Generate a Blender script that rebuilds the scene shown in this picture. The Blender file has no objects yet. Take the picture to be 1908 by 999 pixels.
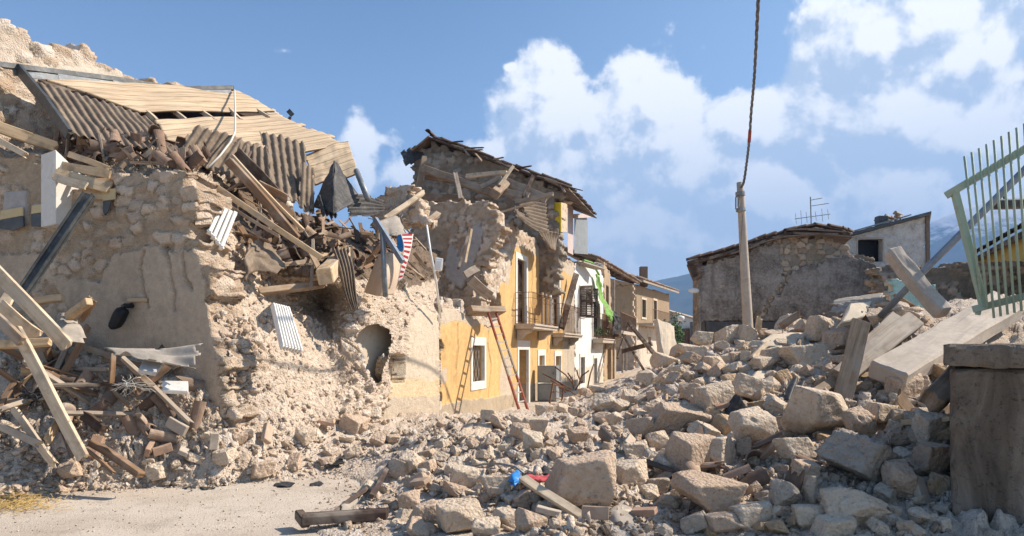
import bpy, bmesh, math, random
import numpy as np
from mathutils import Vector, Matrix
from mathutils.bvhtree import BVHTree
R = math.radians
random.seed(7)
rng = np.random.default_rng(7)
scene = bpy.context.scene
COL = scene.collection

# ------------------------------------------------------------------ camera
F = 1300.0; CX = 954.0; HY = 651.0; EYE = 1.6
cam = bpy.data.objects.new('camera', bpy.data.cameras.new('camera'))
COL.objects.link(cam)
cam.location = (0, 0, EYE); cam.rotation_euler = (R(90), 0, 0)
cam.data.sensor_width = 36; cam.data.lens = 36 * F / 1908
cam.data.shift_y = (HY - 499.5) / 1908
cam.data.clip_start = 0.05; cam.data.clip_end = 30000
scene.camera = cam

def P(px, py, Y):
    """point that stands Y metres ahead of the photographer in the direction of a photo pixel"""
    return Vector(((px - CX) / F * Y, Y, EYE - (py - HY) / F * Y))

# ------------------------------------------------------------------ light
SUN_AZ = R(78)     # clockwise from +Y (ahead) towards +X (right)
SUN_EL = R(40)
sd = bpy.data.lights.new('sun', 'SUN'); sd.energy = 5.0; sd.angle = R(0.5); sd.color = (1.0, .895, .77)
sun = bpy.data.objects.new('sun', sd); COL.objects.link(sun)
sdir = Vector((math.sin(SUN_AZ) * math.cos(SUN_EL), math.cos(SUN_AZ) * math.cos(SUN_EL), math.sin(SUN_EL)))
sun.rotation_euler = (-sdir).to_track_quat('-Z', 'Y').to_euler()
sun.location = (30, 10, 30)
scene.view_settings.view_transform = 'Standard'
scene.view_settings.look = 'None'
scene.view_settings.exposure = 0.80
scene.view_settings.gamma = 1
scene.view_settings.use_curve_mapping = False
scene.cycles.max_bounces = 6
scene.cycles.diffuse_bounces = 3
scene.cycles.volume_bounces = 0

# ------------------------------------------------------------------ node helpers
class NT:
    def __init__(s, nt): s.nt = nt
    def node(s, t, **kw):
        n = s.nt.nodes.new(t)
        for k, v in kw.items(): setattr(n, k, v)
        return n
    def put(s, sock, v):
        if v is None: return
        if isinstance(v, bpy.types.NodeSocket): s.nt.links.new(v, sock)
        elif isinstance(v, (tuple, list)) and len(v) == 3 and sock.type == 'RGBA': sock.default_value = (*v, 1)
        else: sock.default_value = v
    def m(s, op, a, b=None, c=None, clamp=False):
        n = s.node('ShaderNodeMath', operation=op, use_clamp=clamp)
        for i, x in enumerate((a, b, c)): s.put(n.inputs[i], x)
        return n.outputs[0]
    def v(s, op, a, b=None, c=None, out=0):
        n = s.node('ShaderNodeVectorMath', operation=op)
        for i, x in enumerate((a, b, c)): s.put(n.inputs[i], x)
        return n.outputs[out]
    def scale(s, a, f):
        n = s.node('ShaderNodeVectorMath', operation='SCALE'); s.put(n.inputs[0], a); s.put(n.inputs['Scale'], f)
        return n.outputs[0]
    def mix(s, f, a, b, blend='MIX'):
        n = s.node('ShaderNodeMix', data_type='RGBA', blend_type=blend)
        s.put(n.inputs[0], f); s.put(n.inputs[6], a); s.put(n.inputs[7], b)
        return n.outputs[2]
    def noise(s, vec, scale, detail=4, rough=.55, dist=0, out=0):
        n = s.node('ShaderNodeTexNoise'); s.put(n.inputs['Vector'], vec)
        n.inputs['Scale'].default_value = scale; n.inputs['Detail'].default_value = detail
        n.inputs['Roughness'].default_value = rough; n.inputs['Distortion'].default_value = dist
        return n.outputs[out]
    def voro(s, vec, scale, feature='F1', out=0, rnd=1):
        n = s.node('ShaderNodeTexVoronoi', feature=feature); s.put(n.inputs['Vector'], vec)
        n.inputs['Scale'].default_value = scale; n.inputs['Randomness'].default_value = rnd
        return n.outputs[out]
    def ramp(s, f, *stops):
        n = s.node('ShaderNodeValToRGB'); s.put(n.inputs[0], f)
        e = n.color_ramp.elements
        while len(e) < len(stops): e.new(.5)
        for i, (p, c) in enumerate(stops): e[i].position = p; e[i].color = (*c, 1) if len(c) == 3 else c
        return n.outputs[0]
    def smooth(s, x, lo, hi):
        n = s.node('ShaderNodeMapRange', interpolation_type='SMOOTHSTEP'); s.put(n.inputs[0], x)
        n.inputs[1].default_value = lo; n.inputs[2].default_value = hi
        return n.outputs[0]

# ------------------------------------------------------------------ sky
world = bpy.data.worlds.new('World'); scene.world = world; world.use_nodes = True
w = NT(world.node_tree); world.node_tree.nodes.clear()
sky = w.node('ShaderNodeTexSky', sky_type='NISHITA', sun_disc=False)
sky.sun_elevation = SUN_EL; sky.sun_rotation = SUN_AZ
sky.air_density = 1.0; sky.dust_density = 1.2; sky.ozone_density = 2.2
tc = w.node('ShaderNodeTexCoord')
sx = w.node('ShaderNodeSeparateXYZ'); w.put(sx.inputs[0], tc.outputs['Generated'])
az = w.m('ARCTAN2', sx.outputs[0], sx.outputs[1]); el = w.m('ARCSINE', sx.outputs[2])
cv = w.node('ShaderNodeCombineXYZ'); w.put(cv.inputs[0], az); w.put(cv.inputs[1], el)
pv = cv.outputs[0]
def sph(px, py):
    u = (px - CX) / F; v = (HY - py) / F
    return math.atan(u), math.atan(v / math.sqrt(1 + u * u))
# cumulus heaps of that sky: direction, reach in azimuth and elevation (photo pixels / F), weight
HEAPS = [(1020, 240, 95, 95, .95), (1090, 235, 80, 60, .75), (1190, 275, 120, 120, 1.0), (1215, 205, 48, 48, 1.0), (1120, 330, 170, 120, 1.1),
         (1250, 330, 150, 100, .85), (1400, 245, 80, 60, 1.0), (1360, 300, 90, 70, .85), (1530, 260, 110, 85, .85), (1640, 90, 115, 120, 1.0),
         (1720, 60, 115, 120, 1.0), (1770, 120, 100, 85, .95), (1850, 95, 50, 40, .9), (1650, 225, 190, 110, .95),
         (1780, 260, 170, 90, .75), (1700, 370, 330, 130, .9), (1180, 430, 290, 140, .95), (1420, 390, 280, 130, .9), (1900, 330, 160, 140, .6),
         (668, 305, 34, 70, .75), (690, 255, 100, 34, .22), (530, 95, 62, 20, .16), (745, 335, 60, 40, .55), (930, 285, 60, 30, .62), (950, 125, 22, 12, .4),
         (2100, 150, 200, 160, .8), (-300, 420, 300, 160, .8), (2600, 330, 500, 160, .8)]
def density(p, detail):
    acc = None
    for (x, y, rx, ry, wt) in HEAPS:
        a0, e0 = sph(x, y); ix, iy = F / rx / 1.35, F / ry / 1.35
        q = w.v('MULTIPLY_ADD', p, (ix, iy, 0), (-a0 * ix, -e0 * iy, 0))
        L = w.v('LENGTH', q, out=1)
        c = w.m('MULTIPLY_ADD', L, -max(wt, .7), wt)
        acc = c if acc is None else w.m('SMOOTH_MAX', acc, c, .12)
    n1 = w.noise(p, 7.0, detail, .62, .2)
    n2 = w.voro(w.v('ADD', p, w.scale(w.noise(p, 9, 3, .6, 0, 1), .06)), 15, 'SMOOTH_F1'); n3 = w.voro(w.v('ADD', p, w.scale(w.noise(p, 20, 3, .6, 0, 1), .03)), 38, 'SMOOTH_F1')
    t = w.m('MULTIPLY_ADD', n1, 1.7, -.85)
    t = w.m('MULTIPLY_ADD', w.noise(p, 46, 4, .6), .30, t); t = w.m('ADD', t, -.15); t = w.m('MULTIPLY_ADD', n2, -.34, t); t = w.m('MULTIPLY_ADD', n3, -.16, t)
    return w.m('ADD', w.m('ADD', acc, t), .27)
d0 = density(pv, 7)
d1 = density(w.v('ADD', pv, (.016, .024, 0)), 5)
alpha = w.m('MULTIPLY', w.smooth(d0, .0, .26), .88)
lit = w.smooth(w.m('SUBTRACT', d0, d1), -.16, .20)
lowgrey = w.smooth(el, .10, .37)
lit = w.m('MULTIPLY', lit, w.m('MULTIPLY_ADD', lowgrey, .72, .28))
ccol = w.mix(lit, (4.6, 5.6, 7.0), (10.4, 10.3, 10.1))
# thin high haze that whitens the sky to the right and towards the horizon
veil = w.m('MULTIPLY', w.smooth(az, -.25, .75), .34)
veil = w.m('ADD', veil, w.m('MULTIPLY', w.smooth(el, .62, .02), .44), clamp=True)
base = w.mix(1, sky.outputs[0], (.74, .92, 1.06), 'MULTIPLY')
base = w.mix(veil, base, (4.1, 6.0, 8.5))
skycol = w.mix(alpha, base, ccol)
bg = w.node('ShaderNodeBackground'); w.put(bg.inputs[0], skycol); bg.inputs[1].default_value = .078
out = w.node('ShaderNodeOutputWorld'); w.put(out.inputs[0], bg.outputs[0])
world.cycles.sampling_method = 'MANUAL'; world.cycles.sample_map_resolution = 512

# ------------------------------------------------------------------ materials
MATS = {}
def mat(name, rough=.9, spec=.3, metal=0):
    m = bpy.data.materials.new(name); m.use_nodes = True
    n = NT(m.node_tree); b = m.node_tree.nodes['Principled BSDF']
    b.inputs['Roughness'].default_value = rough; b.inputs['Metallic'].default_value = metal
    b.inputs['Specular IOR Level'].default_value = spec
    tcn = n.node('ShaderNodeTexCoord'); n.obj = tcn.outputs['Object']
    n.rnd = n.node('ShaderNodeObjectInfo').outputs['Random']
    n.b = b; MATS[name] = m
    return n
def bump(n, h, strength=.5, dist=.02):
    bn = n.node('ShaderNodeBump'); bn.inputs['Strength'].default_value = strength; bn.inputs['Distance'].default_value = dist
    n.put(bn.inputs['Height'], h); n.put(n.b.inputs['Normal'], bn.outputs[0])
def worldpos(n): return n.node('ShaderNodeNewGeometry').outputs['Position']

def stone_mat(name, c1, c2, c3):
    n = mat(name, .95, .15)
    p = n.v('ADD', n.obj, n.scale((1, 1, 1), 0)) ; off = n.node('ShaderNodeCombineXYZ')
    for i in range(3): n.put(off.inputs[i], n.m('MULTIPLY', n.rnd, 37 + 11 * i))
    p = n.v('ADD', n.obj, off.outputs[0])
    wp = worldpos(n)
    a = n.noise(p, 2.2, 5, .6); c = n.ramp(a, (.32, c1), (.52, c2), (.7, c3))
    c = n.mix(n.m('MULTIPLY', n.rnd, .55), c, n.mix(n.rnd, c3, c1))
    g = n.noise(wp, 24, 4, .65)
    c = n.mix(n.smooth(g, .54, .70), c, n.mix(.6, c, (.26, .18, .115)))
    o2 = n.noise(p, 4.5, 5, .7)
    c = n.mix(n.m('MULTIPLY', n.smooth(o2, .50, .72), .55), c, (.45, .31, .205))
    n.put(n.b.inputs[0], c)
    h = n.m('ADD', n.noise(wp, 16, 6, .68), n.m('MULTIPLY', n.voro(wp, 30), .35))
    bump(n, h, .9, .05)
stone_mat('limestone', (.57, .44, .315), (.65, .53, .40), (.72, .615, .49))
stone_mat('tan_stone', (.49, .35, .24), (.57, .435, .32), (.64, .51, .395))
stone_mat('ochre_stone', (.47, .31, .17), (.56, .39, .235), (.62, .47, .32))
stone_mat('grey_stone', (.38, .315, .245), (.47, .395, .315), (.54, .465, .38))
stone_mat('rough_concrete', (.33, .285, .235), (.41, .36, .30), (.46, .41, .345))

def painted_masonry(name, bscale=1.0, bstr=.5):
    """colour of each stone / plaster patch comes with the mesh"""
    n = mat(name, .95, .12)
    a = n.node('ShaderNodeVertexColor', layer_name='tint')
    wp = worldpos(n)
    k = n.noise(wp, 9, 6, .65); k2 = n.noise(wp, 55, 3, .6)
    f = n.m('MULTIPLY_ADD', k, .75, .62); f = n.m('MULTIPLY', f, n.m('MULTIPLY_ADD', k2, .35, .83))
    n.put(n.b.inputs[0], n.v('MULTIPLY', a.outputs[0], n.scale((1, 1, 1), f)))
    h = n.m('ADD', n.noise(wp, 22 * bscale, 6, .7), n.m('MULTIPLY', n.voro(wp, 42 * bscale), .4))
    bump(n, n.m('MULTIPLY', h, a.outputs[1]), bstr, .045)
painted_masonry('masonry', 1, .95)
painted_masonry('rubble_dust', .9, 1.0)
painted_masonry('wall_paint', 1.6, .22)

def wood_mat(name, c1, c2, rough=.75, grain=1.0, bstr=.35):
    n = mat(name, rough, .2)
    off = n.node('ShaderNodeCombineXYZ')
    for i in range(3): n.put(off.inputs[i], n.m('MULTIPLY', n.rnd, 23 + 17 * i))
    p = n.v('ADD', n.v('MULTIPLY', n.obj, (1.4, 26 * grain, 26 * grain)), off.outputs[0])
    g = n.noise(p, 1, 5, .6, .6)
    c = n.ramp(g, (.28, c1), (.62, c2))
    s = n.noise(worldpos(n), 5, 4, .6)
    c = n.mix(n.smooth(s, .46, .68), c, n.mix(.55, c, (.17, .125, .09)))
    s2 = n.noise(worldpos(n), 2.1, 4, .6); c = n.mix(n.m('MULTIPLY', n.smooth(s2, .48, .66), .5), c, (.42, .36, .29))
    c = n.mix(n.m('MULTIPLY', n.rnd, .35), c, n.mix(.35, c, c1))
    n.put(n.b.inputs[0], c); bump(n, g, bstr, .008)
wood_mat('pine', (.46, .31, .17), (.62, .46, .285))
wood_mat('pale_plank', (.50, .37, .235), (.66, .53, .375))
wood_mat('old_wood', (.20, .135, .085), (.36, .26, .175))
wood_mat('brown_wood', (.13, .075, .042), (.27, .165, .095))
wood_mat('grey_wood', (.24, .19, .145), (.40, .33, .26))
wood_mat('dark_wood', (.045, .028, .02), (.10, .065, .045))
wood_mat('shutter_brown', (.04, .024, .018), (.075, .048, .036), .5)

def deck_mat():
    n = mat('plank_deck', .8, .2)
    uv = n.node('ShaderNodeTexCoord').outputs['UV']
    s = n.node('ShaderNodeSeparateXYZ'); n.put(s.inputs[0], uv)
    row = n.m('FLOOR', s.outputs[1]); fr = n.m('FRACT', s.outputs[1])
    wn = n.node('ShaderNodeTexWhiteNoise', noise_dimensions='1D'); n.put(wn.inputs[1], row)
    g = n.noise(n.v('MULTIPLY', uv, (.9, 14, 1)), 1, 5, .6, .4)
    c = n.ramp(g, (.3, (.47, .335, .20)), (.65, (.66, .52, .36)))
    c = n.mix(n.m('MULTIPLY', wn.outputs[0], .5), c, (.50, .38, .25))
    st = n.noise(n.v('MULTIPLY', uv, (.6, 1.2, 1)), 2, 4, .6)
    c = n.mix(n.smooth(st, .46, .62), c, n.mix(.5, c, (.27, .19, .12)))
    dk = n.noise(n.v('MULTIPLY', uv, (1.1, .45, 1)), 1.3, 5, .65); c = n.mix(n.m('MULTIPLY', n.smooth(dk, .5, .66), .4), c, (.36, .28, .20))
    gap = n.m('LESS_THAN', fr, .055)
    c = n.mix(gap, c, (.12, .08, .05))
    n.put(n.b.inputs[0], c)
    bump(n, n.m('SUBTRACT', n.m('MULTIPLY', g, .25), gap), .8, .02)
deck_mat()

def sheet_mat(name, c1, c2, c3, rough=.85, metal=0):
    n = mat(name, rough, .25, metal)
    wp = worldpos(n)
    a = n.noise(wp, 3.5, 5, .65); b = n.noise(wp, 14, 5, .7)
    c = n.ramp(a, (.3, c1), (.55, c2), (.75, c3))
    c = n.mix(n.smooth(b, .5, .7), c, n.mix(.55, c, c3))
    n.put(n.b.inputs[0], c); bump(n, b, .4, .01)
sheet_mat('fibre_cement', (.15, .11, .078), (.21, .16, .115), (.31, .24, .17))
sheet_mat('pale_sheet', (.27, .235, .19), (.37, .32, .265), (.46, .41, .34))
sheet_mat('dark_sheet', (.035, .033, .032), (.06, .055, .05), (.16, .14, .12), .6)
sheet_mat('zinc', (.17, .18, .185), (.24, .25, .255), (.33, .33, .32), .5, .4)
sheet_mat('dark_zinc', (.055, .06, .062), (.085, .09, .092), (.16, .16, .15), .5, .3)
sheet_mat('steel_pipe', (.15, .19, .24), (.20, .245, .30), (.27, .30, .34), .45, .3)
sheet_mat('rust', (.09, .04, .022), (.16, .075, .04), (.24, .14, .09))
sheet_mat('red_metal', (.22, .045, .025), (.30, .065, .035), (.34, .16, .10), .6)
sheet_mat('green_paint', (.27, .36, .265), (.34, .42, .32), (.31, .275, .19), .7)
sheet_mat('white_enamel', (.72, .70, .65), (.80, .78, .73), (.66, .60, .52), .4)
sheet_mat('white_plastic', (.70, .70, .68), (.78, .77, .74), (.66, .62, .56), .4)
sheet_mat('plaster_white', (.62, .58, .52), (.70, .67, .61), (.56, .50, .42))
sheet_mat('plaster_cream', (.55, .45, .33), (.62, .52, .39), (.50, .39, .27))
sheet_mat('plaster_pink', (.50, .40, .36), (.56, .46, .42), (.46, .38, .33))
sheet_mat('plaster_grey', (.46, .43, .40), (.52, .49, .455), (.42, .37, .32))
sheet_mat('plaster_tan', (.38, .27, .17), (.46, .34, .225), (.34, .24, .155))
sheet_mat('yellow_paint', (.66, .44, .10), (.72, .49, .12), (.62, .43, .14), .7)
sheet_mat('yellow_board', (.62, .44, .02), (.68, .50, .03), (.6, .42, .04), .45)
sheet_mat('cement', (.38, .315, .25), (.45, .38, .305), (.52, .45, .37))
sheet_mat('cabinet_grey', (.20, .215, .22), (.25, .265, .265), (.30, .295, .28), .5)
sheet_mat('fabric_dark', (.03, .03, .032), (.055, .055, .055), (.11, .10, .09))
sheet_mat('black', (.008, .008, .009), (.014, .014, .015), (.03, .028, .026), .5)
sheet_mat('cream_tin', (.50, .38, .27), (.58, .45, .33), (.42, .31, .21), .6)
sheet_mat('straw', (.50, .33, .11), (.58, .41, .16), (.42, .27, .09))
sheet_mat('leaf', (.035, .075, .02), (.05, .10, .028), (.075, .12, .035))
sheet_mat('green_cloth', (.14, .30, .06), (.19, .36, .08), (.25, .36, .15), .8)
sheet_mat('blue_plastic', (.02, .17, .45), (.03, .22, .55), (.10, .28, .50), .35)
sheet_mat('red_cloth', (.42, .05, .06), (.52, .08, .09), (.50, .20, .18), .7)
sheet_mat('turquoise', (.28, .48, .44), (.34, .54, .50), (.36, .44, .40), .7)
sheet_mat('ochre_tile', (.50, .38, .19), (.56, .43, .23), (.46, .35, .19), .4)
sheet_mat('dark_tile', (.05, .05, .053), (.075, .075, .075), (.12, .11, .10), .35)
sheet_mat('cable', (.10, .095, .09), (.15, .14, .13), (.22, .20, .18), .6)
sheet_mat('rope', (.60, .55, .47), (.66, .62, .54), (.52, .46, .38), .7)
sheet_mat('glass_dark', (.012, .013, .015), (.02, .021, .024), (.035, .035, .035), .12)
sheet_mat('insulation', (.60, .42, .16), (.66, .50, .24), (.52, .34, .12))

def tile_mat(name, c1, c2, c3):
    n = mat(name, .9, .15); wp = worldpos(n)
    a = n.noise(wp, 12, 5, .65)
    c = n.ramp(n.m('ADD', n.m('MULTIPLY', a, .6), n.m('MULTIPLY', n.rnd, .4)), (.25, c1), (.5, c2), (.75, c3))
    n.put(n.b.inputs[0], c); bump(n, a, .4, .01)
tile_mat('terracotta', (.17, .105, .075), (.30, .205, .145), (.47, .385, .30))
tile_mat('brick', (.36, .22, .15), (.43, .31, .22), (.50, .42, .33))
tile_mat('tile_dark', (.09, .065, .05), (.15, .105, .08), (.24, .18, .135))

def pillar_mat():
    n = mat('stained_concrete', .9, .2); wp = worldpos(n)
    st = n.noise(n.v('MULTIPLY', wp, (2.6, 2.6, .9)), 1.3, 9, .72, .6)
    b = n.noise(wp, 26, 6, .7)
    c = n.ramp(st, (.30, (.085, .067, .05)), (.44, (.16, .128, .096)), (.57, (.25, .205, .158)), (.70, (.38, .325, .26)))
    c = n.mix(n.smooth(b, .54, .66), c, n.mix(.6, c, (.035, .028, .022)))
    r = n.noise(n.v('MULTIPLY', wp, (5, 5, .8)), 1, 6, .7, .4)
    c = n.mix(n.m('MULTIPLY', n.smooth(r, .55, .68), .6), c, (.22, .115, .06))
    n.put(n.b.inputs[0], c); bump(n, n.m('ADD', b, n.noise(wp, 90, 3, .6)), .8, .02)
pillar_mat()

def road_mat():
    n = mat('dusty_road', .95, .1); wp = worldpos(n)
    a = n.noise(wp, .9, 6, .6); b = n.noise(wp, 40, 4, .7); g = n.noise(n.v('MULTIPLY', wp, (1, 3.5, 1)), 1.6, 5, .6)
    c = n.ramp(a, (.3, (.42, .345, .27)), (.5, (.52, .44, .355)), (.72, (.60, .52, .425)))
    c = n.mix(n.smooth(b, .55, .68), c, (.26, .205, .15))
    pt = n.noise(wp, 3.2, 7, .75); c = n.mix(n.m('MULTIPLY', n.smooth(pt, .5, .68), .5), c, (.30, .25, .20))
    c = n.mix(n.m('MULTIPLY', n.smooth(g, .55, .72), .2), c, (.37, .31, .245))
    n.put(n.b.inputs[0], c); bump(n, n.m('ADD', b, n.m('MULTIPLY', n.voro(wp, 70), .5)), .7, .012)
road_mat()

def hill_mat():
    n = mat('wooded_hill', .95, .05); wp = worldpos(n)
    a = n.noise(wp, .009, 8, .65); s = n.node('ShaderNodeSeparateXYZ'); n.put(s.inputs[0], wp)
    c = n.ramp(a, (.35, (.03, .045, .025)), (.6, (.07, .08, .045)))
    sn = n.m('MULTIPLY_ADD', n.noise(wp, .026, 6, .7), 420, s.outputs[2])
    c = n.mix(n.smooth(sn, 590, 700), c, (.62, .62, .64))
    n.put(n.b.inputs[0], c)
hill_mat()

def darkplaster_mat():
    """old sooty roughcast with its own stains"""
    n = mat('sooty_plaster', .95, .1); wp = worldpos(n)
    a = n.noise(n.v('MULTIPLY', wp, (1, 1, 1.3)), 1.1, 8, .7, .3); b = n.noise(wp, 13, 6, .75)
    st = n.noise(n.v('MULTIPLY', wp, (2.2, 2.2, .5)), 1.3, 5, .6)
    c = n.ramp(n.m('ADD', n.m('MULTIPLY', a, .6), n.m('MULTIPLY', b, .4)), (.34, (.055, .046, .038)), (.44, (.17, .145, .122)), (.53, (.29, .255, .22)), (.66, (.43, .39, .345)))
    c = n.mix(n.m('MULTIPLY', n.smooth(st, .52, .75), .55), c, (.07, .06, .05))
    n.put(n.b.inputs[0], c); bump(n, b, .5, .02)
darkplaster_mat()
def whitewash_mat():
    n = mat('worn_whitewash', .9, .15); wp = worldpos(n)
    a = n.noise(wp, 2.1, 8, .7); b = n.noise(wp, 13, 6, .7)
    c = n.ramp(n.m('ADD', n.m('MULTIPLY', a, .6), n.m('MULTIPLY', b, .4)), (.34, (.25, .21, .17)), (.46, (.50, .46, .41)), (.6, (.62, .60, .56)))
    n.put(n.b.inputs[0], c); bump(n, b, .4, .015)
whitewash_mat()
M = MATS

# ------------------------------------------------------------------ numeric noise
def _h(ix, iy, iz, k=0):
    n = (ix.astype(np.int64) * 374761393 + iy.astype(np.int64) * 668265263 + iz.astype(np.int64) * 2147483647 + k * 974634777) & 0xffffffff
    n = ((n ^ (n >> 13)) * 1274126177) & 0xffffffff
    n = ((n ^ (n >> 15)) * 2246822519) & 0xffffffff
    return ((n ^ (n >> 16)) & 0xffffff) / float(0xffffff)
def vnoise(p, k=0):
    p = np.asarray(p, float); i = np.floor(p); f = p - i; f = f * f * (3 - 2 * f); r = 0
    for dx in (0, 1):
        for dy in (0, 1):
            for dz in (0, 1):
                wgt = (f[:, 0] if dx else 1 - f[:, 0]) * (f[:, 1] if dy else 1 - f[:, 1]) * (f[:, 2] if dz else 1 - f[:, 2])
                r = r + wgt * _h(i[:, 0] + dx, i[:, 1] + dy, i[:, 2] + dz, k)
    return r
def fbm(p, octs=4, k=0, gain=.5):
    a, s, t = 1, 0, 0; p = np.asarray(p, float)
    for o in range(octs):
        s = s + a * (vnoise(p, k + o) - .5) * 2; t += a; a *= gain; p = p * 2.03 + 11.7
    return s / t
def voronoi(p, k=0, dims=3):
    """F1, F2, id hash, seed position of a jittered grid"""
    p = np.asarray(p, float); i = np.floor(p); n = len(p)
    f1 = np.full(n, 9.); f2 = np.full(n, 9.); idh = np.zeros(n); sp = np.zeros((n, 3))
    zr = (-1, 0, 1) if dims == 3 else (0,)
    for dx in (-1, 0, 1):
        for dy in (-1, 0, 1):
            for dz in zr:
                c = i + (dx, dy, dz)
                s = np.stack([c[:, a] + .12 + .76 * _h(c[:, 0], c[:, 1], c[:, 2], k + a) for a in range(3)], 1)
                if dims == 2: s[:, 2] = p[:, 2]
                d = np.sqrt(((p - s) ** 2).sum(1)); new = d < f1
                f2 = np.where(new, f1, np.minimum(f2, d))
                f1 = np.where(new, d, f1); idh = np.where(new, _h(c[:, 0], c[:, 1], c[:, 2], k + 9), idh)
                sp[new] = s[new]
    return f1, f2, idh, sp
def sstep(x, a, b):
    t = np.clip((x - a) / (b - a), 0, 1); return t * t * (3 - 2 * t)
def inpoly(x, y, poly):
    r = np.zeros(len(x), bool); n = len(poly)
    for i in range(n):
        x1, y1 = poly[i]; x2, y2 = poly[(i + 1) % n]
        if y1 == y2: continue
        c = ((y1 > y) != (y2 > y)) & (x < (x2 - x1) * (y - y1) / (y2 - y1) + x1)
        r ^= c
    return r

# ------------------------------------------------------------------ things and parts
def tag(o, label=None, cat=None, group=None, kind=None):
    if label: o['label'] = label
    if cat: o['category'] = cat
    if group: o['group'] = group
    if kind: o['kind'] = kind
    return o
def thing(name, loc, label, cat, group=None):
    o = bpy.data.objects.new(name, None); COL.objects.link(o); o.location = loc; o.empty_display_size = .2
    return tag(o, label, cat, group)
def link(name, me, parent=None, loc=None):
    o = bpy.data.objects.new(name, me); COL.objects.link(o)
    if parent is not None: o.parent = parent
    if loc is not None: o.location = loc
    return o
def raw(name, V, Fs, mat, parent=None, tint=None, smooth=False, uv=None):
    """V in world coordinates; the origin goes to the middle of the mesh, or to the parent's"""
    V = np.asarray(V, float)
    off = np.zeros(3)
    q = parent
    while q is not None: off = off + np.array(q.location); q = q.parent
    own = V.mean(0) - off if len(V) else off * 0
    own[2] = V[:, 2].min() - off[2]
    me = bpy.data.meshes.new(name)
    if isinstance(Fs, np.ndarray) and Fs.ndim == 2:
        nv = Fs.shape[1]
        me.vertices.add(len(V)); me.vertices.foreach_set('co', (V - off - own).ravel())
        me.loops.add(Fs.size); me.loops.foreach_set('vertex_index', Fs.ravel().astype(np.int32))
        me.polygons.add(len(Fs)); me.polygons.foreach_set('loop_start', np.arange(0, Fs.size, nv, dtype=np.int32))
        me.update(calc_edges=True); me.validate()
    else:
        me.from_pydata([tuple(x) for x in (V - off - own)], [], Fs); me.update()
    me.materials.append(M[mat] if isinstance(mat, str) else mat)
    if tint is not None:
        ca = me.color_attributes.new('tint', 'FLOAT_COLOR', 'POINT')
        ca.data.foreach_set('color', (tint if tint.shape[1] == 4 else np.concatenate([tint, np.ones((len(tint), 1))], 1)).ravel().astype(np.float32))
    if uv is not None:
        ul = me.uv_layers.new(name='uv'); idx = np.zeros(len(me.loops), np.int32); me.loops.foreach_get('vertex_index', idx)
        ul.data.foreach_set('uv', uv[idx].ravel().astype(np.float32))
    if smooth: me.polygons.foreach_set('use_smooth', np.ones(len(me.polygons), bool))
    return link(name, me, parent, own)

class MB:
    """collects boxes, bars, tubes and prisms for one mesh"""
    def __init__(s): s.v = []; s.f = []
    def add(s, V, Fs):
        o = len(s.v); s.v += [tuple(x) for x in V]; s.f += [tuple(i + o for i in f) for f in Fs]; return s
    def hexa(s, p):   # 8 corners: bottom loop then top loop
        return s.add(p, [(3, 2, 1, 0), (4, 5, 6, 7), (0, 1, 5, 4), (1, 2, 6, 5), (2, 3, 7, 6), (3, 0, 4, 7)])
    def box(s, c, d, ax=None):
        ax = ax or (Vector((1, 0, 0)), Vector((0, 1, 0)), Vector((0, 0, 1))); c = Vector(c)
        X, Y, Z = [Vector(a) * (k / 2) for a, k in zip(ax, d)]
        return s.hexa([c - X - Y - Z, c + X - Y - Z, c + X + Y - Z, c - X + Y - Z, c - X - Y + Z, c + X - Y + Z, c + X + Y + Z, c - X + Y + Z])
    def bar(s, a, b, w, h, up=(0, 0, 1), roll=0):
        a = Vector(a); b = Vector(b); d = (b - a).normalized(); u = Vector(up)
        if abs(d.dot(u)) > .97: u = Vector((1, 0, 0))
        sd_ = d.cross(u).normalized(); u = sd_.cross(d)
        if roll: q = Matrix.Rotation(roll, 3, d); sd_ = q @ sd_; u = q @ u
        return s.box((a + b) / 2, ((b - a).length, w, h), (d, sd_, u))
    def tube(s, path, r, n=8, cap=True):
        path = [Vector(p) for p in path]; k0 = len(s.v); rr = r if isinstance(r, (list, tuple)) else [r] * len(path)
        ref = None
        for i, p in enumerate(path):
            d = (path[min(i + 1, len(path) - 1)] - path[max(i - 1, 0)]).normalized()
            if ref is None: ref = d.orthogonal().normalized()
            ref = (ref - d * ref.dot(d)).normalized(); b = d.cross(ref)
            for j in range(n):
                t = 2 * math.pi * j / n; s.v.append(tuple(p + (ref * math.cos(t) + b * math.sin(t)) * rr[i]))
        for i in range(len(path) - 1):
            for j in range(n):
                a = k0 + i * n + j; b_ = k0 + i * n + (j + 1) % n; s.f.append((a, b_, b_ + n, a + n))
        if cap:
            s.f.append(tuple(k0 + j for j in reversed(range(n)))); e = k0 + (len(path) - 1) * n; s.f.append(tuple(e + j for j in range(n)))
        return s
    def prism(s, poly, ext):
        poly = [Vector(p) for p in poly]; e = Vector(ext); n = len(poly)
        return s.add(poly + [p + e for p in poly], [tuple(reversed(range(n))), tuple(range(n, 2 * n))] + [(i, (i + 1) % n, (i + 1) % n + n, i + n) for i in range(n)])
    def build(s, name, mat, parent=None, bevel=0, smooth=False):
        o = raw(name, np.array(s.v), s.f, mat, parent)
        bm = bmesh.new(); bm.from_mesh(o.data)
        bmesh.ops.recalc_face_normals(bm, faces=bm.faces)
        if bevel: bmesh.ops.bevel(bm, geom=bm.edges[:], offset=bevel, segments=1, affect='EDGES', clamp_overlap=True)
        bm.to_mesh(o.data); bm.free()
        if smooth: o.data.polygons.foreach_set('use_smooth', np.ones(len(o.data.polygons), bool))
        return o

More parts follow.
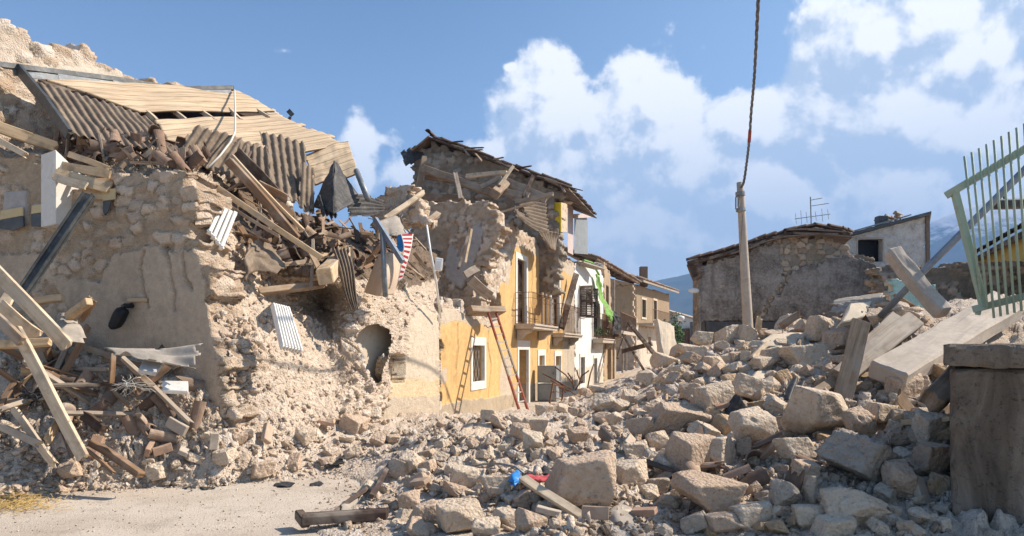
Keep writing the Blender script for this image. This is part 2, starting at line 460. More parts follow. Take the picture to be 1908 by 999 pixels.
def beam(name, label, cat, a, b, wd, th, mat, roll=0, group=None, rag=.0, seed=0, parent=None, up=(0, 0, 1), warp=.01):
    """a timber with its grain along its own x axis; rag = how splintered its far end is"""
    a = Vector(a); b = Vector(b); L = (b - a).length; rs = random.Random(seed * 131 + int(L * 1000)); n = max(4, int(L / .25)); k = 4
    bm = bmesh.new(); rings = []
    ph = rs.random() * 6
    for i in range(n + 1):
        t = i / n; x = -L / 2 + L * t; dy = warp * math.sin(ph + t * 4); dz = warp * math.cos(ph * 2 + t * 3.3); ring = []
        pts = [(-.5, -.5), (-.17, -.5), (.17, -.5), (.5, -.5), (.5, .5), (.17, .5), (-.17, .5), (-.5, .5)]
        for j, (yy, zz) in enumerate(pts):
            ex = rs.uniform(-rag, rag * .4) if i == n else (rs.uniform(-rag * .2, rag * .3) if i == 0 else 0)
            ring.append(bm.verts.new((x + ex, yy * wd * (1 + rs.uniform(-.03, .03)) + dy, zz * th * (1 + rs.uniform(-.05, .05)) + dz)))
        rings.append(ring)
    for i in range(n):
        for j in range(8): bm.faces.new((rings[i][j], rings[i][(j + 1) % 8], rings[i + 1][(j + 1) % 8], rings[i + 1][j]))
    for rg, fl in ((rings[0], 0), (rings[n], 1)):
        for q in ((0, 1, 6, 7), (1, 2, 5, 6), (2, 3, 4, 5)):
            vs = [rg[x] for x in q]; bm.faces.new(vs if fl else vs[::-1])
    bmesh.ops.recalc_face_normals(bm, faces=bm.faces)
    ed = [e for e in bm.edges if len(e.link_faces) == 2 and e.calc_face_angle(0) > .9]
    bmesh.ops.bevel(bm, geom=ed, offset=min(wd, th) * .07, segments=1, affect='EDGES', clamp_overlap=True)
    me = bpy.data.meshes.new(name); bm.to_mesh(me); bm.free(); me.materials.append(M[mat])
    o = link(name, me, parent)
    d = (b - a).normalized(); u = Vector(up)
    if abs(d.dot(u)) > .98: u = Vector((0, 1, 0))
    s_ = u.cross(d).normalized(); u = d.cross(s_)
    mtx = Matrix((d, s_, u)).transposed() @ Matrix.Rotation(roll, 3, 'X')
    c = (a + b) / 2
    if parent is not None: c = c - Vector(parent.location)
    o.rotation_euler = mtx.to_euler(); o.location = c
    if label: tag(o, label, cat, group)
    return o

def grid_interp(ctrl, nu, nv):
    """Catmull-Rom through a rows x cols grid of points -> nv x nu x 3"""
    C = np.array([[list(p) for p in row] for row in ctrl], float)
    def cr(A, n):
        m = A.shape[0]
        if m == 2:
            t = np.linspace(0, 1, n)[:, None, None]; return A[0] * (1 - t) + A[1] * t
        E = np.concatenate([[2 * A[0] - A[1]], A, [2 * A[-1] - A[-2]]]); t = np.linspace(0, m - 1, n)
        i = np.minimum(t.astype(int), m - 2); f = (t - i)[:, None, None]
        p0, p1, p2, p3 = E[i], E[i + 1], E[i + 2], E[i + 3]
        return .5 * (2 * p1 + (p2 - p0) * f + (2 * p0 - 5 * p1 + 4 * p2 - p3) * f ** 2 + (3 * p1 - p0 - 3 * p2 + p3) * f ** 3)
    G = cr(C, nv); return np.swapaxes(cr(np.swapaxes(G, 0, 1), nu), 0, 1)
def grid_normals(G):
    du = np.gradient(G, axis=1); dv = np.gradient(G, axis=0); n = np.cross(du, dv)
    return n / (np.linalg.norm(n, axis=2, keepdims=True) + 1e-9)

def shell(name, G, thick, mat, parent=None, keep=None, smooth=True, uv=None):
    """a sheet with thickness from a grid of points"""
    nv, nu, _ = G.shape; N = grid_normals(G)
    V = np.concatenate([(G + N * thick / 2).reshape(-1, 3), (G - N * thick / 2).reshape(-1, 3)]); off = nu * nv
    ii, jj = np.meshgrid(np.arange(nv - 1), np.arange(nu - 1), indexing='ij'); ii = ii.ravel(); jj = jj.ravel()
    if keep is not None:
        kk = keep[:-1, :-1] & keep[1:, :-1] & keep[:-1, 1:] & keep[1:, 1:]; s = kk.ravel(); ii = ii[s]; jj = jj[s]
    a = ii * nu + jj; q = np.stack([a, a + 1, a + nu + 1, a + nu], 1)
    rim = boundary(q)
    Fs = np.concatenate([q, q[:, ::-1] + off, np.stack([rim[:, 1], rim[:, 0], rim[:, 0] + off, rim[:, 1] + off], 1)])
    used = np.unique(Fs); mp = -np.ones(len(V), int); mp[used] = np.arange(len(used))
    if uv is not None: uv = np.concatenate([uv.reshape(-1, 2)] * 2)[used]
    return raw(name, V[used], mp[Fs], mat, parent, smooth=smooth, uv=uv)
def boundary(q):
    e = np.concatenate([q[:, [0, 1]], q[:, [1, 2]], q[:, [2, 3]], q[:, [3, 0]]])
    s = np.sort(e, 1); key = s[:, 0].astype(np.int64) * 100000007 + s[:, 1]
    u, inv, cnt = np.unique(key, return_inverse=True, return_counts=True)
    return e[cnt[inv] == 1]

def corrugated(name, label, cat, ctrl, waves, mat='fibre_cement', amp=.022, thick=.008, steps=0, torn=.03, group=None, parent=None, seed=0, crumple=.01, res=.03):
    """corrugated sheet: ctrl rows run down the waves, columns run across them"""
    C = [[Vector(p) for p in r] for r in ctrl]
    L = sum((C[i + 1][0] - C[i][0]).length for i in range(len(C) - 1))
    nu = int(max(waves * 9, 12)) + 1; nv = max(int(L / res), 6)
    G = grid_interp(C, nu, nv); N = grid_normals(G)
    u = np.linspace(0, 1, nu)[None, :].repeat(nv, 0); v = np.linspace(0, 1, nv)[:, None].repeat(nu, 1)
    a = amp * np.sin(u * waves * 2 * math.pi)
    if steps:
        fr = (v * steps) % 1; a = a * 1.1 + (1 - fr) * amp * .9 * (np.sin(u * waves * 2 * math.pi) * .5 + .5)
    k = seed * 19
    a = a + crumple * fbm(np.stack([u.ravel() * 4 + k, v.ravel() * 4, u.ravel() * 0], 1), 3).reshape(nv, nu)
    G = G + N * a[:, :, None]
    keep = None
    if torn:
        e = np.minimum(np.minimum(u, 1 - u) * nu * .012, np.minimum(v, 1 - v) * L)
        nz = fbm(np.stack([u.ravel() * 9 + k, v.ravel() * 9, u.ravel() * 0 + k], 1), 3).reshape(nv, nu)
        keep = e > torn * (nz * 2.2 + .1)
    o = shell(name, G, thick, mat, parent, keep)
    if label: tag(o, label, cat, group)
    return o
def sheet(name, label, cat, ctrl, mat, thick=.006, crumple=.02, freq=3, torn=.02, group=None, parent=None, seed=0, res=.03):
    C = [[Vector(p) for p in r] for r in ctrl]
    L = sum((C[i + 1][0] - C[i][0]).length for i in range(len(C) - 1)); W = sum((C[0][i + 1] - C[0][i]).length for i in range(len(C[0]) - 1))
    nu = max(int(W / res), 6); nv = max(int(L / res), 6)
    G = grid_interp(C, nu, nv); N = grid_normals(G)
    u = np.linspace(0, W, nu)[None, :].repeat(nv, 0); v = np.linspace(0, L, nv)[:, None].repeat(nu, 1); k = seed * 19.3
    cr = 1 - np.abs(fbm(np.stack([u.ravel() * freq + k, v.ravel() * freq, u.ravel() * 0 + k], 1), 3)) * 2
    G = G + N * (crumple * cr).reshape(nv, nu, 1)
    keep = None
    if torn:
        e = np.minimum(np.minimum(u, W - u), np.minimum(v, L - v))
        nz = fbm(np.stack([u.ravel() * 4 + k, v.ravel() * 4, u.ravel() * 0 + k], 1), 3).reshape(nv, nu)
        keep = e > torn * (nz * 2.2 + .1)
    o = shell(name, G, thick, mat, parent, keep)
    if label: tag(o, label, cat, group)
    return o

# ------------------------------------------------------------------ masonry
LIME = np.array([(.55, .43, .325), (.62, .505, .395), (.67, .565, .46), (.58, .445, .325), (.51, .385, .275), (.71, .61, .51)])
TAN = np.array([(.46, .345, .245), (.52, .40, .295), (.42, .31, .22), (.56, .445, .335), (.49, .395, .30)])
GREYS = np.array([(.30, .255, .205), (.37, .315, .255), (.25, .21, .165), (.42, .365, .30)])
PAINT = {'yellow': (.60, .385, .17), 'dado': (.40, .325, .235), 'roughcast': (.52, .43, .325), 'white': (.74, .71, .65), 'oldplaster': (.46, .365, .27),
         'greyplaster': (.40, .375, .355), 'cream': (.56, .47, .35), 'tan': (.42, .31, .20), 'pale': (.58, .50, .40), 'paleyellow': (.56, .42, .24), 'black': (.05, .045, .04)}
def pal(pl_, h):
    x = h * (len(pl_) - 1e-6); i = x.astype(int); return pl_[i]

class Plane:
    """vertical plane through (x, y), running along the unit vector d; n points to the viewer's side"""
    def __init__(s, x, y, dx, dy):
        L = math.hypot(dx, dy); s.o = np.array((x, y)); s.d = np.array((dx, dy)) / L; s.n = np.array((s.d[1], -s.d[0]))
    def px(s, px, py):
        u = (px - CX) / F; v = (HY - py) / F          # o + k d = t (u, 1)
        A = np.array([[s.d[0], -u], [s.d[1], -1]]); k, t = np.linalg.solve(A, -s.o)
        return k, EYE + v * t
    def at(s, k, z, out=0.0):
        q = s.o + s.d * k + s.n * out; return Vector((q[0], q[1], z))
    def pp(s, px, py, out=0.0): return s.at(*s.px(px, py), out)
    @property
    def ax(s): return (Vector((*s.d, 0)), Vector((*s.n, 0)), Vector((0, 0, 1)))

def masonry(name, pl, outline, thick=.5, res=.035, cell=(.26, .16), relief=.045, stones=LIME, paints=(), holes=(), parent=None, seed=0, mortar=(.55, .46, .365), ragged=True, mat='masonry', base_z=None, px_in=True, rimnoise=.05, cracks=()):
    tr = (lambda poly: [pl.px(*q) for q in poly]) if px_in else (lambda poly: poly)
    O = tr(outline); xs = [q[0] for q in O]; zs = [q[1] for q in O]
    if base_z is not None: zs.append(base_z)
    nx = int((max(xs) - min(xs) + .6) / res) + 2; nz = int((max(zs) - min(zs) + .6) / res) + 2
    S, Z = np.meshgrid(min(xs) - .3 + np.arange(nx) * res, min(zs) - .3 + np.arange(nz) * res, indexing='ij')
    s = S.ravel(); z = Z.ravel(); k = seed * 31 + 3
    p3 = np.stack([s, z, s * 0 + k], 1)
    ws = s + .07 * fbm(p3 * 4.1, 4, k, .6); wz = z + .055 * fbm(p3 * 4.3 + 5, 4, k + 3, .6)
    q = np.stack([ws / cell[0], wz / cell[1], s * 0 + k], 1)
    f1, f2, idh, sp = voronoi(q, k, 2)
    if ragged: inside = inpoly(sp[:, 0] * cell[0], sp[:, 1] * cell[1], O)
    else: inside = inpoly(s, z, O)
    clean = np.zeros(len(s), bool)
    for h in holes:
        hp = tr(h[0] if isinstance(h, dict) or isinstance(h[0][0], (tuple, list)) else h)
        rg = isinstance(h[0][0], (tuple, list))
        if rg: inside &= ~inpoly(sp[:, 0] * cell[0], sp[:, 1] * cell[1], hp)
        else:
            inside &= ~inpoly(s, z, hp); cx_ = sum(a for a, b in hp) / len(hp); cz_ = sum(b for a, b in hp) / len(hp)
            big = [((a - cx_) * 1 + cx_ + math.copysign(res * 1.6, a - cx_), b + math.copysign(res * 1.6, b - cz_)) for a, b in hp]
            clean |= inpoly(s, z, big)
    edge = sstep(f2 - f1, .02, .22)
    edge = sstep(f2 - f1, .0, .13); cov = sstep(fbm(p3 * 1.7, 4, k + 51, .6) + .5 * (idh - .5), -.38, .12); edge = edge * (.2 + .8 * cov)
    ta, tb = np.modf(idh * 917.3)[0] - .5, np.modf(idh * 3571.7)[0] - .5
    h = relief * 1.0 * edge - relief * 1.6 * (idh < .07) * edge + edge * relief * 1.7 * ((idh - .5) * .7 + (q[:, 0] - sp[:, 0]) * ta + (q[:, 1] - sp[:, 1]) * tb) + .02 * fbm(p3 * 7, 5, k + 7, .66)
    t = pal(stones, idh) * (1 + .12 * fbm(p3 * 6, 3, k + 11))[:, None]
    mo = np.array(mortar) * (1 + .1 * fbm(p3 * 5, 2, k + 12))[:, None]
    mf = np.maximum(1 - sstep(f2 - f1, .03, .13), .75 * (1 - cov))[:, None]
    t = t * (1 - mf) + mo * mf
    al = np.ones(len(s))
    for pt in paints:
        poly, colr = pt[0], pt[1]; off = pt[2] if len(pt) > 2 else .03; jag = pt[3] if len(pt) > 3 else .07
        pa = tr(poly)
        js = s + jag * fbm(p3 * 2.6 + 9, 4, k + 21, .6); jz = z + jag * fbm(p3 * 2.6 + 17, 4, k + 27, .6)
        m_ = inpoly(js, jz, pa)
        c = np.array(PAINT[colr] if isinstance(colr, str) else colr)
        var = (1 + .10 * fbm(p3 * np.array((1.4, .7, 1)), 4, k + 31) + .10 * fbm(p3 * np.array((7, .8, 1)), 3, k + 35) - .16 * sstep(fbm(p3 * 3.3, 4, k + 37, .65), .18, .45))[:, None]
        t = np.where(m_[:, None], c * var, t); al = np.where(m_, .14 if colr in ('yellow', 'white', 'greyplaster') else .4, al); h = np.where(m_, relief * .55 + off + .008 * fbm(p3 * 2, 3, k + 33), h)
    for cr in cracks:
        cp = tr(cr); dmin = np.full(len(s), 9.); cs_ = s + .05 * fbm(p3 * 5 + 3, 4, k + 61, .65); cz2 = z + .03 * fbm(p3 * 5 + 8, 3, k + 63)
        for (xa, za), (xb, zb) in zip(cp[:-1], cp[1:]):
            tt_ = np.clip(((cs_ - xa) * (xb - xa) + (cz2 - za) * (zb - za)) / ((xb - xa) ** 2 + (zb - za) ** 2), 0, 1)
            dmin = np.minimum(dmin, np.hypot(cs_ - xa - tt_ * (xb - xa), cz2 - za - tt_ * (zb - za)))
        h = h - .07 * (1 - sstep(dmin, res * .35, res * .95))
    t = np.concatenate([t, al[:, None]], 1)
    ii, jj = np.meshgrid(np.arange(nx - 1), np.arange(nz - 1), indexing='ij'); a = (ii * nz + jj).ravel()
    qd = np.stack([a, a + nz, a + nz + 1, a + 1], 1); qd = qd[inside[qd].all(1)]
    base = np.concatenate([pl.o[None] + s[:, None] * pl.d, z[:, None]], 1); n3 = np.array((*pl.n, 0))
    front = base + n3 * h[:, None]
    back = base - n3 * (thick + relief * edge * .5)[:, None]
    NV = len(s); V = [front, back]; T = [t, t]; Fs = [qd, qd[:, ::-1] + NV]
    rim = boundary(qd); nseg = max(2, int(thick / .07)) if rimnoise else 1
    bv = np.unique(rim); mp = -np.ones(NV, int); mp[bv] = np.arange(len(bv)); levels = [bv]
    cnt = 2 * NV
    for g in range(1, nseg):
        f = g / nseg; pt_ = front[bv] * (1 - f) + back[bv] * f
        amp = np.where(clean[bv], 0, rimnoise)[:, None]
        e1, e2, eh, es = voronoi(pt_ / np.array((.2, .2, .14)), k + 5)
        d3 = np.stack([fbm(pt_ * 7, 3, k + 40 + j) for j in range(3)], 1)
        mid = pl.o[None] * 0
        pt_ = pt_ + amp * d3 * 1.1
        V.append(pt_); tt = np.concatenate([pal(stones, eh) * (1 + .1 * d3[:, :1]), np.ones((len(bv), 1))], 1); T.append(np.where(clean[bv][:, None], t[bv], tt)); levels.append(cnt + np.arange(len(bv))); cnt += len(bv)
    levels.append(bv + NV)
    r0 = mp[rim[:, 0]]; r1 = mp[rim[:, 1]]
    for g in range(nseg): Fs.append(np.stack([levels[g][r1], levels[g][r0], levels[g + 1][r0], levels[g + 1][r1]], 1))
    V = np.concatenate(V); T = np.concatenate(T); Fs = np.concatenate(Fs)
    used = np.unique(Fs); mp2 = -np.ones(len(V), int); mp2[used] = np.arange(len(used))
    return raw(name, V[used], mp2[Fs], mat, parent, np.clip(T[used], .01, .9))

def relief_surface(G, seed=0, cell=.22, amp=.09, dust=(.62, .515, .41), stones=LIME, dustiness=.45, small=.5):
    """stony relief on a grid surface; returns displaced grid and tints"""
    nv, nu, _ = G.shape; N = grid_normals(G).reshape(-1, 3); p = G.reshape(-1, 3); k = seed * 17 + 1
    wp = p + .06 * np.stack([fbm(p * 3, 2, k + j) for j in range(3)], 1)
    f1, f2, idh, sp = voronoi(wp / cell, k); g1, g2, gid, gsp = voronoi(wp / (cell * .42), k + 50)
    cov = sstep(fbm(p * 1.3, 3, k + 60) + (idh - .5) * .5, dustiness - .75, dustiness - .35)
    def facet(a, b, i_, w_, s_):
        rel = w_ - s_; t = [np.modf(i_ * m_)[0] - .5 for m_ in (917.3, 3571.7, 7717.1)]
        return sstep(b - a, .0, .12) * (.25 + .55 * i_ + 1.9 * sum(rel[:, j] * t[j] for j in range(3)))
    hb = facet(f1, f2, idh, wp / cell, sp) * cov
    hs = facet(g1, g2, gid, wp / (cell * .42), gsp)
    h = amp * hb + amp * small * .45 * hs + .032 * fbm(p * 8, 5, k + 70, .68) + amp * .6 * fbm(p * 1.6, 3, k + 80)
    t = pal(stones, idh); t2 = pal(stones, gid); d = np.array(dust) * (1 + .1 * fbm(p * 4, 3, k + 90))[:, None]
    c = np.where((cov > .5)[:, None], t * .65 + d * .35, d * .6 + t2 * .4)
    mf = (1 - sstep(f2 - f1, .02, .14))[:, None]; c = c * (1 - mf) + d * mf
    return (p + N * h[:, None]).reshape(nv, nu, 3), c
def surf_obj(name, G, tint, mat, parent=None, keep=None):
    nv, nu, _ = G.shape
    ii, jj = np.meshgrid(np.arange(nv - 1), np.arange(nu - 1), indexing='ij'); a = (ii * nu + jj).ravel()
    q = np.stack([a, a + 1, a + nu + 1, a + nu], 1)
    if keep is not None: q = q[keep.ravel()[q].all(1)]
    V = G.reshape(-1, 3); used = np.unique(q); mp = -np.ones(len(V), int); mp[used] = np.arange(len(used))
    return raw(name, V[used], mp[q], mat, parent, tint[used]), V[used], mp[q]

# ------------------------------------------------------------------ stones
def ico(sub):
    bm = bmesh.new(); bmesh.ops.create_icosphere(bm, subdivisions=sub, radius=1)
    V = np.array([v.co[:] for v in bm.verts]); Fs = np.array([[v.index for v in f.verts] for f in bm.faces]); bm.free(); return V, Fs
ICO = {i: ico(i) for i in (2, 3, 4, 5)}
def rock_shape(seed, sub=4, planes=11, boxy=.5, rough=.05, sharp=.012, pits=.0):
    """unit stone: a block cut by random planes, edges worn, surface pitted"""
    r = np.random.default_rng(seed); D, Fs = ICO[sub]
    n = r.normal(size=(planes, 3)); n /= np.linalg.norm(n, axis=1)[:, None]; dd = r.uniform(.55, .98, planes)
    ax = np.eye(3); q = r.normal(size=(3, 3)) * .16; ax = ax + q; ax /= np.linalg.norm(ax, axis=1)[:, None]
    n = np.concatenate([n, ax, -ax]); dd = np.concatenate([dd + (.35 if boxy > .8 else .12) * boxy, r.uniform(.62, .8, 6)])
    dot = D @ n.T
    rad = np.where(dot > .05, dd / np.maximum(dot, .05), 9)
    s = np.sort(rad, 1); m = s[:, 0]; blend = np.clip(1 - (s[:, 1] - s[:, 0]) / max(sharp * 4, 1e-4), 0, 1)
    m = m - sharp * blend ** 2
    V = D * np.minimum(m, 1.25)[:, None]
    V = V * (1 + rough * .6 * fbm(V * 2.2 + seed, 4, seed, .6) + rough * .6 * fbm(V * 6 + seed, 4, seed + 4, .65))[:, None]
    if pits: V = V * (1 - pits * sstep(fbm(V * 3.1 + seed * 2, 2, seed + 8), .15, .45))[:, None]
    V -= (V.max(0) + V.min(0)) / 2; V /= (V.max(0) - V.min(0)) / 2
    return V, Fs
def rock_mesh(name, V, Fs, mat, smooth=True):
    me = bpy.data.meshes.new(name); me.from_pydata([tuple(v) for v in V], [], [tuple(int(i) for i in f) for f in Fs])
    me.materials.append(M[mat]); me.polygons.foreach_set('use_smooth', np.ones(len(me.polygons), bool)); me.update(); return me

def tile_mesh(seed, L=.42, R0=.085, arc=2.6, mat='terracotta', broken=0):
    """curved roof tile (coppo), tapered; broken tiles lose one end"""
    r = np.random.default_rng(seed); nu, nv = 9, 8
    u = np.linspace(-arc / 2, arc / 2, nu); v = np.linspace(0, 1, nv)
    LL = L * (1 - broken * r.uniform(.2, .6))
    G = np.zeros((nv, nu, 3))
    for i, t in enumerate(v):
        rr = R0 * (1 - .22 * t)
        for j, a in enumerate(u):
            x = LL * (t - .5) + (broken * .06 * r.uniform(-1, 1) if i == nv - 1 else 0)
            G[i, j] = (x, rr * math.sin(a), rr * math.cos(a) - R0 * .6)
    return G

# ================================================================== GROUND
def flat(name, x0, x1, y0, y1, z, mat, n=2):
    g = np.array([[(x0, y0, z), (x1, y0, z)], [(x0, y1, z), (x1, y1, z)]], float)
    o = raw(name, g.reshape(-1, 3), [(0, 1, 3, 2)], mat); return tag(o, kind='structure')
flat('ground', -12000, 12000, -200, 14000, -.012, 'dusty_road')
flat('road', -14, 12, -4, 9.6, -.004, 'dusty_road')

# heights of the rubble, as (photo x, photo y, distance)
HP = [(0, 945, 7.07), (150, 915, 7.9), (300, 905, 8.15), (450, 898, 8.4), (600, 880, 9.0), (660, 900, 8.4), (560, 985, 6.2), (640, 935, 7.35), (700, 905, 8.0),
      (300, 990, 6.14), (0, 999, 6), (500, 999, 6), (150, 960, 6.7), (450, 940, 7.2), (-200, 960, 6.9), (-200, 870, 8.6),
      (750, 960, 6.4), (760, 875, 7.9), (850, 810, 9.8), (920, 790, 11), (1000, 800, 10.6), (1060, 770, 12.5), (1130, 748, 15), (1100, 800, 10.6),
      (850, 990, 5.9), (1000, 990, 5.8), (1000, 900, 7), (1080, 925, 6.5), (1200, 890, 7.1), (1250, 790, 9.4), (1400, 810, 8.1), (1400, 730, 10), (1330, 760, 9.2),
      (1300, 700, 11.5), (1350, 645, 13.4), (1450, 628, 13.6), (1270, 662, 15.5), (1210, 700, 17), (1165, 715, 19), (1125, 730, 22), (1550, 780, 8.1), (1560, 670, 11),
      (1500, 680, 11), (1590, 600, 13), (1700, 575, 13.2), (1650, 850, 6.8), (1590, 955, 5.8), (1700, 705, 9), (1750, 650, 10), (1800, 580, 12), (1860, 560, 13), (1950, 560, 13.2),
      (1740, 930, 5.9), (1750, 810, 7.1), (1900, 700, 9), (1950, 900, 6.3), (1400, 990, 5.75), (1400, 900, 6.6), (1250, 990, 5.85), (1700, 995, 5.3),
      (1050, 990, 5.2), (1800, 1100, 4.6), (1400, 1120, 4.5), (900, 1090, 4.7),
      (100, 885, 7.9), (200, 855, 8.2), (300, 815, 8.5), (100, 805, 8.2), (50, 715, 8.6), (150, 690, 8.9), (250, 690, 8.9), (350, 705, 8.8), (0, 640, 8.9), (80, 640, 9.2), (180, 665, 9.2),
      (-150, 700, 8.8), (-150, 620, 9.4), (350, 850, 8.4), (420, 815, 8.6), (550, 850, 9.2), (500, 810, 9.2), (620, 800, 10.3), (720, 785, 11.8), (820, 778, 13.8), (900, 782, 15.5), (770, 815, 10.6), (680, 840, 9.6),
      (950, 778, 15.6), (1010, 768, 17.5), (1060, 755, 21), (1100, 745, 26), (1150, 725, 34), (1200, 690, 34), (1170, 700, 32),
      (1280, 690, 30), (1400, 680, 26), (1550, 665, 24), (1700, 650, 24), (1850, 640, 24), (500, 790, 12), (300, 720, 13), (0, 690, 13), (700, 740, 17), (1300, 670, 45), (1250, 690, 50)]
hp = np.array([list(P(*q)) for q in HP])
def fit(pts, lam=.02):
    n = len(pts); d = np.sqrt(((pts[:, None, :2] - pts[None, :, :2]) ** 2).sum(2)); A = np.zeros((n + 3, n + 3))
    A[:n, :n] = -d - lam * np.eye(n) * 0; A[:n, :n] -= lam * np.eye(n); A[:n, n] = 1; A[n, :n] = 1; A[:n, n + 1:] = pts[:, :2]; A[n + 1:, :n] = pts[:, :2].T
    return np.linalg.solve(A, np.concatenate([pts[:, 2], np.zeros(3)]))
hw = fit(hp)
def height(x, y):
    d = np.sqrt((x[:, None] - hp[None, :, 0]) ** 2 + (y[:, None] - hp[None, :, 1]) ** 2)
    return -d @ hw[:len(hp)] + hw[len(hp)] + hw[-2] * x + hw[-1] * y
nu, nv = 470, 330
uu = np.linspace(-1.0, .95, nu); yy = 4.6 * (56 / 4.6) ** np.linspace(0, 1, nv)
X = (uu[None, :] * yy[:, None]); Y = yy[:, None].repeat(nu, 1)
Zt = np.concatenate([height(X.ravel()[i:i + 20000], Y.ravel()[i:i + 20000]) for i in range(0, X.size, 20000)])
xy0 = np.stack([X.ravel(), Y.ravel(), Zt * 0], 1)
edge_n = .10 * fbm(xy0 * 1.1, 4, 3)
Zt = Zt + edge_n * sstep(Zt, -.1, .3)
T1 = np.stack([X.ravel(), Y.ravel(), Zt], 1).reshape(nv, nu, 3)
T1b, tint1 = relief_surface(T1, seed=2, cell=.19, amp=.10, dustiness=.55, small=.8)
damp = sstep(Zt, -.02, .22).reshape(nv, nu, 1)
T1 = T1 * (1 - damp) + T1b * damp
T1[:, :, 2] = np.where((Zt < .015).reshape(nv, nu), T1[:, :, 2] - .03, T1[:, :, 2])
T1[:, :, 2] = np.maximum(T1[:, :, 2], -.06)
o, tv, tf = surf_obj('rubble_ground', T1, tint1, 'rubble_dust'); tag(o, kind='structure')
BV1 = BVHTree.FromPolygons([Vector(v) for v in tv], [tuple(map(int, f)) for f in tf])

# hills behind, built at their real distance
def hills(name, pts, Y0, depth, seed):
    """pts: skyline in photo pixels; the slope falls towards the viewer"""
    xs = np.linspace(pts[0][0], pts[-1][0], 180); ys = np.interp(xs, [p[0] for p in pts], [p[1] for p in pts]); rows = []
    for t in np.linspace(0, 1, 60):
        Yd = Y0 - depth * (1 - t); top = EYE + (HY - ys) / F * Y0
        xw = (xs - CX) / F * Y0
        z = top * (t ** 1.15)
        nz = fbm(np.stack([xw / 200, np.full_like(xw, Yd / 200), xw * 0], 1), 5, seed)
        z = z + nz * 36 * math.sin(math.pi * min(t * 1.0, 1)) + 5 * fbm(np.stack([xw / 30, np.full_like(xw, Yd / 30), xw * 0], 1), 4, seed + 5)
        rows.append(np.stack([xw, np.full_like(xw, Yd), z], 1))
    rows.append(np.stack([(xs - CX) / F * Y0, np.full_like(xs, Y0 + 400), xs * 0 - 5], 1))
    G = np.array(rows); nv_, nu_, _ = G.shape
    a = (np.arange(nv_ - 1)[:, None] * nu_ + np.arange(nu_ - 1)[None]).ravel()
    return tag(raw(name, G.reshape(-1, 3), np.stack([a, a + 1, a + nu_ + 1, a + nu_], 1), 'wooded_hill', smooth=True), kind='structure')
hills('hills', [(300, 640), (800, 560), (1000, 545), (1150, 532), (1205, 526), (1275, 513), (1320, 500), (1420, 520), (1600, 560), (1800, 600)], 2900, 1500, 4)
hills('mountain', [(1350, 600), (1500, 540), (1620, 480), (1690, 440), (1735, 412), (1775, 395), (1850, 372), (1920, 356), (2200, 400), (2600, 480)], 2700, 1500, 9)
haze = MB().box((0, 1600, 318), (7000, 3400, 640)).build('haze', 'black'); tag(haze, kind='stuff')
hm = bpy.data.materials.new('haze'); hm.use_nodes = True; hm.node_tree.nodes.clear(); hn = NT(hm.node_tree)
pvv = hn.node('ShaderNodeVolumePrincipled'); pvv.inputs['Color'].default_value = (.30, .53, .95, 1); pvv.inputs['Density'].default_value = .00028; pvv.inputs['Anisotropy'].default_value = .0
hn.put(hn.node('ShaderNodeOutputMaterial').inputs['Volume'], pvv.outputs[0])
haze.data.materials.clear(); haze.data.materials.append(hm); hm.volume_intersection_method = 'FAST' if hasattr(hm, 'volume_intersection_method') else 0

# ================================================================== COLLAPSED HOUSE (left)
FAC = Plane(-5.83, 0, .297, 1)                 # the line of the street fronts
FAC.n = np.array((FAC.d[1], -FAC.d[0]))
A = thing('collapsed_house', P(300, 870, 9.4), 'collapsed stone house with a fallen plank roof, left of the yellow house', 'house')
CW = Plane(-3.6, 8.8, .958, -.285)             # cross wall, faces the viewer
masonry('cross_wall', CW, [(-160, 300), (-40, 270), (20, 285), (75, 292), (75, 330), (128, 330), (135, 345), (200, 340), (205, 322), (240, 330), (262, 318), (300, 322), (335, 322), (362, 350), (372, 385), (352, 420), (368, 455), (384, 500), (388, 545), (398, 585), (408, 640), (415, 690), (430, 745), (445, 800), (440, 870), (-160, 870)],
        cracks=[[(272, 470), (268, 500), (274, 540), (280, 575)], [(305, 455), (318, 485), (322, 515), (332, 545), (330, 580)], [(345, 470), (350, 510), (362, 540)]], thick=.62, res=.024, cell=(.21, .14), relief=.036, stones=np.concatenate([TAN, LIME[:2]]), mortar=(.44, .34, .235), parent=A, seed=4, rimnoise=.09,
        paints=[([(215, 470), (300, 455), (370, 470), (385, 545), (400, 600), (412, 700), (430, 800), (150, 800), (150, 640), (120, 560), (100, 520), (0, 560), (0, 475), (90, 470), (95, 510), (190, 530)], 'oldplaster', .03, .16),
                ([(15, 360), (55, 355), (55, 420), (8, 430)], 'greyplaster', .04, .02), ([(70, 380), (100, 385), (100, 420), (68, 425)], 'greyplaster', .04, .02)])
# remains of the bathroom tiling
def wall_tile(poly, mat):
    pts = [CW.pp(x, y, .075) for x, y in poly]; MB().prism(pts, Vector((*CW.n, 0)) * .02).build('wall_tile', mat, A)
wall_tile([(14, 395), (54, 388), (55, 404), (11, 412)], 'ochre_tile'); wall_tile([(11, 413), (55, 405), (56, 424), (34, 432), (10, 428)], 'dark_tile')
wall_tile([(71, 386), (98, 381), (98, 397), (70, 401)], 'ochre_tile'); wall_tile([(70, 402), (98, 398), (98, 412), (85, 424), (70, 424)], 'dark_tile')
wall_tile([(200, 356), (226, 354), (224, 374), (203, 377)], 'ochre_tile'); wall_tile([(203, 378), (218, 376), (212, 396), (206, 404), (203, 396)], 'dark_tile')
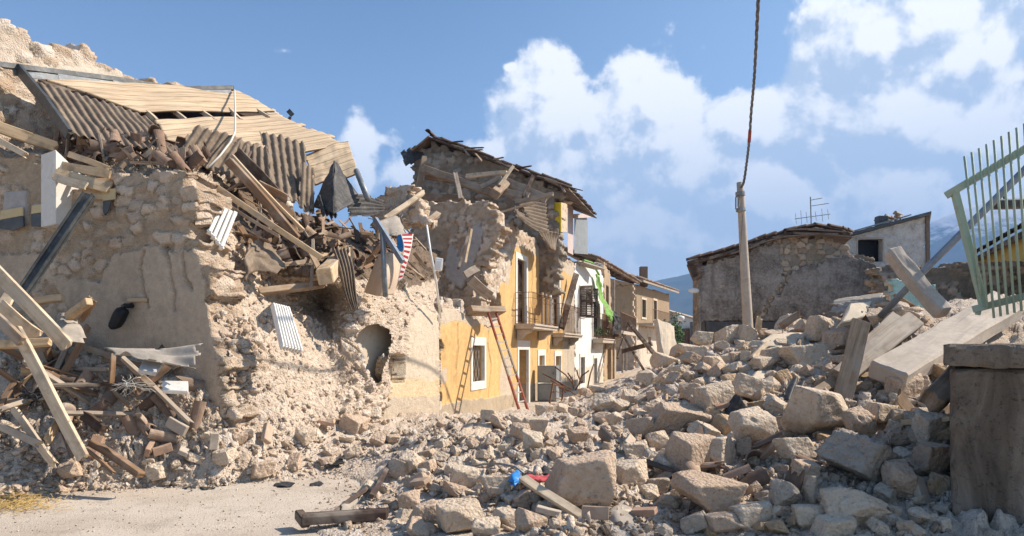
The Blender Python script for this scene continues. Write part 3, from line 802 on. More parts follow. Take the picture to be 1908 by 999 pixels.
# plastered pier of the upper floor
pr = MB()
a0 = CW.pp(78, 420, .12); a1 = CW.pp(128, 420, .12)
zt = CW.px(100, 290)[1]; zb = CW.px(100, 425)[1]
b0 = CW.pp(80, 420, .02); 
q0 = P(76, 400, 9.55); q1 = P(103, 400, 9.3); q2 = P(158, 400, 9.65); q3 = P(130, 400, 9.95)
pr.hexa([Vector((q.x, q.y, zb)) for q in (q0, q1, q2, q3)] + [Vector((q.x, q.y, zt - dz)) for q, dz in zip((q0, q1, q2, q3), (0, .0, .3, .1))])
pr.build('pier', 'plaster_white', A, .01)
# rear wall of the house, standing high above the roof
RW = Plane(-11.3, 0, .297, 1); RW.n = np.array((RW.d[1], -RW.d[0]))
masonry('rear_wall', RW, [(-220, 20), (-60, 48), (12, 45), (40, 52), (62, 74), (95, 78), (120, 92), (150, 90), (182, 98), (184, 116), (215, 122), (240, 134), (255, 152), (330, 158), (400, 172), (450, 178), (490, 186), (508, 200), (530, 215), (540, 330), (540, 560), (-220, 700)],
        thick=.6, res=.05, cell=(.3, .19), relief=.06, parent=A, seed=8, stones=LIME, paints=[([(40, 115), (130, 118), (190, 128), (215, 142), (240, 160), (200, 170), (90, 150), (30, 140)], 'pale', .03, .2)])
# the slope of stones and mortar in front
T2C = [ # columns from the broken cross wall to the stump by the yellow front; each from the foot to the floor behind
 [(440, 850, 8.75), (432, 780, 8.85), (425, 720, 8.95), (412, 640, 9.0), (398, 570, 9.05), (385, 510, 9.1), (368, 440, 9.2), (350, 370, 9.3), (345, 325, 9.6), (350, 300, 11.0), (380, 295, 13)],
 [(505, 838, 9.0), (492, 770, 9.2), (480, 710, 9.35), (468, 640, 9.5), (455, 580, 9.6), (440, 520, 9.7), (425, 460, 9.8), (405, 400, 9.95), (395, 360, 10.3), (400, 335, 11.4), (430, 320, 13)],
 [(565, 826, 9.5), (560, 765, 9.8), (552, 705, 10.0), (545, 650, 10.2), (537, 605, 10.5), (528, 572, 11.0), (518, 535, 11.0), (505, 490, 10.6), (505, 465, 11.0), (505, 430, 12), (520, 400, 13.5)],
 [(620, 812, 10.2), (618, 765, 10.4), (612, 710, 10.7), (606, 650, 11.1), (601, 610, 11.8), (597, 578, 12.6), (592, 545, 12.4), (586, 512, 10.9), (585, 490, 11.4), (590, 455, 12.4), (600, 420, 14)],
 [(672, 800, 11.0), (670, 755, 11.1), (668, 705, 11.25), (664, 655, 11.4), (660, 610, 11.5), (655, 575, 11.6), (652, 545, 11.7), (650, 520, 11.8), (655, 495, 12.2), (660, 465, 13.2), (670, 430, 15)],
 [(735, 790, 12.3), (735, 745, 12.3), (735, 700, 12.35), (735, 655, 12.4), (735, 615, 12.45), (735, 580, 12.55), (735, 560, 12.7), (735, 540, 12.9), (740, 520, 13.5), (745, 490, 14.4), (750, 450, 16)],
 [(818, 780, 14.4), (818, 735, 14.45), (818, 690, 14.45), (818, 645, 14.45), (818, 605, 14.5), (816, 575, 14.6), (814, 555, 14.7), (812, 535, 14.9), (815, 515, 15.4), (818, 490, 16.4), (820, 470, 17.5)]]
ctrl = [[P(*q) for q in c] for c in T2C]
G2 = grid_interp(list(map(list, zip(*ctrl))), 300, 330)
fr2 = np.linspace(0, 1, 300)[None, :].repeat(330, 0); fv2 = np.linspace(0, 1, 330)[:, None].repeat(300, 1)
G2b, tint2 = relief_surface(G2, seed=5, cell=.17, amp=.11, dustiness=.78, small=.5, dust=(.63, .515, .40))
# the stump of the front near the yellow house keeps its plaster
pxx = CX + G2[:, :, 0] / G2[:, :, 1] * F; pyy = HY - (G2[:, :, 2] - EYE) / G2[:, :, 1] * F
js = .0 * pxx; nz2 = fbm(G2.reshape(-1, 3) * 2.3, 4, 77).reshape(330, 300)
flatm = inpoly((pxx + 30 * nz2).ravel(), (pyy + 26 * nz2).ravel(), [(742, 690), (760, 600), (790, 570), (830, 560), (830, 790), (690, 790), (735, 740)]).reshape(330, 300)
w_ = flatm.astype(float)[:, :, None]
for _ in range(3): w_[1:-1, 1:-1] = (w_[1:-1, 1:-1] + w_[:-2, 1:-1] + w_[2:, 1:-1] + w_[1:-1, :-2] + w_[1:-1, 2:]) / 5
G2 = G2b * (1 - w_) + (G2 + (G2b - G2) * .18) * w_
t2 = tint2.reshape(330, 300, 3)
col_pl = np.where((pyy < 706 + 14 * nz2)[:, :, None], np.array((.54, .455, .345)), np.where((pyy < 738 + 10 * nz2)[:, :, None], np.array((.55, .43, .275)), np.array((.45, .375, .285))))
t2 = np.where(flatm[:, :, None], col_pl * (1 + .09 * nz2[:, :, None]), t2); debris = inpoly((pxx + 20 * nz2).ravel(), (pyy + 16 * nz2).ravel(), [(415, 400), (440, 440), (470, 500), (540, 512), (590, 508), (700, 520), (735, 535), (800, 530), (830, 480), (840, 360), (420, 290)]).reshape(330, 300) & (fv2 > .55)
t2 = np.where(debris[:, :, None], np.array((.15, .105, .072)) * (1 + .5 * nz2[:, :, None]) + .12 * t2, t2)  # debris brown, tinted darker to stand in for shadowed voids
t2 = np.concatenate([t2, np.where(flatm, .35, 1)[:, :, None]], 2)
hole = inpoly((pxx + 7 * nz2).ravel(), (pyy + 7 * nz2).ravel(), [(668, 622), (682, 606), (705, 603), (722, 612), (726, 632), (724, 660), (714, 690), (712, 716), (698, 716), (684, 700), (676, 676), (677, 645), (664, 640)]).reshape(330, 300)
hole2 = inpoly((pxx + 7 * nz2).ravel(), (pyy + 7 * nz2).ravel(), [(726, 668), (738, 656), (752, 662), (754, 690), (752, 716), (735, 718), (722, 700)]).reshape(330, 300)
inset = hole2[:, :, None] * np.array((-FAC.n[0], -FAC.n[1], 0)) * .25
G2 = G2 + inset
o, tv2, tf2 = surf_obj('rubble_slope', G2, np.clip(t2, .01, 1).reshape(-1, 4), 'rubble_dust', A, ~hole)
BV2 = BVHTree.FromPolygons([Vector(v) for v in tv2], [tuple(map(int, f)) for f in tf2])
# plastered niche seen through the broken doorway
n0, n1 = P(655, 700, 11.85), P(738, 700, 12.95)
nb = MB(); zlo, zhi = .6, 2.35
nb.hexa([(n0.x, n0.y, zlo), (n1.x, n1.y, zlo), (n1.x - .2, n1.y + .2, zlo), (n0.x - .2, n0.y + .2, zlo), (n0.x, n0.y, zhi), (n1.x, n1.y, zhi), (n1.x - .2, n1.y + .2, zhi), (n0.x - .2, n0.y + .2, zhi)])
e0, e1 = P(640, 700, 11.3), P(735, 700, 12.7)
nb.build('inner_wall', 'plaster_cream', A)

# fallen roof of that house: plank deck in three strips, its rafters, the metal edge
RF = thing('roof', (0, 0, 0), None, None); RF.parent = A; RF.location = P(300, 200, 11.5) - Vector(A.location)
def deck(tl, tr, br, bl, rows, sag=.05, seed=0, torn=.0, name='plank_deck'):
    nu_, nv_ = 70, 40
    G = grid_interp([[tl, tr], [bl, br]], nu_, nv_); N = grid_normals(G)
    u = np.linspace(0, 1, nu_)[None].repeat(nv_, 0); v = np.linspace(0, 1, nv_)[:, None].repeat(nu_, 1)
    nz = fbm(np.stack([u.ravel() * 3 + seed, v.ravel() * 2, u.ravel() * 0], 1), 3, seed).reshape(nv_, nu_)
    G = G + N * (sag * nz)[:, :, None]
    rw = np.floor(v * rows * .999); e = fbm(np.stack([rw.ravel() * 3.7, rw.ravel() * 0, rw.ravel() * 0 + seed], 1), 1, 3).reshape(nv_, nu_)
    keep = (u > .012 + .03 * (e + .3)) & (u < .988 - .035 * (e + .3)) if torn else None
    L = (Vector(tr) - Vector(tl)).length
    return shell(name, G, .035, 'dark_wood' if name == 'gap_shade_sheet' else 'plank_deck', RF, keep, smooth=False, uv=np.stack([u * L, v * rows], 2))
deck(P(48, 136, 10.9), P(440, 172, 14.2), P(512, 207, 14.4), P(262, 210, 11.7), 6, seed=1)
deck(P(282, 227, 11.5), P(520, 212, 14.4), P(652, 266, 14.0), P(330, 330, 10.9), 10, seed=3, torn=1)
deck(P(70, 150, 11.5), P(440, 180, 14.9), P(600, 262, 14.9), P(320, 300, 12.0), 6, seed=6, name='gap_shade_sheet')  # dark sheet added behind the decks so the gap between them reads as shade
deck(P(566, 290, 13.2), P(650, 262, 13.9), P(668, 325, 13.2), P(585, 345, 12.6), 5, seed=4, torn=1)
for i, (x0, y0, Y0, x1, y1, Y1) in enumerate([(262, 204, 11.95, 296, 232, 11.65), (318, 204, 12.45, 350, 232, 12.15), (368, 203, 12.95, 400, 228, 12.65), (420, 202, 13.55, 450, 226, 13.25), (468, 200, 14.2, 500, 222, 13.9)]):
    beam('rafter', None, None, P(x0, y0 - 3, Y0), P(x1, y1 - 2, Y1), .06, .08, 'pale_plank', parent=None, seed=i)
    r = bpy.context.scene.objects[-1] if False else COL.objects[-1]
    loc = Vector(r.location); r.parent = RF; r.location = loc - Vector(RF.location) - Vector(A.location)
fl = MB(); path = [P(8, 126, 10.6), P(120, 140, 11.4), P(220, 152, 12.2), P(330, 170, 13.2), P(436, 167, 14.1)]
for i in range(4):
    a, b = path[i], path[i + 1]
    fl.prism([a + Vector((0, 0, .06)), a + Vector((.05, -.16, .03)), a + Vector((.05, -.17, -.05)), a + Vector((0, 0, -.02))], b - a)
fl.build('metal_edge', 'dark_zinc', RF)
fl2 = MB()
for i in range(4):
    a, b = path[i], path[i + 1]
    if i == 0: a = P(38, 131, 10.85)
    fl2.bar(a + Vector((.03, -.2, -.11)), b + Vector((.03, -.2, -.13)), .02, .10)
fl2.build('fascia_strip', 'zinc', RF)
MB().bar(P(34, 128, 10.7), P(85, 190, 10.2), .05, .16).bar(P(85, 190, 10.2), P(128, 250, 9.8), .05, .15).build('rake_strip', 'dark_zinc', RF)

# ================================================================== YELLOW HOUSE
B = thing('yellow_house', FAC.at(20, 0, -2.5), 'ochre yellow house with torn open gable and two balconies, beside the red ladder', 'house')
k_of = lambda px: FAC.px(px, 651)[0]
def rect(x0, y0, x1, y1): # rectangle on the front given by its left edge and the heights measured there
    k0, z0 = FAC.px(x0, y0); _, z1 = FAC.px(x0, y1); k1 = k_of(x1); return k0, k1, z1, z0
W1 = rect(876, 644, 898, 712); D1 = rect(960, 481, 977, 603); D2 = rect(1027, 512, 1039, 612); G1 = rect(963, 652, 981, 756); G2w = rect(1001, 663, 1011, 704); G3 = rect(1032, 664, 1042, 712)
def rpoly(r): return [(r[0], r[2]), (r[1], r[2]), (r[1], r[3]), (r[0], r[3])]
fx = lambda poly: [FAC.px(*q) for q in poly]
yo = fx([(817, 560), (830, 556), (845, 570), (862, 566), (875, 590), (925, 600), (930, 560), (905, 545), (902, 520), (905, 495), (925, 480), (945, 462), (940, 430), (950, 412), (970, 430), (1005, 452), (1040, 466), (1068, 488), (1069, 760), (1069, 790), (817, 800)])
ypaint = fx([(817, 602), (838, 598), (862, 600), (870, 608), (890, 606), (905, 612), (925, 604), (928, 585), (925, 535), (936, 525), (945, 530), (952, 470), (962, 464), (985, 468), (1000, 480), (1024, 485), (1050, 505), (1068, 520), (1069, 800), (817, 800)])
dado = fx([(817, 756), (862, 745), (905, 742), (950, 733), (960, 720), (1000, 712), (1069, 702), (1069, 800), (817, 800)])
masonry('front_wall', FAC, yo, thick=.5, res=.032, cell=(.26, .17), relief=.04, parent=B, seed=12, px_in=False, rimnoise=.07,
        cracks=[fx([(908, 606), (905, 640), (912, 680), (906, 740)]), fx([(987, 470), (990, 520), (986, 560), (992, 598)]), fx([(1017, 490), (1014, 560), (1018, 640), (1012, 700)]), fx([(848, 604), (850, 650), (846, 690)])], paints=[(fx([(817, 570), (845, 575), (862, 590), (905, 600), (935, 590), (940, 500), (955, 455), (1000, 462), (1068, 498), (1069, 800), (817, 800)]), 'roughcast', .02, .12), (ypaint, 'yellow', .028, .13),
                (fx([(930, 668), (950, 655), (952, 740), (928, 735)]), 'roughcast', .022, .1), (fx([(1046, 560), (1068, 540), (1069, 720), (1048, 715)]), 'roughcast', .022, .16), (fx([(817, 690), (830, 688), (829, 712), (817, 715)]), 'roughcast', .022, .05), (dado, 'dado', .035, .06)],
        holes=[rpoly(r) for r in (W1, D1, D2, G1, G2w, G3)])
def fbox(mb, k0, k1, z0, z1, o0, o1):
    return mb.box(FAC.at((k0 + k1) / 2, (z0 + z1) / 2, (o0 + o1) / 2), (k1 - k0, o1 - o0, z1 - z0), FAC.ax)
def surround(r, wd, top, parent, name, sill=True, mat='plaster_white', bottom=None):
    """stone frame of an opening; returns it as the window or door part"""
    m = MB(); k0, k1, z0, z1 = r; zb = bottom if bottom is not None else z0
    fbox(m, k0 - wd, k0 - .002, zb - (top if sill else 0), z1 + top, -.02, .075); fbox(m, k1 + .002, k1 + wd, zb - (top if sill else 0), z1 + top, -.02, .075)
    fbox(m, k0, k1, z1 + .002, z1 + top, -.02, .073)
    if sill: fbox(m, k0, k1, z0 - top, z0 - .002, -.02, .073)
    return m.build(name, mat, parent, .006)
def pane(r, parent, mat='glass_dark', depth=.22, name='pane'):
    return fbox(MB(), r[0] - .02, r[1] + .02, r[2] - .02, r[3] + .02, -depth - .04, -depth).build(name, mat, parent)
def shutter(r, parent, depth=.06, leaves=2, mat='shutter_brown'):
    k0, k1, z0, z1 = r; wl = (k1 - k0) / leaves
    for i in range(leaves):
        m = MB(); a, b = k0 + wl * i + .008, k0 + wl * (i + 1) - .008
        for x in (a, b - .07): fbox(m, x, x + .07, z0, z1, -depth - .04, -depth)
        for zz in (z0, (z0 + z1) / 2 - .04, z1 - .08): fbox(m, a + .07, b - .07, zz, zz + .08, -depth - .039, -depth - .001)
        n = int((z1 - z0) / .055)
        for j in range(n):
            zz = z0 + .04 + (z1 - z0 - .08) * j / n
            c = FAC.at((a + b) / 2, zz, -depth - .02); X, N_, Zz = FAC.ax
            t = Matrix.Rotation(R(38), 3, X)
            m.box(c, (b - a - .14, .045, .008), (X, t @ N_, t @ Zz))
        m.build('shutter_leaf', mat, parent)
wn = surround(W1, .12, .20, B, 'window'); pane(W1, wn)
m = MB(); k0, k1, z0, z1 = W1
for i in range(5):
    k = k0 + (k1 - k0) * (i + .5) / 5; m.bar(FAC.at(k, z0, -.06), FAC.at(k, z1, -.06), .014, .014)
for i in range(-3, 6):
    for sgn in (1, -1):
        a = (k0 + (k1 - k0) * (i * .25 if sgn > 0 else 1 - i * .25)); 
        za, zb_ = z0, z1; h_ = z1 - z0; b = a + sgn * h_ * .5
        ta, tb = 0, 1
        lo, hi = (k0, k1)
        if b != a:
            ts = sorted([(lo - a) / (b - a), (hi - a) / (b - a)]); ta, tb = max(0, ts[0]), min(1, ts[1])
        if tb - ta > .05: m.bar(FAC.at(a + (b - a) * ta, za + h_ * ta, -.05), FAC.at(a + (b - a) * tb, za + h_ * tb, -.05), .013, .013)
gr = m.build('grille', 'pale_sheet', wn)
d1 = surround(D1, .17, .17, B, 'balcony_door', False); shutter(D1, d1); pane(D1, d1)
d2 = surround(D2, .15, .2, B, 'balcony_door', False); shutter(D2, d2); pane(D2, d2)
g1 = surround(G1, .16, .28, B, 'entrance_door', False); pane(G1, g1, 'dark_wood', .3, 'door_leaf')
m = MB(); kk = G1[0] + (G1[1] - G1[0]) * .55; fbox(m, kk, kk + .07, G1[2], G1[3], -.29, -.2); m.build('door_edge', 'grey_wood', g1)
for r_ in (G2w, G3):
    q = surround(r_, .17, .2, B, 'window', True); pane(r_, q, 'plaster_grey', .18)
def balcony(px0, px1, ytop, ybot, yrail, parent, depth=.62, label=None):
    k0 = k_of(px0); k1 = k_of(px1); zt = FAC.px(px0, ytop)[1]; zb = FAC.px(px0, ybot)[1]; zr = FAC.px(px0, yrail)[1]
    m = MB(); fbox(m, k0, k1, zb, zt, .076, depth); fbox(m, k0 - .02, k1 + .02, zt - .05, zt + .012, .077, depth + .04)
    sl = m.build('balcony', 'cement', parent, .012)
    for k in (k0 + .12, k1 - .3):
        pts = [FAC.at(k, zb - .003, .08), FAC.at(k, zb - .003, depth - .1), FAC.at(k, zb - .09, depth - .12), FAC.at(k, zb - .15, depth * .55), FAC.at(k, zb - .26, depth * .4), FAC.at(k, zb - .3, .08)]
        MB().prism(pts, Vector((*FAC.d, 0)) * .18).build('bracket', 'cement', sl, .01)
    m = MB(); o = depth - .04
    c = [FAC.at(k0 + .03, 0, .08), FAC.at(k0 + .03, 0, o), FAC.at(k1 - .03, 0, o), FAC.at(k1 - .03, 0, .08)]
    up = lambda p, z: Vector((p.x, p.y, z))
    for a, b in zip(c[:-1], c[1:]):
        m.bar(up(a, zr), up(b, zr), .035, .012); m.bar(up(a, zt + .08), up(b, zt + .08), .02, .01); m.bar(up(a, zr - .16), up(b, zr - .16), .014, .01)
        n = int((b - a).length / .11)
        for i in range(n + 1):
            p = a.lerp(b, i / n); m.bar(up(p, zt + .012), up(p, zr), .012, .012)
    m.build('railing', 'rust', sl)
    return sl, k0, k1, zt
ba1, bk0, bk1, bz = balcony(955, 1003, 604, 613, 545, B)
ba2, ck0, ck1, cz = balcony(1025, 1061, 621, 628, 566, B, .5)
# boards stacked on the first balcony
for i, (f, w_b, mt) in enumerate([(.50, .12, 'plaster_tan'), (.66, .10, 'grey_wood'), (.86, .14, 'plaster_white')]):
    k = bk0 + (bk1 - bk0) * f
    o = MB().box(FAC.at(k, bz + .5, .5), (w_b, .05, .98), FAC.ax).build('board', mt, None, .006)
    tag(o, ['tan board standing in the first balcony of the yellow house', 'grey wooden board in the middle of the first balcony of the yellow house', 'white panel at the far end of the first balcony of the yellow house'][i], 'board')
# torn cross wall between the fallen bay and the standing one
XW = Plane(*FAC.at(17.9 / 1.0, 0)[:2], .958, -.285)
masonry('cross_wall', XW, [(772, 372), (800, 375), (825, 368), (842, 378), (868, 372), (885, 380), (905, 376), (925, 398), (938, 420), (930, 440), (918, 470), (905, 500), (895, 540), (900, 640), (760, 640), (752, 560), (755, 470), (768, 420)],
        thick=.6, res=.04, cell=(.21, .14), relief=.04, stones=np.concatenate([TAN, LIME[:3]]), mortar=(.42, .34, .25), parent=B, seed=21, rimnoise=.07,
        paints=[([(872, 438), (882, 420), (897, 418), (903, 430), (898, 450), (882, 500), (860, 540), (832, 520), (832, 470), (845, 450), (856, 480)], 'greyplaster', .04, .06)])
# high gable wall under the remaining roof
kG = 23.4
GW = Plane(*FAC.at(kG, 0)[:2], .958, -.285)
masonry('gable_wall', GW, [(768, 300), (792, 272), (806, 268), (850, 276), (905, 290), (960, 312), (1010, 335), (1042, 350), (1046, 470), (1040, 560), (770, 560), (768, 420)],
        thick=.5, res=.05, cell=(.26, .2), relief=.07, stones=GREYS, mortar=(.27, .22, .17), parent=B, seed=25)
rf = MB()
z_r = GW.pp(806, 262); z_e = GW.pp(1046, 350)
back = Vector((*FAC.d, 0)) * 5.2
rr = thing('roof', (0, 0, 0), None, None); rr.parent = B; rr.location = z_r - Vector(B.location)
e1 = z_e + (z_e - z_r) * .07; fw = Vector((*FAC.d, 0)) * -.35
rf.prism([z_r + fw, e1 + fw, e1 + fw + Vector((0, 0, .04)), z_r + fw + Vector((0, 0, .04))], back)
rf.build('roof_deck', 'dark_wood', rr)
for i_ in range(16):
    q_ = random.Random(i_); p_ = z_r.lerp(e1, q_.uniform(.05, .98)) + fw + Vector((0, 0, .05)); beam('batten', None, None, p_, p_ + Vector((q_.uniform(.1, .7), q_.uniform(-.5, -.1), q_.uniform(-.35, .02))), .08, .03, ['grey_wood', 'old_wood', 'dark_wood'][i_ % 3], rag=.06, seed=i_)
    o_ = COL.objects[-1]; l_ = Vector(o_.location); o_.parent = rr; o_.location = l_ - rr.location - B.location
l_e = GW.pp(775, 288) ; rf2 = MB().prism([l_e + fw, z_r + fw, z_r + fw + Vector((0, 0, .07)), l_e + fw + Vector((0, 0, .07))], back); rf2.build('roof_deck', 'brown_wood', rr)
# its cover tiles: courses of curved tiles laid over the boards, seen edge on
def tile_field(name, p0, along, down, n_al, n_dn, parent, seed=0, missing=.1, mat='tile_dark', lift=.05, R0=.085):
    V = []; Fs = []; r_ = random.Random(seed); al = Vector(along); dn = Vector(down); nrm = al.cross(dn).normalized()
    if nrm.z < 0: nrm = -nrm
    a_u = al.normalized(); d_u = dn.normalized(); sa = al.length / n_al; sd_ = dn.length / n_dn
    for i in range(n_al):
        for j in range(n_dn):
            if r_.random() < missing: continue
            G = tile_mesh(r_.randint(0, 99), sd_ * 1.22, min(R0, sa * .5)); tw = r_.uniform(-.12, .12)
            c = Vector(p0) + a_u * (sa * (i + .5)) + d_u * (sd_ * (j + .5)) + nrm * (lift + r_.uniform(-.012, .03))
            ax = (d_u + a_u * tw).normalized(); ay = nrm.cross(ax)
            W = np.array(c) + G[:, :, :1] * np.array(ax) + G[:, :, 1:2] * np.array(ay) + G[:, :, 2:] * np.array(nrm)
            W = np.concatenate([W.reshape(-1, 3), (W - np.array(nrm) * .014).reshape(-1, 3)]); o_ = len(V) and sum(len(x) for x in V)
            nv_, nu_ = G.shape[:2]; a = (np.arange(nv_ - 1)[:, None] * nu_ + np.arange(nu_ - 1)[None]).ravel()
            q = np.stack([a, a + 1, a + nu_ + 1, a + nu_], 1); rim = boundary(q); n_ = nu_ * nv_
            V.append(W); Fs.append(np.concatenate([q, q[:, ::-1] + n_, np.stack([rim[:, 1], rim[:, 0], rim[:, 0] + n_, rim[:, 1] + n_], 1)]) + o_)
    return raw(name, np.concatenate(V), np.concatenate(Fs), mat, parent, smooth=False)
tile_field('roof_tiles', z_r + fw + Vector((0, 0, .1)), back, e1 - z_r, 20, 11, rr, 3, .25)
tile_field('ridge_tiles', z_r + fw + Vector((0, 0, .16)) - (e1 - z_r).normalized() * .15, (e1 - z_r).normalized() * .25, back, 1, 11, rr, 5, .1, R0=.11)
# street side of the top floor: post, lintel and inner panels
def on_fac(px, py, out=0.): return FAC.pp(px, py, out)
m = MB(); m.hexa([P(1058, 470, 25.5), P(1068, 475, 26.2), P(1068, 475, 26.6), P(1058, 470, 26.0), P(1058, 368, 25.5), P(1068, 378, 26.2), P(1068, 378, 26.6), P(1058, 368, 26.0)]); m.build('door_jamb', 'plaster_pink', B)
m = MB(); m.hexa([P(1070, 472, 26.6), P(1094, 474, 28.4), P(1096, 474, 29.2), P(1071, 472, 27.2), P(1070, 403, 26.6), P(1093, 402, 28.4), P(1095, 402, 29.2), P(1071, 403, 27.2)]); m.build('upper_panel', 'cabinet_grey', B)
m = MB(); m.bar(P(1066, 403, 26.5), P(1096, 402, 28.6), .2, .16); m.build('lintel', 'plaster_pink', B)
m = MB(); m.bar(P(1040, 352, 23.5), P(1088, 390, 28.0), .06, .16); m.build('fascia_board', 'pale_plank', B)
m = MB(); m.bar(P(1058, 376, 24.6), P(1090, 386, 27.2), .3, .05); m.build('soffit_board', 'pale_plank', B)

# ================================================================== WHITE HOUSE beside it
C = thing('white_house', FAC.at(33, 0, -2.5), 'narrow white rendered house with brown shutters and a green cloth, next to the yellow house', 'house')
kc0, kc1 = k_of(1069.5), k_of(1123)
zc0, zc1 = FAC.px(1070, 490)[1], FAC.px(1123, 508)[1]
S1 = rect(1077, 533, 1087, 590); S2 = rect(1103, 562, 1115, 628); H1 = rect(1079, 666, 1087, 716); H2 = rect(1104, 668, 1110, 722)
masonry('front_wall', FAC, [(kc0, -.2), (kc1, -.2), (kc1, zc1 - .1), (kc0 + 4, zc1 + .1), (kc0, zc0)], thick=.5, res=.05, relief=.03, parent=C, seed=31, px_in=False, ragged=True,
        paints=[([(kc0 - 1, -1), (kc1 + 1, -1), (kc1 + 1, 9), (kc0 - 1, 9)], 'white', .02, .02), ([(kc0 - 1, -1), (kc1 + 1, -1), (kc1 + 1, .9), (kc0 - 1, .8)], 'pale', .03, .1)], holes=[rpoly(r) for r in (S1, S2, H1, H2)])
wS = surround(S1, .04, .04, C, 'window', True, 'plaster_white'); pane(S1, wS, 'shutter_brown', .1)
def leaf_open(r, kside, ang, parent, mat='shutter_brown'):
    """a louvred leaf swung open about its hinge"""
    k0, k1, z0, z1 = r; wl = .55; h = FAC.at(k0 if kside < 0 else k1, z0, .09)
    X = Vector((*FAC.d, 0)) * (1 if kside > 0 else -1); N_ = Vector((*FAC.n, 0)); ax = (X * math.cos(ang) + N_ * math.sin(ang)).normalized(); nn = ax.cross(Vector((0, 0, 1)))
    m = MB(); Z = Vector((0, 0, 1)); H = z1 - z0
    for s in (.035, wl - .035): m.box(h + ax * s + Z * H / 2, (.07, .04, H), (ax, nn, Z))
    for zz in (.04, H / 2, H - .04): m.box(h + ax * wl / 2 + Z * zz, (wl - .14, .039, .08), (ax, nn, Z))
    t = Matrix.Rotation(R(40), 3, ax)
    for j in range(int(H / .07)): m.box(h + ax * wl / 2 + Z * (.06 + j * .07), (wl - .14, .055, .01), (ax, t @ nn, t @ Z))
    m.build('shutter_leaf', mat, parent)
leaf_open(S1, -1, R(78), wS); leaf_open(S1, 1, R(65), wS)
dS = surround(S2, .1, .12, C, 'balcony_door', False); pane(S2, dS, 'glass_dark', .1); shutter(S2, dS)
for r_ in (H1, H2): q = surround(r_, .14, .16, C, 'window', True); pane(r_, q, 'glass_dark', .15)
bC, _, _, bzC = balcony(1101, 1127, 631, 639, 585, C, .55)
m = MB(); m.bar(FAC.at(kc0 + .3, zc0 + .05, .1), FAC.at(kc0 + 3.4, zc0 + .1, .5), .5, .05); 
m.build('eave_slab', 'pale_sheet', C)
# ================================================================== ruined tan house with the sagging eave
D = thing('ruined_house', FAC.at(48, 0, -3), 'half fallen tan house with a sagging tiled eave, just beyond the white house', 'house')
kd0, kd1 = kc1 + .02, k_of(1149)
masonry('front_wall', FAC, [(kd0, -.2), (kd1, -.2), (kd1, 2.0), (kd0 + 8, 2.3), (kd0 + 4, 2.5), (kd0 + 2.6, 3.4), (kd0 + 2.2, 5.6), (kd0, 5.9)], thick=.5, res=.08, cell=(.3, .2), relief=.05, parent=D, seed=41, px_in=False, rimnoise=.1,
        paints=[([(kd0 - 1, -1), (kd0 + 14, -1), (kd0 + 14, 2.2), (kd0 + 2.4, 2.6), (kd0 + 2.0, 9), (kd0 - 1, 9)], 'tan', .03, .2)],
        holes=[[(kd0 + 1.2, -.2), (kd0 + 2.5, -.2), (kd0 + 2.5, 1.75), (kd0 + 1.2, 1.75)], [(kd0 + 4.4, -.2), (kd0 + 5.9, -.2), (kd0 + 5.9, 1.7), (kd0 + 4.4, 1.7)], [(kd0 + .7, 2.9), (kd0 + 1.6, 2.9), (kd0 + 1.6, 4.8), (kd0 + .7, 4.8)]])
for (u0, u1, v0, v1) in ((1.2, 2.5, -.2, 1.75), (4.4, 5.9, -.2, 1.7), (.7, 1.6, 2.9, 4.8)): fbox(MB(), kd0 + u0 - .1, kd0 + u1 + .1, v0, v1 + .1, -.45, -.35).build('door', 'shutter_brown', D)  # dark panels standing in for the unlit rooms behind these openings
for q_ in (3.0, 6.5, 8.2): fbox(MB(), kd0 + q_, kd0 + q_ + .12, -.2, 5.4 if q_ < 4 else 1.9, .06, .16).build('downpipe', 'grey_wood', D)
bD = fbox(MB(), kd0 + .3, kd0 + 7.2, 2.38, 2.55, .08, .9).build('balcony', 'cement', D)
m = MB()
for i_ in range(15): m.bar(FAC.at(kd0 + .35 + i_ * .46, 2.55, .86), FAC.at(kd0 + .35 + i_ * .46, 3.45, .86), .03, .03)
m.bar(FAC.at(kd0 + .3, 3.47, .86), FAC.at(kd0 + 7.1, 3.42, .86), .05, .05); m.build('railing', 'rust', bD)
DP = Plane(*FAC.at(kd0 + 10.5, 0)[:2], .958, -.285)
masonry('side_wall', DP, [(1136, 530), (1182, 530), (1184, 600), (1186, 700), (1130, 700), (1130, 600)], thick=.5, res=.08, cell=(.3, .2), relief=.05, parent=D, seed=42, stones=TAN, paints=[([(1140, 530), (1184, 528), (1184, 600), (1150, 610)], 'tan', .03, .3)])
ev0, ev1 = P(1112, 484, 37), P(1192, 530, 46); up_ = P(1100, 470, 40) - P(1112, 484, 37)
inn = Vector((-FAC.n[0], -FAC.n[1], 0)) * 2.4 + Vector((0, 0, .75))
rd = MB().prism([ev0, ev0 + inn, ev0 + inn + Vector((0, 0, .12)), ev0 + Vector((0, 0, .12))], ev1 - ev0).build('roof', 'brown_wood', D)
tile_field('roof_tiles', ev0 + inn + Vector((0, 0, .16)), ev1 - ev0, -inn * 1.05, 34, 6, rd, 9, .15, 'terracotta', R0=.12)
for i in range(9):
    p = ev0.lerp(ev1, (i + .5) / 9); MB().bar(p + inn * .1 - Vector((0, 0, .07)), p + inn * .6 - Vector((0, 0, .07)), .1, .12).build('eave_rafter', 'dark_wood', rd)
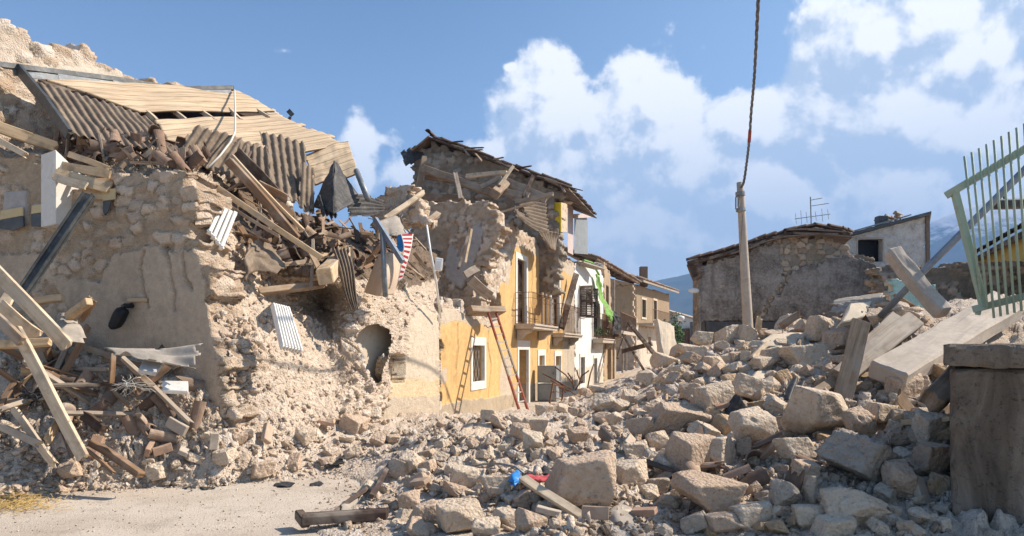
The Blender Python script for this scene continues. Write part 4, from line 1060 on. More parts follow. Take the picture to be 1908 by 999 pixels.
# ================================================================== far tan house with two floors
E = thing('tan_house', P(1220, 700, 54), 'distant two storey tan house with a chimney and windows at the end of the street', 'house')
EP = Plane(*P(1184, 600, 49)[:2], P(1246, 600, 60).x - P(1184, 600, 49).x, 11)
kE = lambda px: EP.px(px, 600)[0]
def erect(x0, y0, x1, y1): a, zt = EP.px(x0, y0); zb = EP.px(x0, y1)[1]; return [(a, zb), (kE(x1), zb), (kE(x1), zt), (a, zt)]
eh = [erect(1194, 556, 1202, 592), erect(1216, 558, 1222, 596), erect(1205, 626, 1211, 655), erect(1224, 628, 1229, 655)]
ez = EP.px(1184, 530)[1]
masonry('front_wall', EP, [(0, -1), (kE(1246), -1), (kE(1246), ez + .2), (0, ez)], thick=.5, res=.09, cell=(.35, .22), relief=.04, parent=E, seed=51, px_in=False, ragged=False,
        paints=[([(-1, -2), (30, -2), (30, 3.6), (-1, 3.6)], 'pale', .02, .05), ([(-1, 3.2), (30, 3.2), (30, 12), (-1, 12)], (.33, .245, .16), .03, .1)], holes=eh)
for h in eh:
    m = MB(); cx_ = (h[0][0] + h[1][0]) / 2; cz_ = (h[0][1] + h[2][1]) / 2
    wq = m.box(EP.at(cx_, cz_, -.2), (h[1][0] - h[0][0] + .1, .06, h[2][1] - h[0][1] + .1), EP.ax).build('window', 'glass_dark', E)
    m = MB()
    for s in (-1, 1):
        m.box(EP.at(cx_ + s * ((h[1][0] - h[0][0]) / 2 + .07), cz_, .05), (.14, .1, h[2][1] - h[0][1] + .2), EP.ax)
        m.box(EP.at(cx_, cz_ + s * ((h[2][1] - h[0][1]) / 2 + .02), .05), (h[1][0] - h[0][0] + .02, .098, .15), EP.ax)
    m.build('frame', 'plaster_cream', wq)
SE = Plane(*P(1184, 600, 49)[:2], .95, -.3)
m = MB(); a = EP.at(-.02, 0); wl_dir = Vector((-.95, .3, 0)) * 6
m.prism([Vector((a.x, a.y, -1)), Vector((a.x, a.y, ez)), Vector((a.x, a.y, ez)) + wl_dir + Vector((0, 0, 1.6)), Vector((a.x, a.y, -1)) + wl_dir], Vector((.12, .4, 0))); m.build('side_wall', 'plaster_tan', E)
ra, rb = EP.at(-1.0, ez + .05, .8), EP.at(kE(1246) + .5, ez + .25, .8); ri = Vector((-EP.n[0], -EP.n[1], 0)) * 4 + Vector((0, 0, 1.3))
re_ = MB().prism([ra, ra + ri, ra + ri + Vector((0, 0, .14)), ra + Vector((0, 0, .14))], rb - ra).build('roof', 'grey_wood', E)
tile_field('roof_tiles', ra + ri + Vector((0, 0, .2)), rb - ra, -ri, 40, 9, re_, 12, .04, 'terracotta', R0=.16)
MB().box(P(1199, 516, 52), (.55, .55, 1.5)).build('chimney', 'tile_dark', re_, .02)
m = MB(); q0 = EP.at(kE(1190), EP.px(1190, 602)[1], .05); q1 = EP.at(kE(1234), EP.px(1190, 602)[1], .05); nn = Vector((*EP.n, 0)) * 1.0
bE = MB().prism([q0, q1, q1 + nn, q0 + nn], (0, 0, -.18)).build('balcony', 'cement', E)
m = MB()
for i in range(22):
    p = (q0 + nn).lerp(q1 + nn, i / 21); m.bar(p, p + Vector((0, 0, .95)), .03, .03)
m.bar(q0 + nn + Vector((0, 0, .95)), q1 + nn + Vector((0, 0, .95)), .05, .04); m.build('railing', 'rust', bE)
# ================================================================== low white house far down the street
L = thing('low_white_house', P(1280, 660, 70), 'low white house with a dark doorway far behind the rubble, below the blue hill', 'house')
l0, l1 = P(1246, 640, 74), P(1318, 640, 66)
d_ = (l1 - l0); d_.z = 0
m = MB().prism([Vector((l0.x, l0.y, -1)), Vector((l1.x, l1.y, -1)), Vector((l1.x, l1.y, EYE + (HY - 598) / F * 66)), Vector((l0.x, l0.y, EYE + (HY - 582) / F * 74))], (.2, 6, 0)); m.build('wall', 'plaster_white', L)
MB().prism([P(1243, 578, 73.2), P(1320, 600, 65.2), P(1320, 604, 65.2), P(1243, 581, 73.2)], (.2, 7, .9)).build('roof', 'terracotta', L)
dr = MB().box((P(1272, 633, 69.6) + P(1272, 633, 69.6)) / 2 + Vector((0, 0, 0)), (2.6, .3, 2.2), (d_.normalized(), Vector((-d_.y, d_.x, 0)).normalized(), Vector((0, 0, 1)))).build('door', 'rust', L)
MB().bar(P(1288, 600, 66), P(1289, 660, 66), .3, .2).build('downpipe', 'dark_zinc', L)

# ================================================================== DARK GABLE HOUSE (right)
Fh = thing('gable_house', P(1450, 640, 25), 'dark sooty plastered house with a cracked gable and broken tile roof, behind the concrete pole', 'house')
FP = Plane(*P(1303, 600, 25)[:2], 1, .02)
masonry('gable_wall', FP, [(1303, 494), (1340, 482), (1400, 462), (1455, 444), (1500, 438), (1540, 440), (1562, 448), (1585, 462), (1600, 475), (1622, 482), (1635, 486), (1640, 505), (1650, 515), (1655, 530), (1664, 545), (1664, 580), (1670, 720), (1303, 720)],
        thick=.5, res=.035, cell=(.3, .2), relief=.06, stones=np.concatenate([GREYS[:2], TAN]), mortar=(.30, .24, .17), parent=Fh, seed=61, rimnoise=.08)
# plaster coat of its own, broken off at the top right
masonry('plaster_coat', Plane(FP.at(0, 0, .12).x, FP.at(0, 0, .12).y, 1, .02), [(1303, 496), (1340, 484), (1400, 464), (1452, 448), (1456, 495), (1470, 508), (1490, 498), (1520, 492), (1560, 478), (1590, 475), (1612, 484), (1630, 488), (1636, 508), (1650, 530), (1660, 548), (1660, 600), (1303, 600)],
        thick=.04, res=.035, cell=(.12, .1), relief=.006, parent=Fh, seed=62, mat='sooty_plaster', rimnoise=.0,
        holes=[[[(1400, 602), (1405, 590), (1425, 575), (1428, 562), (1450, 545), (1460, 520), (1462, 495), (1465, 495), (1464, 522), (1455, 548), (1432, 566), (1428, 580), (1410, 594), (1406, 604)]]])
MB().box(FP.at(FP.px(1303, 600)[0] - .02, 2.0, -.22), (.1, .78, 5.2), FP.ax).build('corner_plaster', 'sooty_plaster', Fh, .02)
pl2 = MB(); pl2.box(FP.at((FP.px(1305, 610)[0] + FP.px(1660, 610)[0]) / 2, FP.px(1400, 612)[1] + .0, .14), (6.6, .1, .46), FP.ax); pl2.build('base_band', 'dark_tile', Fh, .01)
# roof: layered tiles along the rake
rk = [(1276, 492), (1340, 474), (1400, 455), (1455, 437), (1510, 427), (1560, 434), (1578, 441)]
rFo = thing('roof', (0, 0, 0), None, None); rFo.parent = Fh; rFo.location = FP.pp(1455, 437) - Vector(Fh.location)
m = MB()
for (x0, y0), (x1, y1) in zip(rk[:-1], rk[1:]):
    a, b = FP.pp(x0, y0, .35), FP.pp(x1, y1, .35); m.prism([a, b, b - Vector((0, 0, .1)), a - Vector((0, 0, .1))], (1.5, 5.0, .0))
m.build('roof_boards', 'dark_wood', rFo)
for i, ((x0, y0), (x1, y1)) in enumerate(zip(rk[:-1], rk[1:])):
    a, b = FP.pp(x0, y0, .42), FP.pp(x1, y1, .42)
    hi, lo = (b, a) if b.z > a.z else (a, b)
    tile_field('roof_tiles', hi + Vector((0, 0, .09)), (1.2, 4, 0), lo - hi, 14, max(2, int((b - a).length / .34)), rFo, 70 + i, .12, 'tile_dark', R0=.12)
for i, (x, y, l) in enumerate([(1284, 500, .5), (1290, 508, .45), (1296, 516, .5), (1288, 522, .35)]):
    p = FP.pp(x, y, .1 + .1 * i); MB().bar(p, p + Vector((.35, .3, .2)), .09, .09).build('eave_rafter', 'brown_wood', rFo)
m = MB(); m.prism([FP.pp(1278, 494, .3), FP.pp(1304, 488, .3), FP.pp(1304, 520, .3), FP.pp(1290, 524, .3), FP.pp(1284, 510, .3)], (0, .25, 0)); m.build('eave_end', 'dark_wood', rFo)
m = MB()
for i, (x, y, wpx, s) in enumerate([(1490, 433, 60, -2), (1530, 436, 70, 4), (1470, 445, 80, -6), (1545, 444, 60, 6), (1510, 441, 80, 1), (1420, 455, 60, -17), (1380, 470, 50, -16)]):
    a = FP.pp(x - wpx / 2, y - s / 2 - 2, .3); b = FP.pp(x + wpx / 2, y + s / 2 - 2, .3); m.bar(a, b, .35, .05)
m.build('eave_course', 'tile_dark', rFo)
# ================================================================== WHITEWASHED HOUSE behind the gable
Gh = thing('whitewashed_house', P(1670, 640, 30), 'worn whitewashed house with a black empty window, behind the dark gable house', 'house')
GP = Plane(*P(1572, 600, 30)[:2], 1, -.03)
whole = [FP and GP.px(*q) for q in [(1598, 447), (1643, 446), (1643, 487), (1598, 487)]]
masonry('front_wall', GP, [(1572, 440), (1600, 430), (1660, 412), (1727, 398), (1729, 490), (1730, 500), (1740, 720), (1572, 720)], thick=.4, res=.05, relief=.02, parent=Gh, seed=71, mat='worn_whitewash', rimnoise=.04,
        holes=[[(1598, 447), (1643, 446), (1643, 487), (1598, 487)]])
c_ = (GP.pp(1598, 447) + GP.pp(1643, 487)) / 2; wdt = (GP.pp(1643, 447) - GP.pp(1598, 447)).length
wg = MB().box(c_ + Vector((0, .5, 0)), (wdt + .3, .1, 1.3)).build('window', 'black', Gh)
m = MB()
for (x0, y0, x1, y1) in [(1595, 445, 1646, 444)]: m.bar(GP.pp(x0, y0, .03), GP.pp(x1, y1, .03), .05, .07)
for x in (1596, 1645): m.bar(GP.pp(x, 446, .03), GP.pp(x, 488, .03), .05, .07)
m.build('frame', 'cement', wg)
a, b = GP.pp(1560, 441, .3), GP.pp(1728, 396, .3); m = MB().prism([a, b, b - Vector((0, 0, .12)), a - Vector((0, 0, .12))], (3.4, 6, 0)); rG = m.build('roof', 'dark_zinc', Gh)
MB().bar(GP.pp(1566, 438, .2), GP.pp(1690, 403, .2), .3, .05).build('flashing', 'zinc', rG)
MB().box(GP.pp(1655, 408, -.6), (.4, .4, .45)).build('chimney', 'dark_zinc', rG, .02)
tile_field('roof_tiles', GP.pp(1668, 398, .2), (0, 2, 0), GP.pp(1690, 405, .2) - GP.pp(1668, 398, .2), 5, 2, rG, 4, .1, 'brick', R0=.15)
sh = [GP.pp(1728, 399, .02), GP.pp(1728, 499, .02)]
MB().bar(GP.pp(1727, 400, .03), GP.pp(1728, 500, .03), .1, .16).build('corner_stones', 'tile_dark', Gh)
# low ruined wall in front of it
LW = Plane(*P(1640, 560, 19)[:2], 1, -.05)
w_o = masonry('ruined_wall', LW, [(1632, 500), (1660, 492), (1690, 498), (1732, 494), (1770, 492), (1830, 488), (1920, 480), (1920, 650), (1632, 650)], thick=.5, res=.05, cell=(.26, .12), relief=.06, stones=np.concatenate([GREYS, TAN[:2]]), mortar=(.2, .16, .12), seed=77, rimnoise=.1)
tag(w_o, 'low dark ruined stone wall in front of the whitewashed house', 'wall')
tq = Plane(*P(1660, 590, 15.5)[:2], 1, -.1)
tag(masonry('wall_remnant', tq, [(1655, 520), (1668, 516), (1690, 512), (1720, 520), (1745, 545), (1745, 640), (1655, 640)], thick=.25, res=.04, relief=.02, seed=79, paints=[([(1600, 500), (1760, 500), (1760, 640), (1600, 640)], (.33, .50, .46), .02, .02)], rimnoise=.05), 'turquoise painted wall remnant behind the leaning concrete beam', 'wall')
# ================================================================== ochre house at the right edge
H = thing('ochre_house', P(1890, 640, 20), 'ochre yellow house with a dark tiled eave, seen behind the green gate', 'house')
h0, h1 = P(1826, 560, 23), P(2000, 560, 16)
zt0, zt1 = EYE + (HY - 484) / F * 23, EYE + (HY - 395) / F * 16
hd = h1 - h0; hd.z = 0
MB().prism([Vector((h0.x, h0.y, 0)), Vector((h1.x, h1.y, 0)), Vector((h1.x, h1.y, zt1)), Vector((h0.x, h0.y, zt0))], (3, 6, 0)).build('wall', 'yellow_paint', H)
a, b = P(1815, 480, 22.5), P(2010, 372, 15.5); rH = MB().prism([a, b, b + Vector((0, 0, -.2)), a + Vector((0, 0, -.14))], (3.2, 5, .5)).build('roof', 'dark_wood', H)
tile_field('roof_tiles', a + Vector((0, 0, .1)), b - a, (1.4, 2.3, .23), 34, 5, rH, 33, .03, 'tile_dark', R0=.13)

# ================================================================== loose rubble between the cross wall and the roof
T3C = [[(-90, 318, 10.3), (0, 300, 10.05), (70, 305, 9.9), (150, 345, 9.75), (230, 330, 9.55), (300, 322, 9.45), (352, 330, 9.4)],
       [(-90, 296, 10.7), (0, 285, 10.4), (70, 287, 10.3), (150, 290, 10.15), (230, 290, 10.0), (300, 297, 9.95), (365, 310, 10.0)],
       [(-90, 285, 11.2), (0, 276, 11.0), (70, 268, 10.9), (150, 266, 10.6), (230, 268, 10.5), (300, 283, 10.5), (380, 302, 10.7)],
       [(-90, 285, 12.0), (0, 276, 11.8), (70, 262, 11.6), (150, 255, 11.4), (230, 258, 11.3), (300, 275, 11.3), (400, 300, 12)]]
G3_ = grid_interp([[P(*q) for q in r] for r in T3C], 200, 90)[::-1]
G3b, t3 = relief_surface(G3_, seed=9, cell=.2, amp=.1, dust=(.33, .27, .205), stones=np.concatenate([TAN, GREYS]))
o3, v3, f3 = surf_obj('loose_rubble', G3b, np.clip(t3, .02, .9), 'rubble_dust', A)
BV3 = BVHTree.FromPolygons([Vector(v) for v in v3], [tuple(map(int, f)) for f in f3])
EYEV = Vector((0, 0, EYE))
def hit(px, py, surfaces=None):
    d = P(px, py, 1.0) - EYEV; d.normalize(); best = None
    for b in (surfaces or (BV1, BV2, BV3)):
        loc, nor, _, dist = b.ray_cast(EYEV, d)
        if loc is not None and (best is None or dist < best[2]): best = (loc, nor if nor.dot(d) < 0 else -nor, dist)
    return best

# ================================================================== RIGHT FOREGROUND: wall pier, gate, tubes
pil = thing('garden_wall', P(1830, 1000, 5.6), 'dark stained concrete garden wall with a moulded coping at the right edge', 'wall')
xL = P(1772, 700, 5.5).x
def rough_box(x0, x1, y0, y1, z0, z1, name, res=.035, amp=.012, seed=0, round_=.02):
    bm = bmesh.new()
    nx, ny, nz = [max(2, int(d / res)) for d in (x1 - x0, y1 - y0, z1 - z0)]
    V = []; Fs = []
    def face(o, a, b, na, nb):
        k = len(V)
        for i in range(na + 1):
            for j in range(nb + 1): V.append(np.array(o) + np.array(a) * i / na + np.array(b) * j / nb)
        for i in range(na):
            for j in range(nb): q = k + i * (nb + 1) + j; Fs.append((q, q + nb + 1, q + nb + 2, q + 1))
    dx, dy, dz = x1 - x0, y1 - y0, z1 - z0
    face((x0, y0, z0), (dx, 0, 0), (0, 0, dz), nx, nz); face((x0, y1, z0), (0, -dy, 0), (0, 0, dz), ny, nz); face((x0, y0, z1), (dx, 0, 0), (0, dy, 0), nx, ny)
    face((x1, y0, z0), (0, dy, 0), (0, 0, dz), ny, nz); face((x1, y1, z0), (-dx, 0, 0), (0, 0, dz), nx, nz)
    V = np.array(V); c = np.array(((x0 + x1) / 2, (y0 + y1) / 2, (z0 + z1) / 2)); hd = np.array((dx, dy, dz)) / 2
    q = (V - c); near = np.sort(hd - np.abs(q), 1)[:, 1]; pull = np.clip(1 - near / round_, 0, 1)
    V = V - np.sign(q) * (np.abs(q) > hd - 1e-5) * (pull * round_ * .4)[:, None]
    dsp = np.stack([fbm(V * 6 + seed + j * 9, 4, seed + j) for j in range(3)], 1)
    W = V + dsp * amp + dsp * amp * 1.5 * pull[:, None]
    cor = P(1773, 700, 5.5); fx_ = np.array((.848, -.53)); fy_ = np.array((.53, .848))
    W = np.concatenate([np.array((cor.x, cor.y))[None] + W[:, :1] * fx_ + W[:, 1:2] * fy_, W[:, 2:]], 1)
    return raw(name, W, Fs, 'stained_concrete', pil)
zt_ = P(1772, 686, 5.5).z
rough_box(0, 1.7, 0, 2.2, -.1, zt_, 'wall_body', seed=3, round_=.05, amp=.02)
rough_box(-.05, 1.75, -.05, 2.25, zt_ + .004, P(1772, 641, 5.5).z, 'coping', seed=5, amp=.016, round_=.035)
# green gate thrown on top of the wall
gt = thing('gate', P(1860, 590, 6.2), 'pale green iron gate of thin upright bars, standing askew on the concrete wall', 'gate')
gy = lambda px: 6.5 - (px - 1760) * .0022
def gp(px, py, dy=0): return P(px, py, gy(px) + dy)
m = MB(); m.bar(gp(1762, 365), gp(2050, 195), .05, .062); m.build('top_rail', 'green_paint', gt, .004)
m = MB(); m.bar(gp(1812, 577), gp(2060, 514), .05, .062); m.bar(gp(1817, 582), gp(1828, 584), .02, .04); m.build('bottom_rail', 'green_paint', gt, .004)
MB().bar(gp(1779, 357, .0), gp(1833, 572, .0), .05, .06).build('hinge_stile', 'green_paint', gt, .004)
for i in range(17):
    t0 = 1797 + i * 13.5 * (1 + i * .004)
    top = 365 - (t0 - 1762) * (170 / 288) - 53 + i * .6; xb = t0 + 30 - i * 1.1
    bot = 577 - (xb - 1812) * (63 / 248) + (26 if i >= 1 else 6)
    if i < 2: bot -= 22 + 8 * (1 - i)
    a, b = gp(t0, top, -.042), gp(xb, bot, -.042)
    MB().tube([a, b], .0105, 8).build('bar', 'green_paint', gt, smooth=True)
tag(MB().tube([P(1640, 590, 11.8), P(1725, 501, 11.2), P(1908, 318, 10.4), P(2010, 215, 10)], .056, 12).build('steel_tube', 'steel_pipe', None, smooth=True), 'long bluish grey steel tube leaning across behind the green gate', 'pole')
lm = thing('floodlight', P(1890, 385, 11), 'flat dark street light head behind the green gate', 'lamp')
m = MB(); m.prism([P(1862, 371, 11), P(1960, 368, 11), P(1960, 384, 11), P(1866, 387, 11)], (0, .3, .02)); m.build('housing', 'dark_sheet', lm, .02)
MB().tube([P(1872, 371, 11.1), P(1866, 352, 11.1), P(1880, 345, 11.0)], .018).build('arm', 'dark_sheet', lm)

# ================================================================== POLE, CABLE, ANTENNA, LAMPS
po = thing('utility_pole', P(1394, 625, 17), 'round grey concrete utility pole rising out of the rubble before the gable house', 'pole')
b_, t_ = P(1396, 650, 17), P(1379, 340, 17)
n_ = 14; path = [b_.lerp(t_, i / n_) for i in range(n_ + 1)]
MB().tube(path, [.128 - .045 * i / n_ for i in range(n_ + 1)], 18).build('shaft', 'cement', po, smooth=True)
MB().tube([P(1379, 358, 16.9), P(1379.4, 365, 16.9)], .115, 14).build('clamp', 'zinc', po)
MB().tube([P(1380, 388, 16.9), P(1380.6, 394, 16.9)], .118, 14).build('clamp', 'zinc', po)
m = MB(); m.tube([P(1374, 366, 16.85), P(1371, 368, 16.8), P(1371, 390, 16.8), P(1375, 391, 16.85)], .018); m.tube([P(1377, 371, 16.82), P(1376, 385, 16.82)], .03); m.build('insulator', 'zinc', po)
wr = thing('overhead_cable', P(1384, 342, 14.95), 'twisted dark power cable running up overhead from the concrete pole', 'cable')
ctrlc = [P(1381, 350, 16.88), P(1386, 338, 16.8), P(1391, 305, 16.7), P(1396, 262, 16.4), P(1400, 205, 15.9), P(1405, 150, 14.8), P(1409, 80, 13.3), P(1413, 0, 11.8), P(1424, -160, 10.5), P(1450, -520, 9)]
cl = grid_interp([[p, p + Vector((.1, 0, 0))] for p in ctrlc], 2, 460)[:, 0]
for s in range(3):
    pts = []
    for i, c in enumerate(cl):
        th = i * .2 + s * 2.094 + .8 * math.sin(i * .05); pts.append(Vector(c) + Vector((math.cos(th), .3 * math.sin(th), math.sin(th) * .4)) * .021)
    MB().tube(pts, .0135, 6).build('strand', 'cable', wr, smooth=True)
MB().tube([Vector(cl[j]) for j in range(150, 172)], .04, 8).build('red_sleeve', 'red_metal', wr, smooth=True)
tag(MB().tube([P(1384, 400, 16.9), P(1376, 520, 16.7), P(1362, 600, 16.6)], .007, 5).build('stay_wire', 'cable'), 'thin slack wire hanging down beside the concrete pole', 'wire')
an = thing('tv_antenna', FP.pp(1511, 424) + Vector((0, 1, 0)), 'thin television antenna with crossbars on the dark gable house roof', 'antenna')
ap = lambda x, y: P(x, y, 26)
MB().tube([ap(1512, 432), ap(1510, 367)], .022, 8).build('mast', 'zinc', an)
for (a, b) in [((1511, 373), (1532, 369)), ((1511, 384), (1544, 379)), ((1481, 408), (1547, 399))]: MB().tube([ap(*a), ap(*b)], .013, 6).build('boom', 'zinc', an)
m = MB()
for x, h in [(1483, 10), (1493, 14), (1503, 10), (1520, 8), (1532, 12), (1543, 9)]:
    y = 408 - (x - 1481) * 9 / 66; m.tube([P(x - 1, y - h, 25.7), P(x + 1, y + h, 26.3)], .007, 5)
m.build('elements', 'zinc', an)
def street_lamp(base, knee, head0, head1, label, r):
    s = thing('street_lamp', base, label, 'lamp')
    MB().tube([base, knee, head0], r * .35, 8).build('arm', 'zinc', s)
    MB().tube([head0, head0.lerp(head1, .25), head0.lerp(head1, .6), head1], [r * .6, r, r * 1.05, r * .5], 10).build('lamp_head', 'white_plastic', s, smooth=True)
street_lamp(FP.pp(1304, 545, .12), P(1303, 542, 24.7), P(1301, 542, 24.7), P(1284, 541, 24.5), 'white street lamp on the left corner of the dark gable house', .09)
street_lamp(P(1236, 690, 34), P(1238, 603, 34), P(1262, 594, 34), P(1275, 592, 34), 'white street lamp on a bent arm above the leaning cream slab', .13)

# ================================================================== SHEETS of the fallen roof
corrugated('corrugated_sheet', 'largest brown corrugated sheet, slid down the upper left of the plank roof', 'roof sheet', [[P(62, 148, 10.55), P(275, 216, 11.2)], [P(94, 198, 10.15), P(306, 250, 10.8)], [P(128, 252, 9.75), P(342, 292, 10.4)]], 13, amp=0.018, seed=1, crumple=.04, group='corrugated roof sheets')
corrugated('corrugated_sheet', 'brown tile patterned sheet on the plank roof, under the white rope', 'roof sheet', [[P(362, 230, 11.0), P(484, 268, 11.55)], [P(342, 262, 10.75), P(462, 300, 11.25)], [P(320, 296, 10.5), P(440, 335, 10.9)]], 8, amp=0.017, steps=4, seed=2, crumple=.03, group='corrugated roof sheets')
corrugated('corrugated_sheet', 'brown tile patterned sheet between the rope and the standing pair of sheets', 'roof sheet', [[P(440, 262, 11.3), P(500, 274, 11.6)], [P(430, 300, 11.1), P(505, 318, 11.35)], [P(420, 335, 10.85), P(512, 370, 11.05)]], 5, amp=0.017, steps=4, seed=3, crumple=.02, group='corrugated roof sheets')
corrugated('corrugated_sheet', 'grey brown tile patterned sheet hanging steeply, highest at its notched top edge', 'roof sheet', [[P(484, 243, 12.2), P(568, 263, 12.6)], [P(492, 300, 11.6), P(575, 325, 11.9)], [P(497, 350, 11.0), P(586, 396, 11.1)]], 6, amp=0.019, steps=6, seed=4, crumple=.02, group='corrugated roof sheets')
corrugated('corrugated_sheet', 'narrow grey brown sheet at the right of the hanging tile patterned sheet', 'roof sheet', [[P(560, 300, 11.6), P(586, 315, 11.75)], [P(555, 390, 11.0), P(587, 400, 11.15)]], 3, amp=0.018, seed=5, group='corrugated roof sheets')
fs_ = thing('metal_sheet', P(622, 390, 11.2), 'dark grey folded metal sheet standing in a peak below the roof end', 'sheet')
for c_, sd0 in (([[P(616, 306, 11.75), P(622, 299, 11.75)], [P(583, 386, 11.4), P(622, 398, 10.8)]], 6), ([[P(622, 299, 11.76), P(630, 305, 11.95)], [P(623, 398, 10.81), P(676, 368, 11.9)]], 66)):
    o_ = sheet('panel', None, None, c_, 'dark_sheet', torn=0, crumple=.035, freq=2.2, seed=sd0); l_ = Vector(o_.location); o_.parent = fs_; o_.location = l_ - fs_.location
corrugated('corrugated_sheet', 'dark fluted sheet lying low to the right of the folded metal peak', 'roof sheet', [[P(645, 365, 11.6), P(650, 402, 11.3)], [P(680, 363, 12), P(690, 402, 11.6)], [P(715, 376, 12.6), P(716, 396, 12.2)]], 5, 'dark_sheet', amp=.022, seed=7, group='corrugated roof sheets')
corrugated('corrugated_sheet', 'dark corrugated strip tucked below the folded metal peak', 'roof sheet', [[P(590, 362, 11.2), P(613, 378, 11.3)], [P(600, 402, 10.9), P(632, 408, 11)]], 4, 'dark_sheet', amp=.025, seed=8, group='corrugated roof sheets')
corrugated('corrugated_sheet', 'long curved corrugated strip hanging down from the collapsed upper floor', 'roof sheet', [[P(617, 464, 11.0), P(650, 462, 11.2)], [P(630, 500, 10.5), P(659, 502, 10.6)], [P(641, 545, 10.4), P(664, 548, 10.45)], [P(655, 583, 10.4), P(668, 578, 10.45)]], 5, amp=.022, seed=9, group='corrugated roof sheets')
corrugated('corrugated_sheet', 'black bent roof sheet jutting over the left end of the torn gable', 'roof sheet', [[P(812, 258, 24.4), P(780, 270, 23.8), P(745, 283, 23.2)], [P(812, 274, 24.2), P(785, 287, 23.5), P(750, 297, 22.9)], [P(806, 290, 24.1), P(783, 298, 23.4), P(757, 312, 22.8)]], 7, 'dark_sheet', amp=.03, seed=10, res=.06, group='corrugated roof sheets')
corrugated('corrugated_sheet', 'brown corrugated sheet lying on the torn wall below the yellow cupboard', 'roof sheet', [[P(955, 385, 19.5), P(960, 398, 18.6)], [P(988, 376, 20.3), P(992, 425, 19)], [P(1017, 380, 20.6), P(1024, 436, 19.6)]], 8, amp=.04, seed=11, res=.05, group='corrugated roof sheets')
corrugated('corrugated_sheet', 'grey brown corrugated strip hanging over the yellow front below the cupboard', 'roof sheet', [[P(1000, 424, 20.2), P(1042, 432, 22)], [P(1010, 440, 20.4), P(1036, 448, 22)], [P(1024, 464, 20.8), P(1034, 468, 21.6)]], 6, amp=.035, seed=12, res=.05, group='corrugated roof sheets')
corrugated('corrugated_sheet', 'pale bent roofing panel lying in the timber heap before the cross wall', 'roof sheet', [[P(190, 652, 8.1), P(255, 664, 7.8)], [P(250, 652, 8.2), P(300, 672, 7.8)], [P(310, 650, 8.3), P(335, 680, 7.85)], [P(378, 640, 8.3), P(363, 686, 7.8)]], 2, 'pale_sheet', amp=.03, seed=13, group='corrugated roof sheets')
corrugated('corrugated_sheet', 'pale roofing panel on top of the right heap, left of the big slab', 'roof sheet', [[P(1540, 578, 11.4), P(1590, 560, 11.8)], [P(1600, 590, 10.8), P(1650, 556, 11.2)]], 4, 'pale_sheet', amp=.03, seed=14, group='corrugated roof sheets')
corrugated('corrugated_sheet', 'flat weathered roofing panel lying before the base of the dark gable', 'roof sheet', [[P(1545, 566, 12.4), P(1560, 560, 12.9)], [P(1640, 556, 12.2), P(1650, 548, 12.8)]], 3, 'pale_sheet', amp=.03, seed=15, group='corrugated roof sheets')
corrugated('corrugated_sheet', 'black corrugated sheet stuck upright among the boulders of the right heap', 'roof sheet', [[P(1472, 700, 8.9), P(1512, 722, 9.0)], [P(1455, 748, 8.5), P(1500, 752, 8.6)]], 3, 'dark_sheet', amp=.035, seed=16, group='corrugated roof sheets')
sheet('metal_sheet', 'crumpled pale grey metal sheet at the front foot of the right heap', 'sheet', [[P(1150, 922, 6.25), P(1165, 916, 6.3), P(1198, 940, 6.3)], [P(1130, 955, 6.0), P(1160, 955, 5.85), P(1212, 962, 6.1)], [P(1118, 982, 5.9), P(1162, 985, 5.7), P(1218, 985, 5.85)]], 'pale_sheet', crumple=.05, seed=17)
sheet('tar_sheet', 'stiff dusty grey roofing mat sagging on the broken floor edge', 'sheet', [[P(464, 450, 9.75), P(488, 438, 10.1), P(506, 450, 10.3)], [P(458, 485, 9.45), P(484, 470, 9.8), P(535, 488, 10.15)], [P(456, 526, 9.4), P(478, 505, 9.7), P(520, 512, 9.9)]], 'fibre_cement', thick=.03, crumple=.07, torn=.05, seed=18)
sheet('metal_sheet', 'dull folded sheet hanging above the striped cloth', 'sheet', [[P(705, 408, 11.9), P(738, 398, 12.3), P(752, 420, 12.2)], [P(712, 440, 11.7), P(735, 442, 11.7), P(764, 434, 12)]], 'pale_sheet', crumple=.03, seed=19)
sheet('cloth', 'grey dusty cloth draped over the timber heap at the left', 'cloth', [[P(108, 580, 8.6), P(140, 582, 8.8)], [P(105, 610, 8.2), P(155, 610, 8.4)], [P(118, 636, 8.0), P(168, 634, 8.2)]], 'pale_sheet', crumple=.06, seed=20)
sheet('curved_panel', 'cream curved sheet metal panel behind the grey steel post', 'panel', [[P(706, 474, 11.9), P(725, 470, 11.6), P(748, 480, 11.9)], [P(690, 510, 11.7), P(716, 512, 11.3), P(744, 515, 11.7)], [P(678, 545, 11.7), P(706, 552, 11.3), P(734, 549, 11.6)]], 'cream_tin', crumple=.01, torn=0, seed=21)
cb = thing('cable_rope', P(390, 310, 10.3), 'pale rope hanging from the plank roof over the tile patterned sheet', 'rope')
MB().tube([P(437, 168, 13.9), P(438, 200, 13), P(438, 246, 11.3), P(430, 264, 10.95), P(410, 290, 10.75), P(388, 312, 10.45)], .016, 6).build('strand', 'rope', cb, smooth=True)

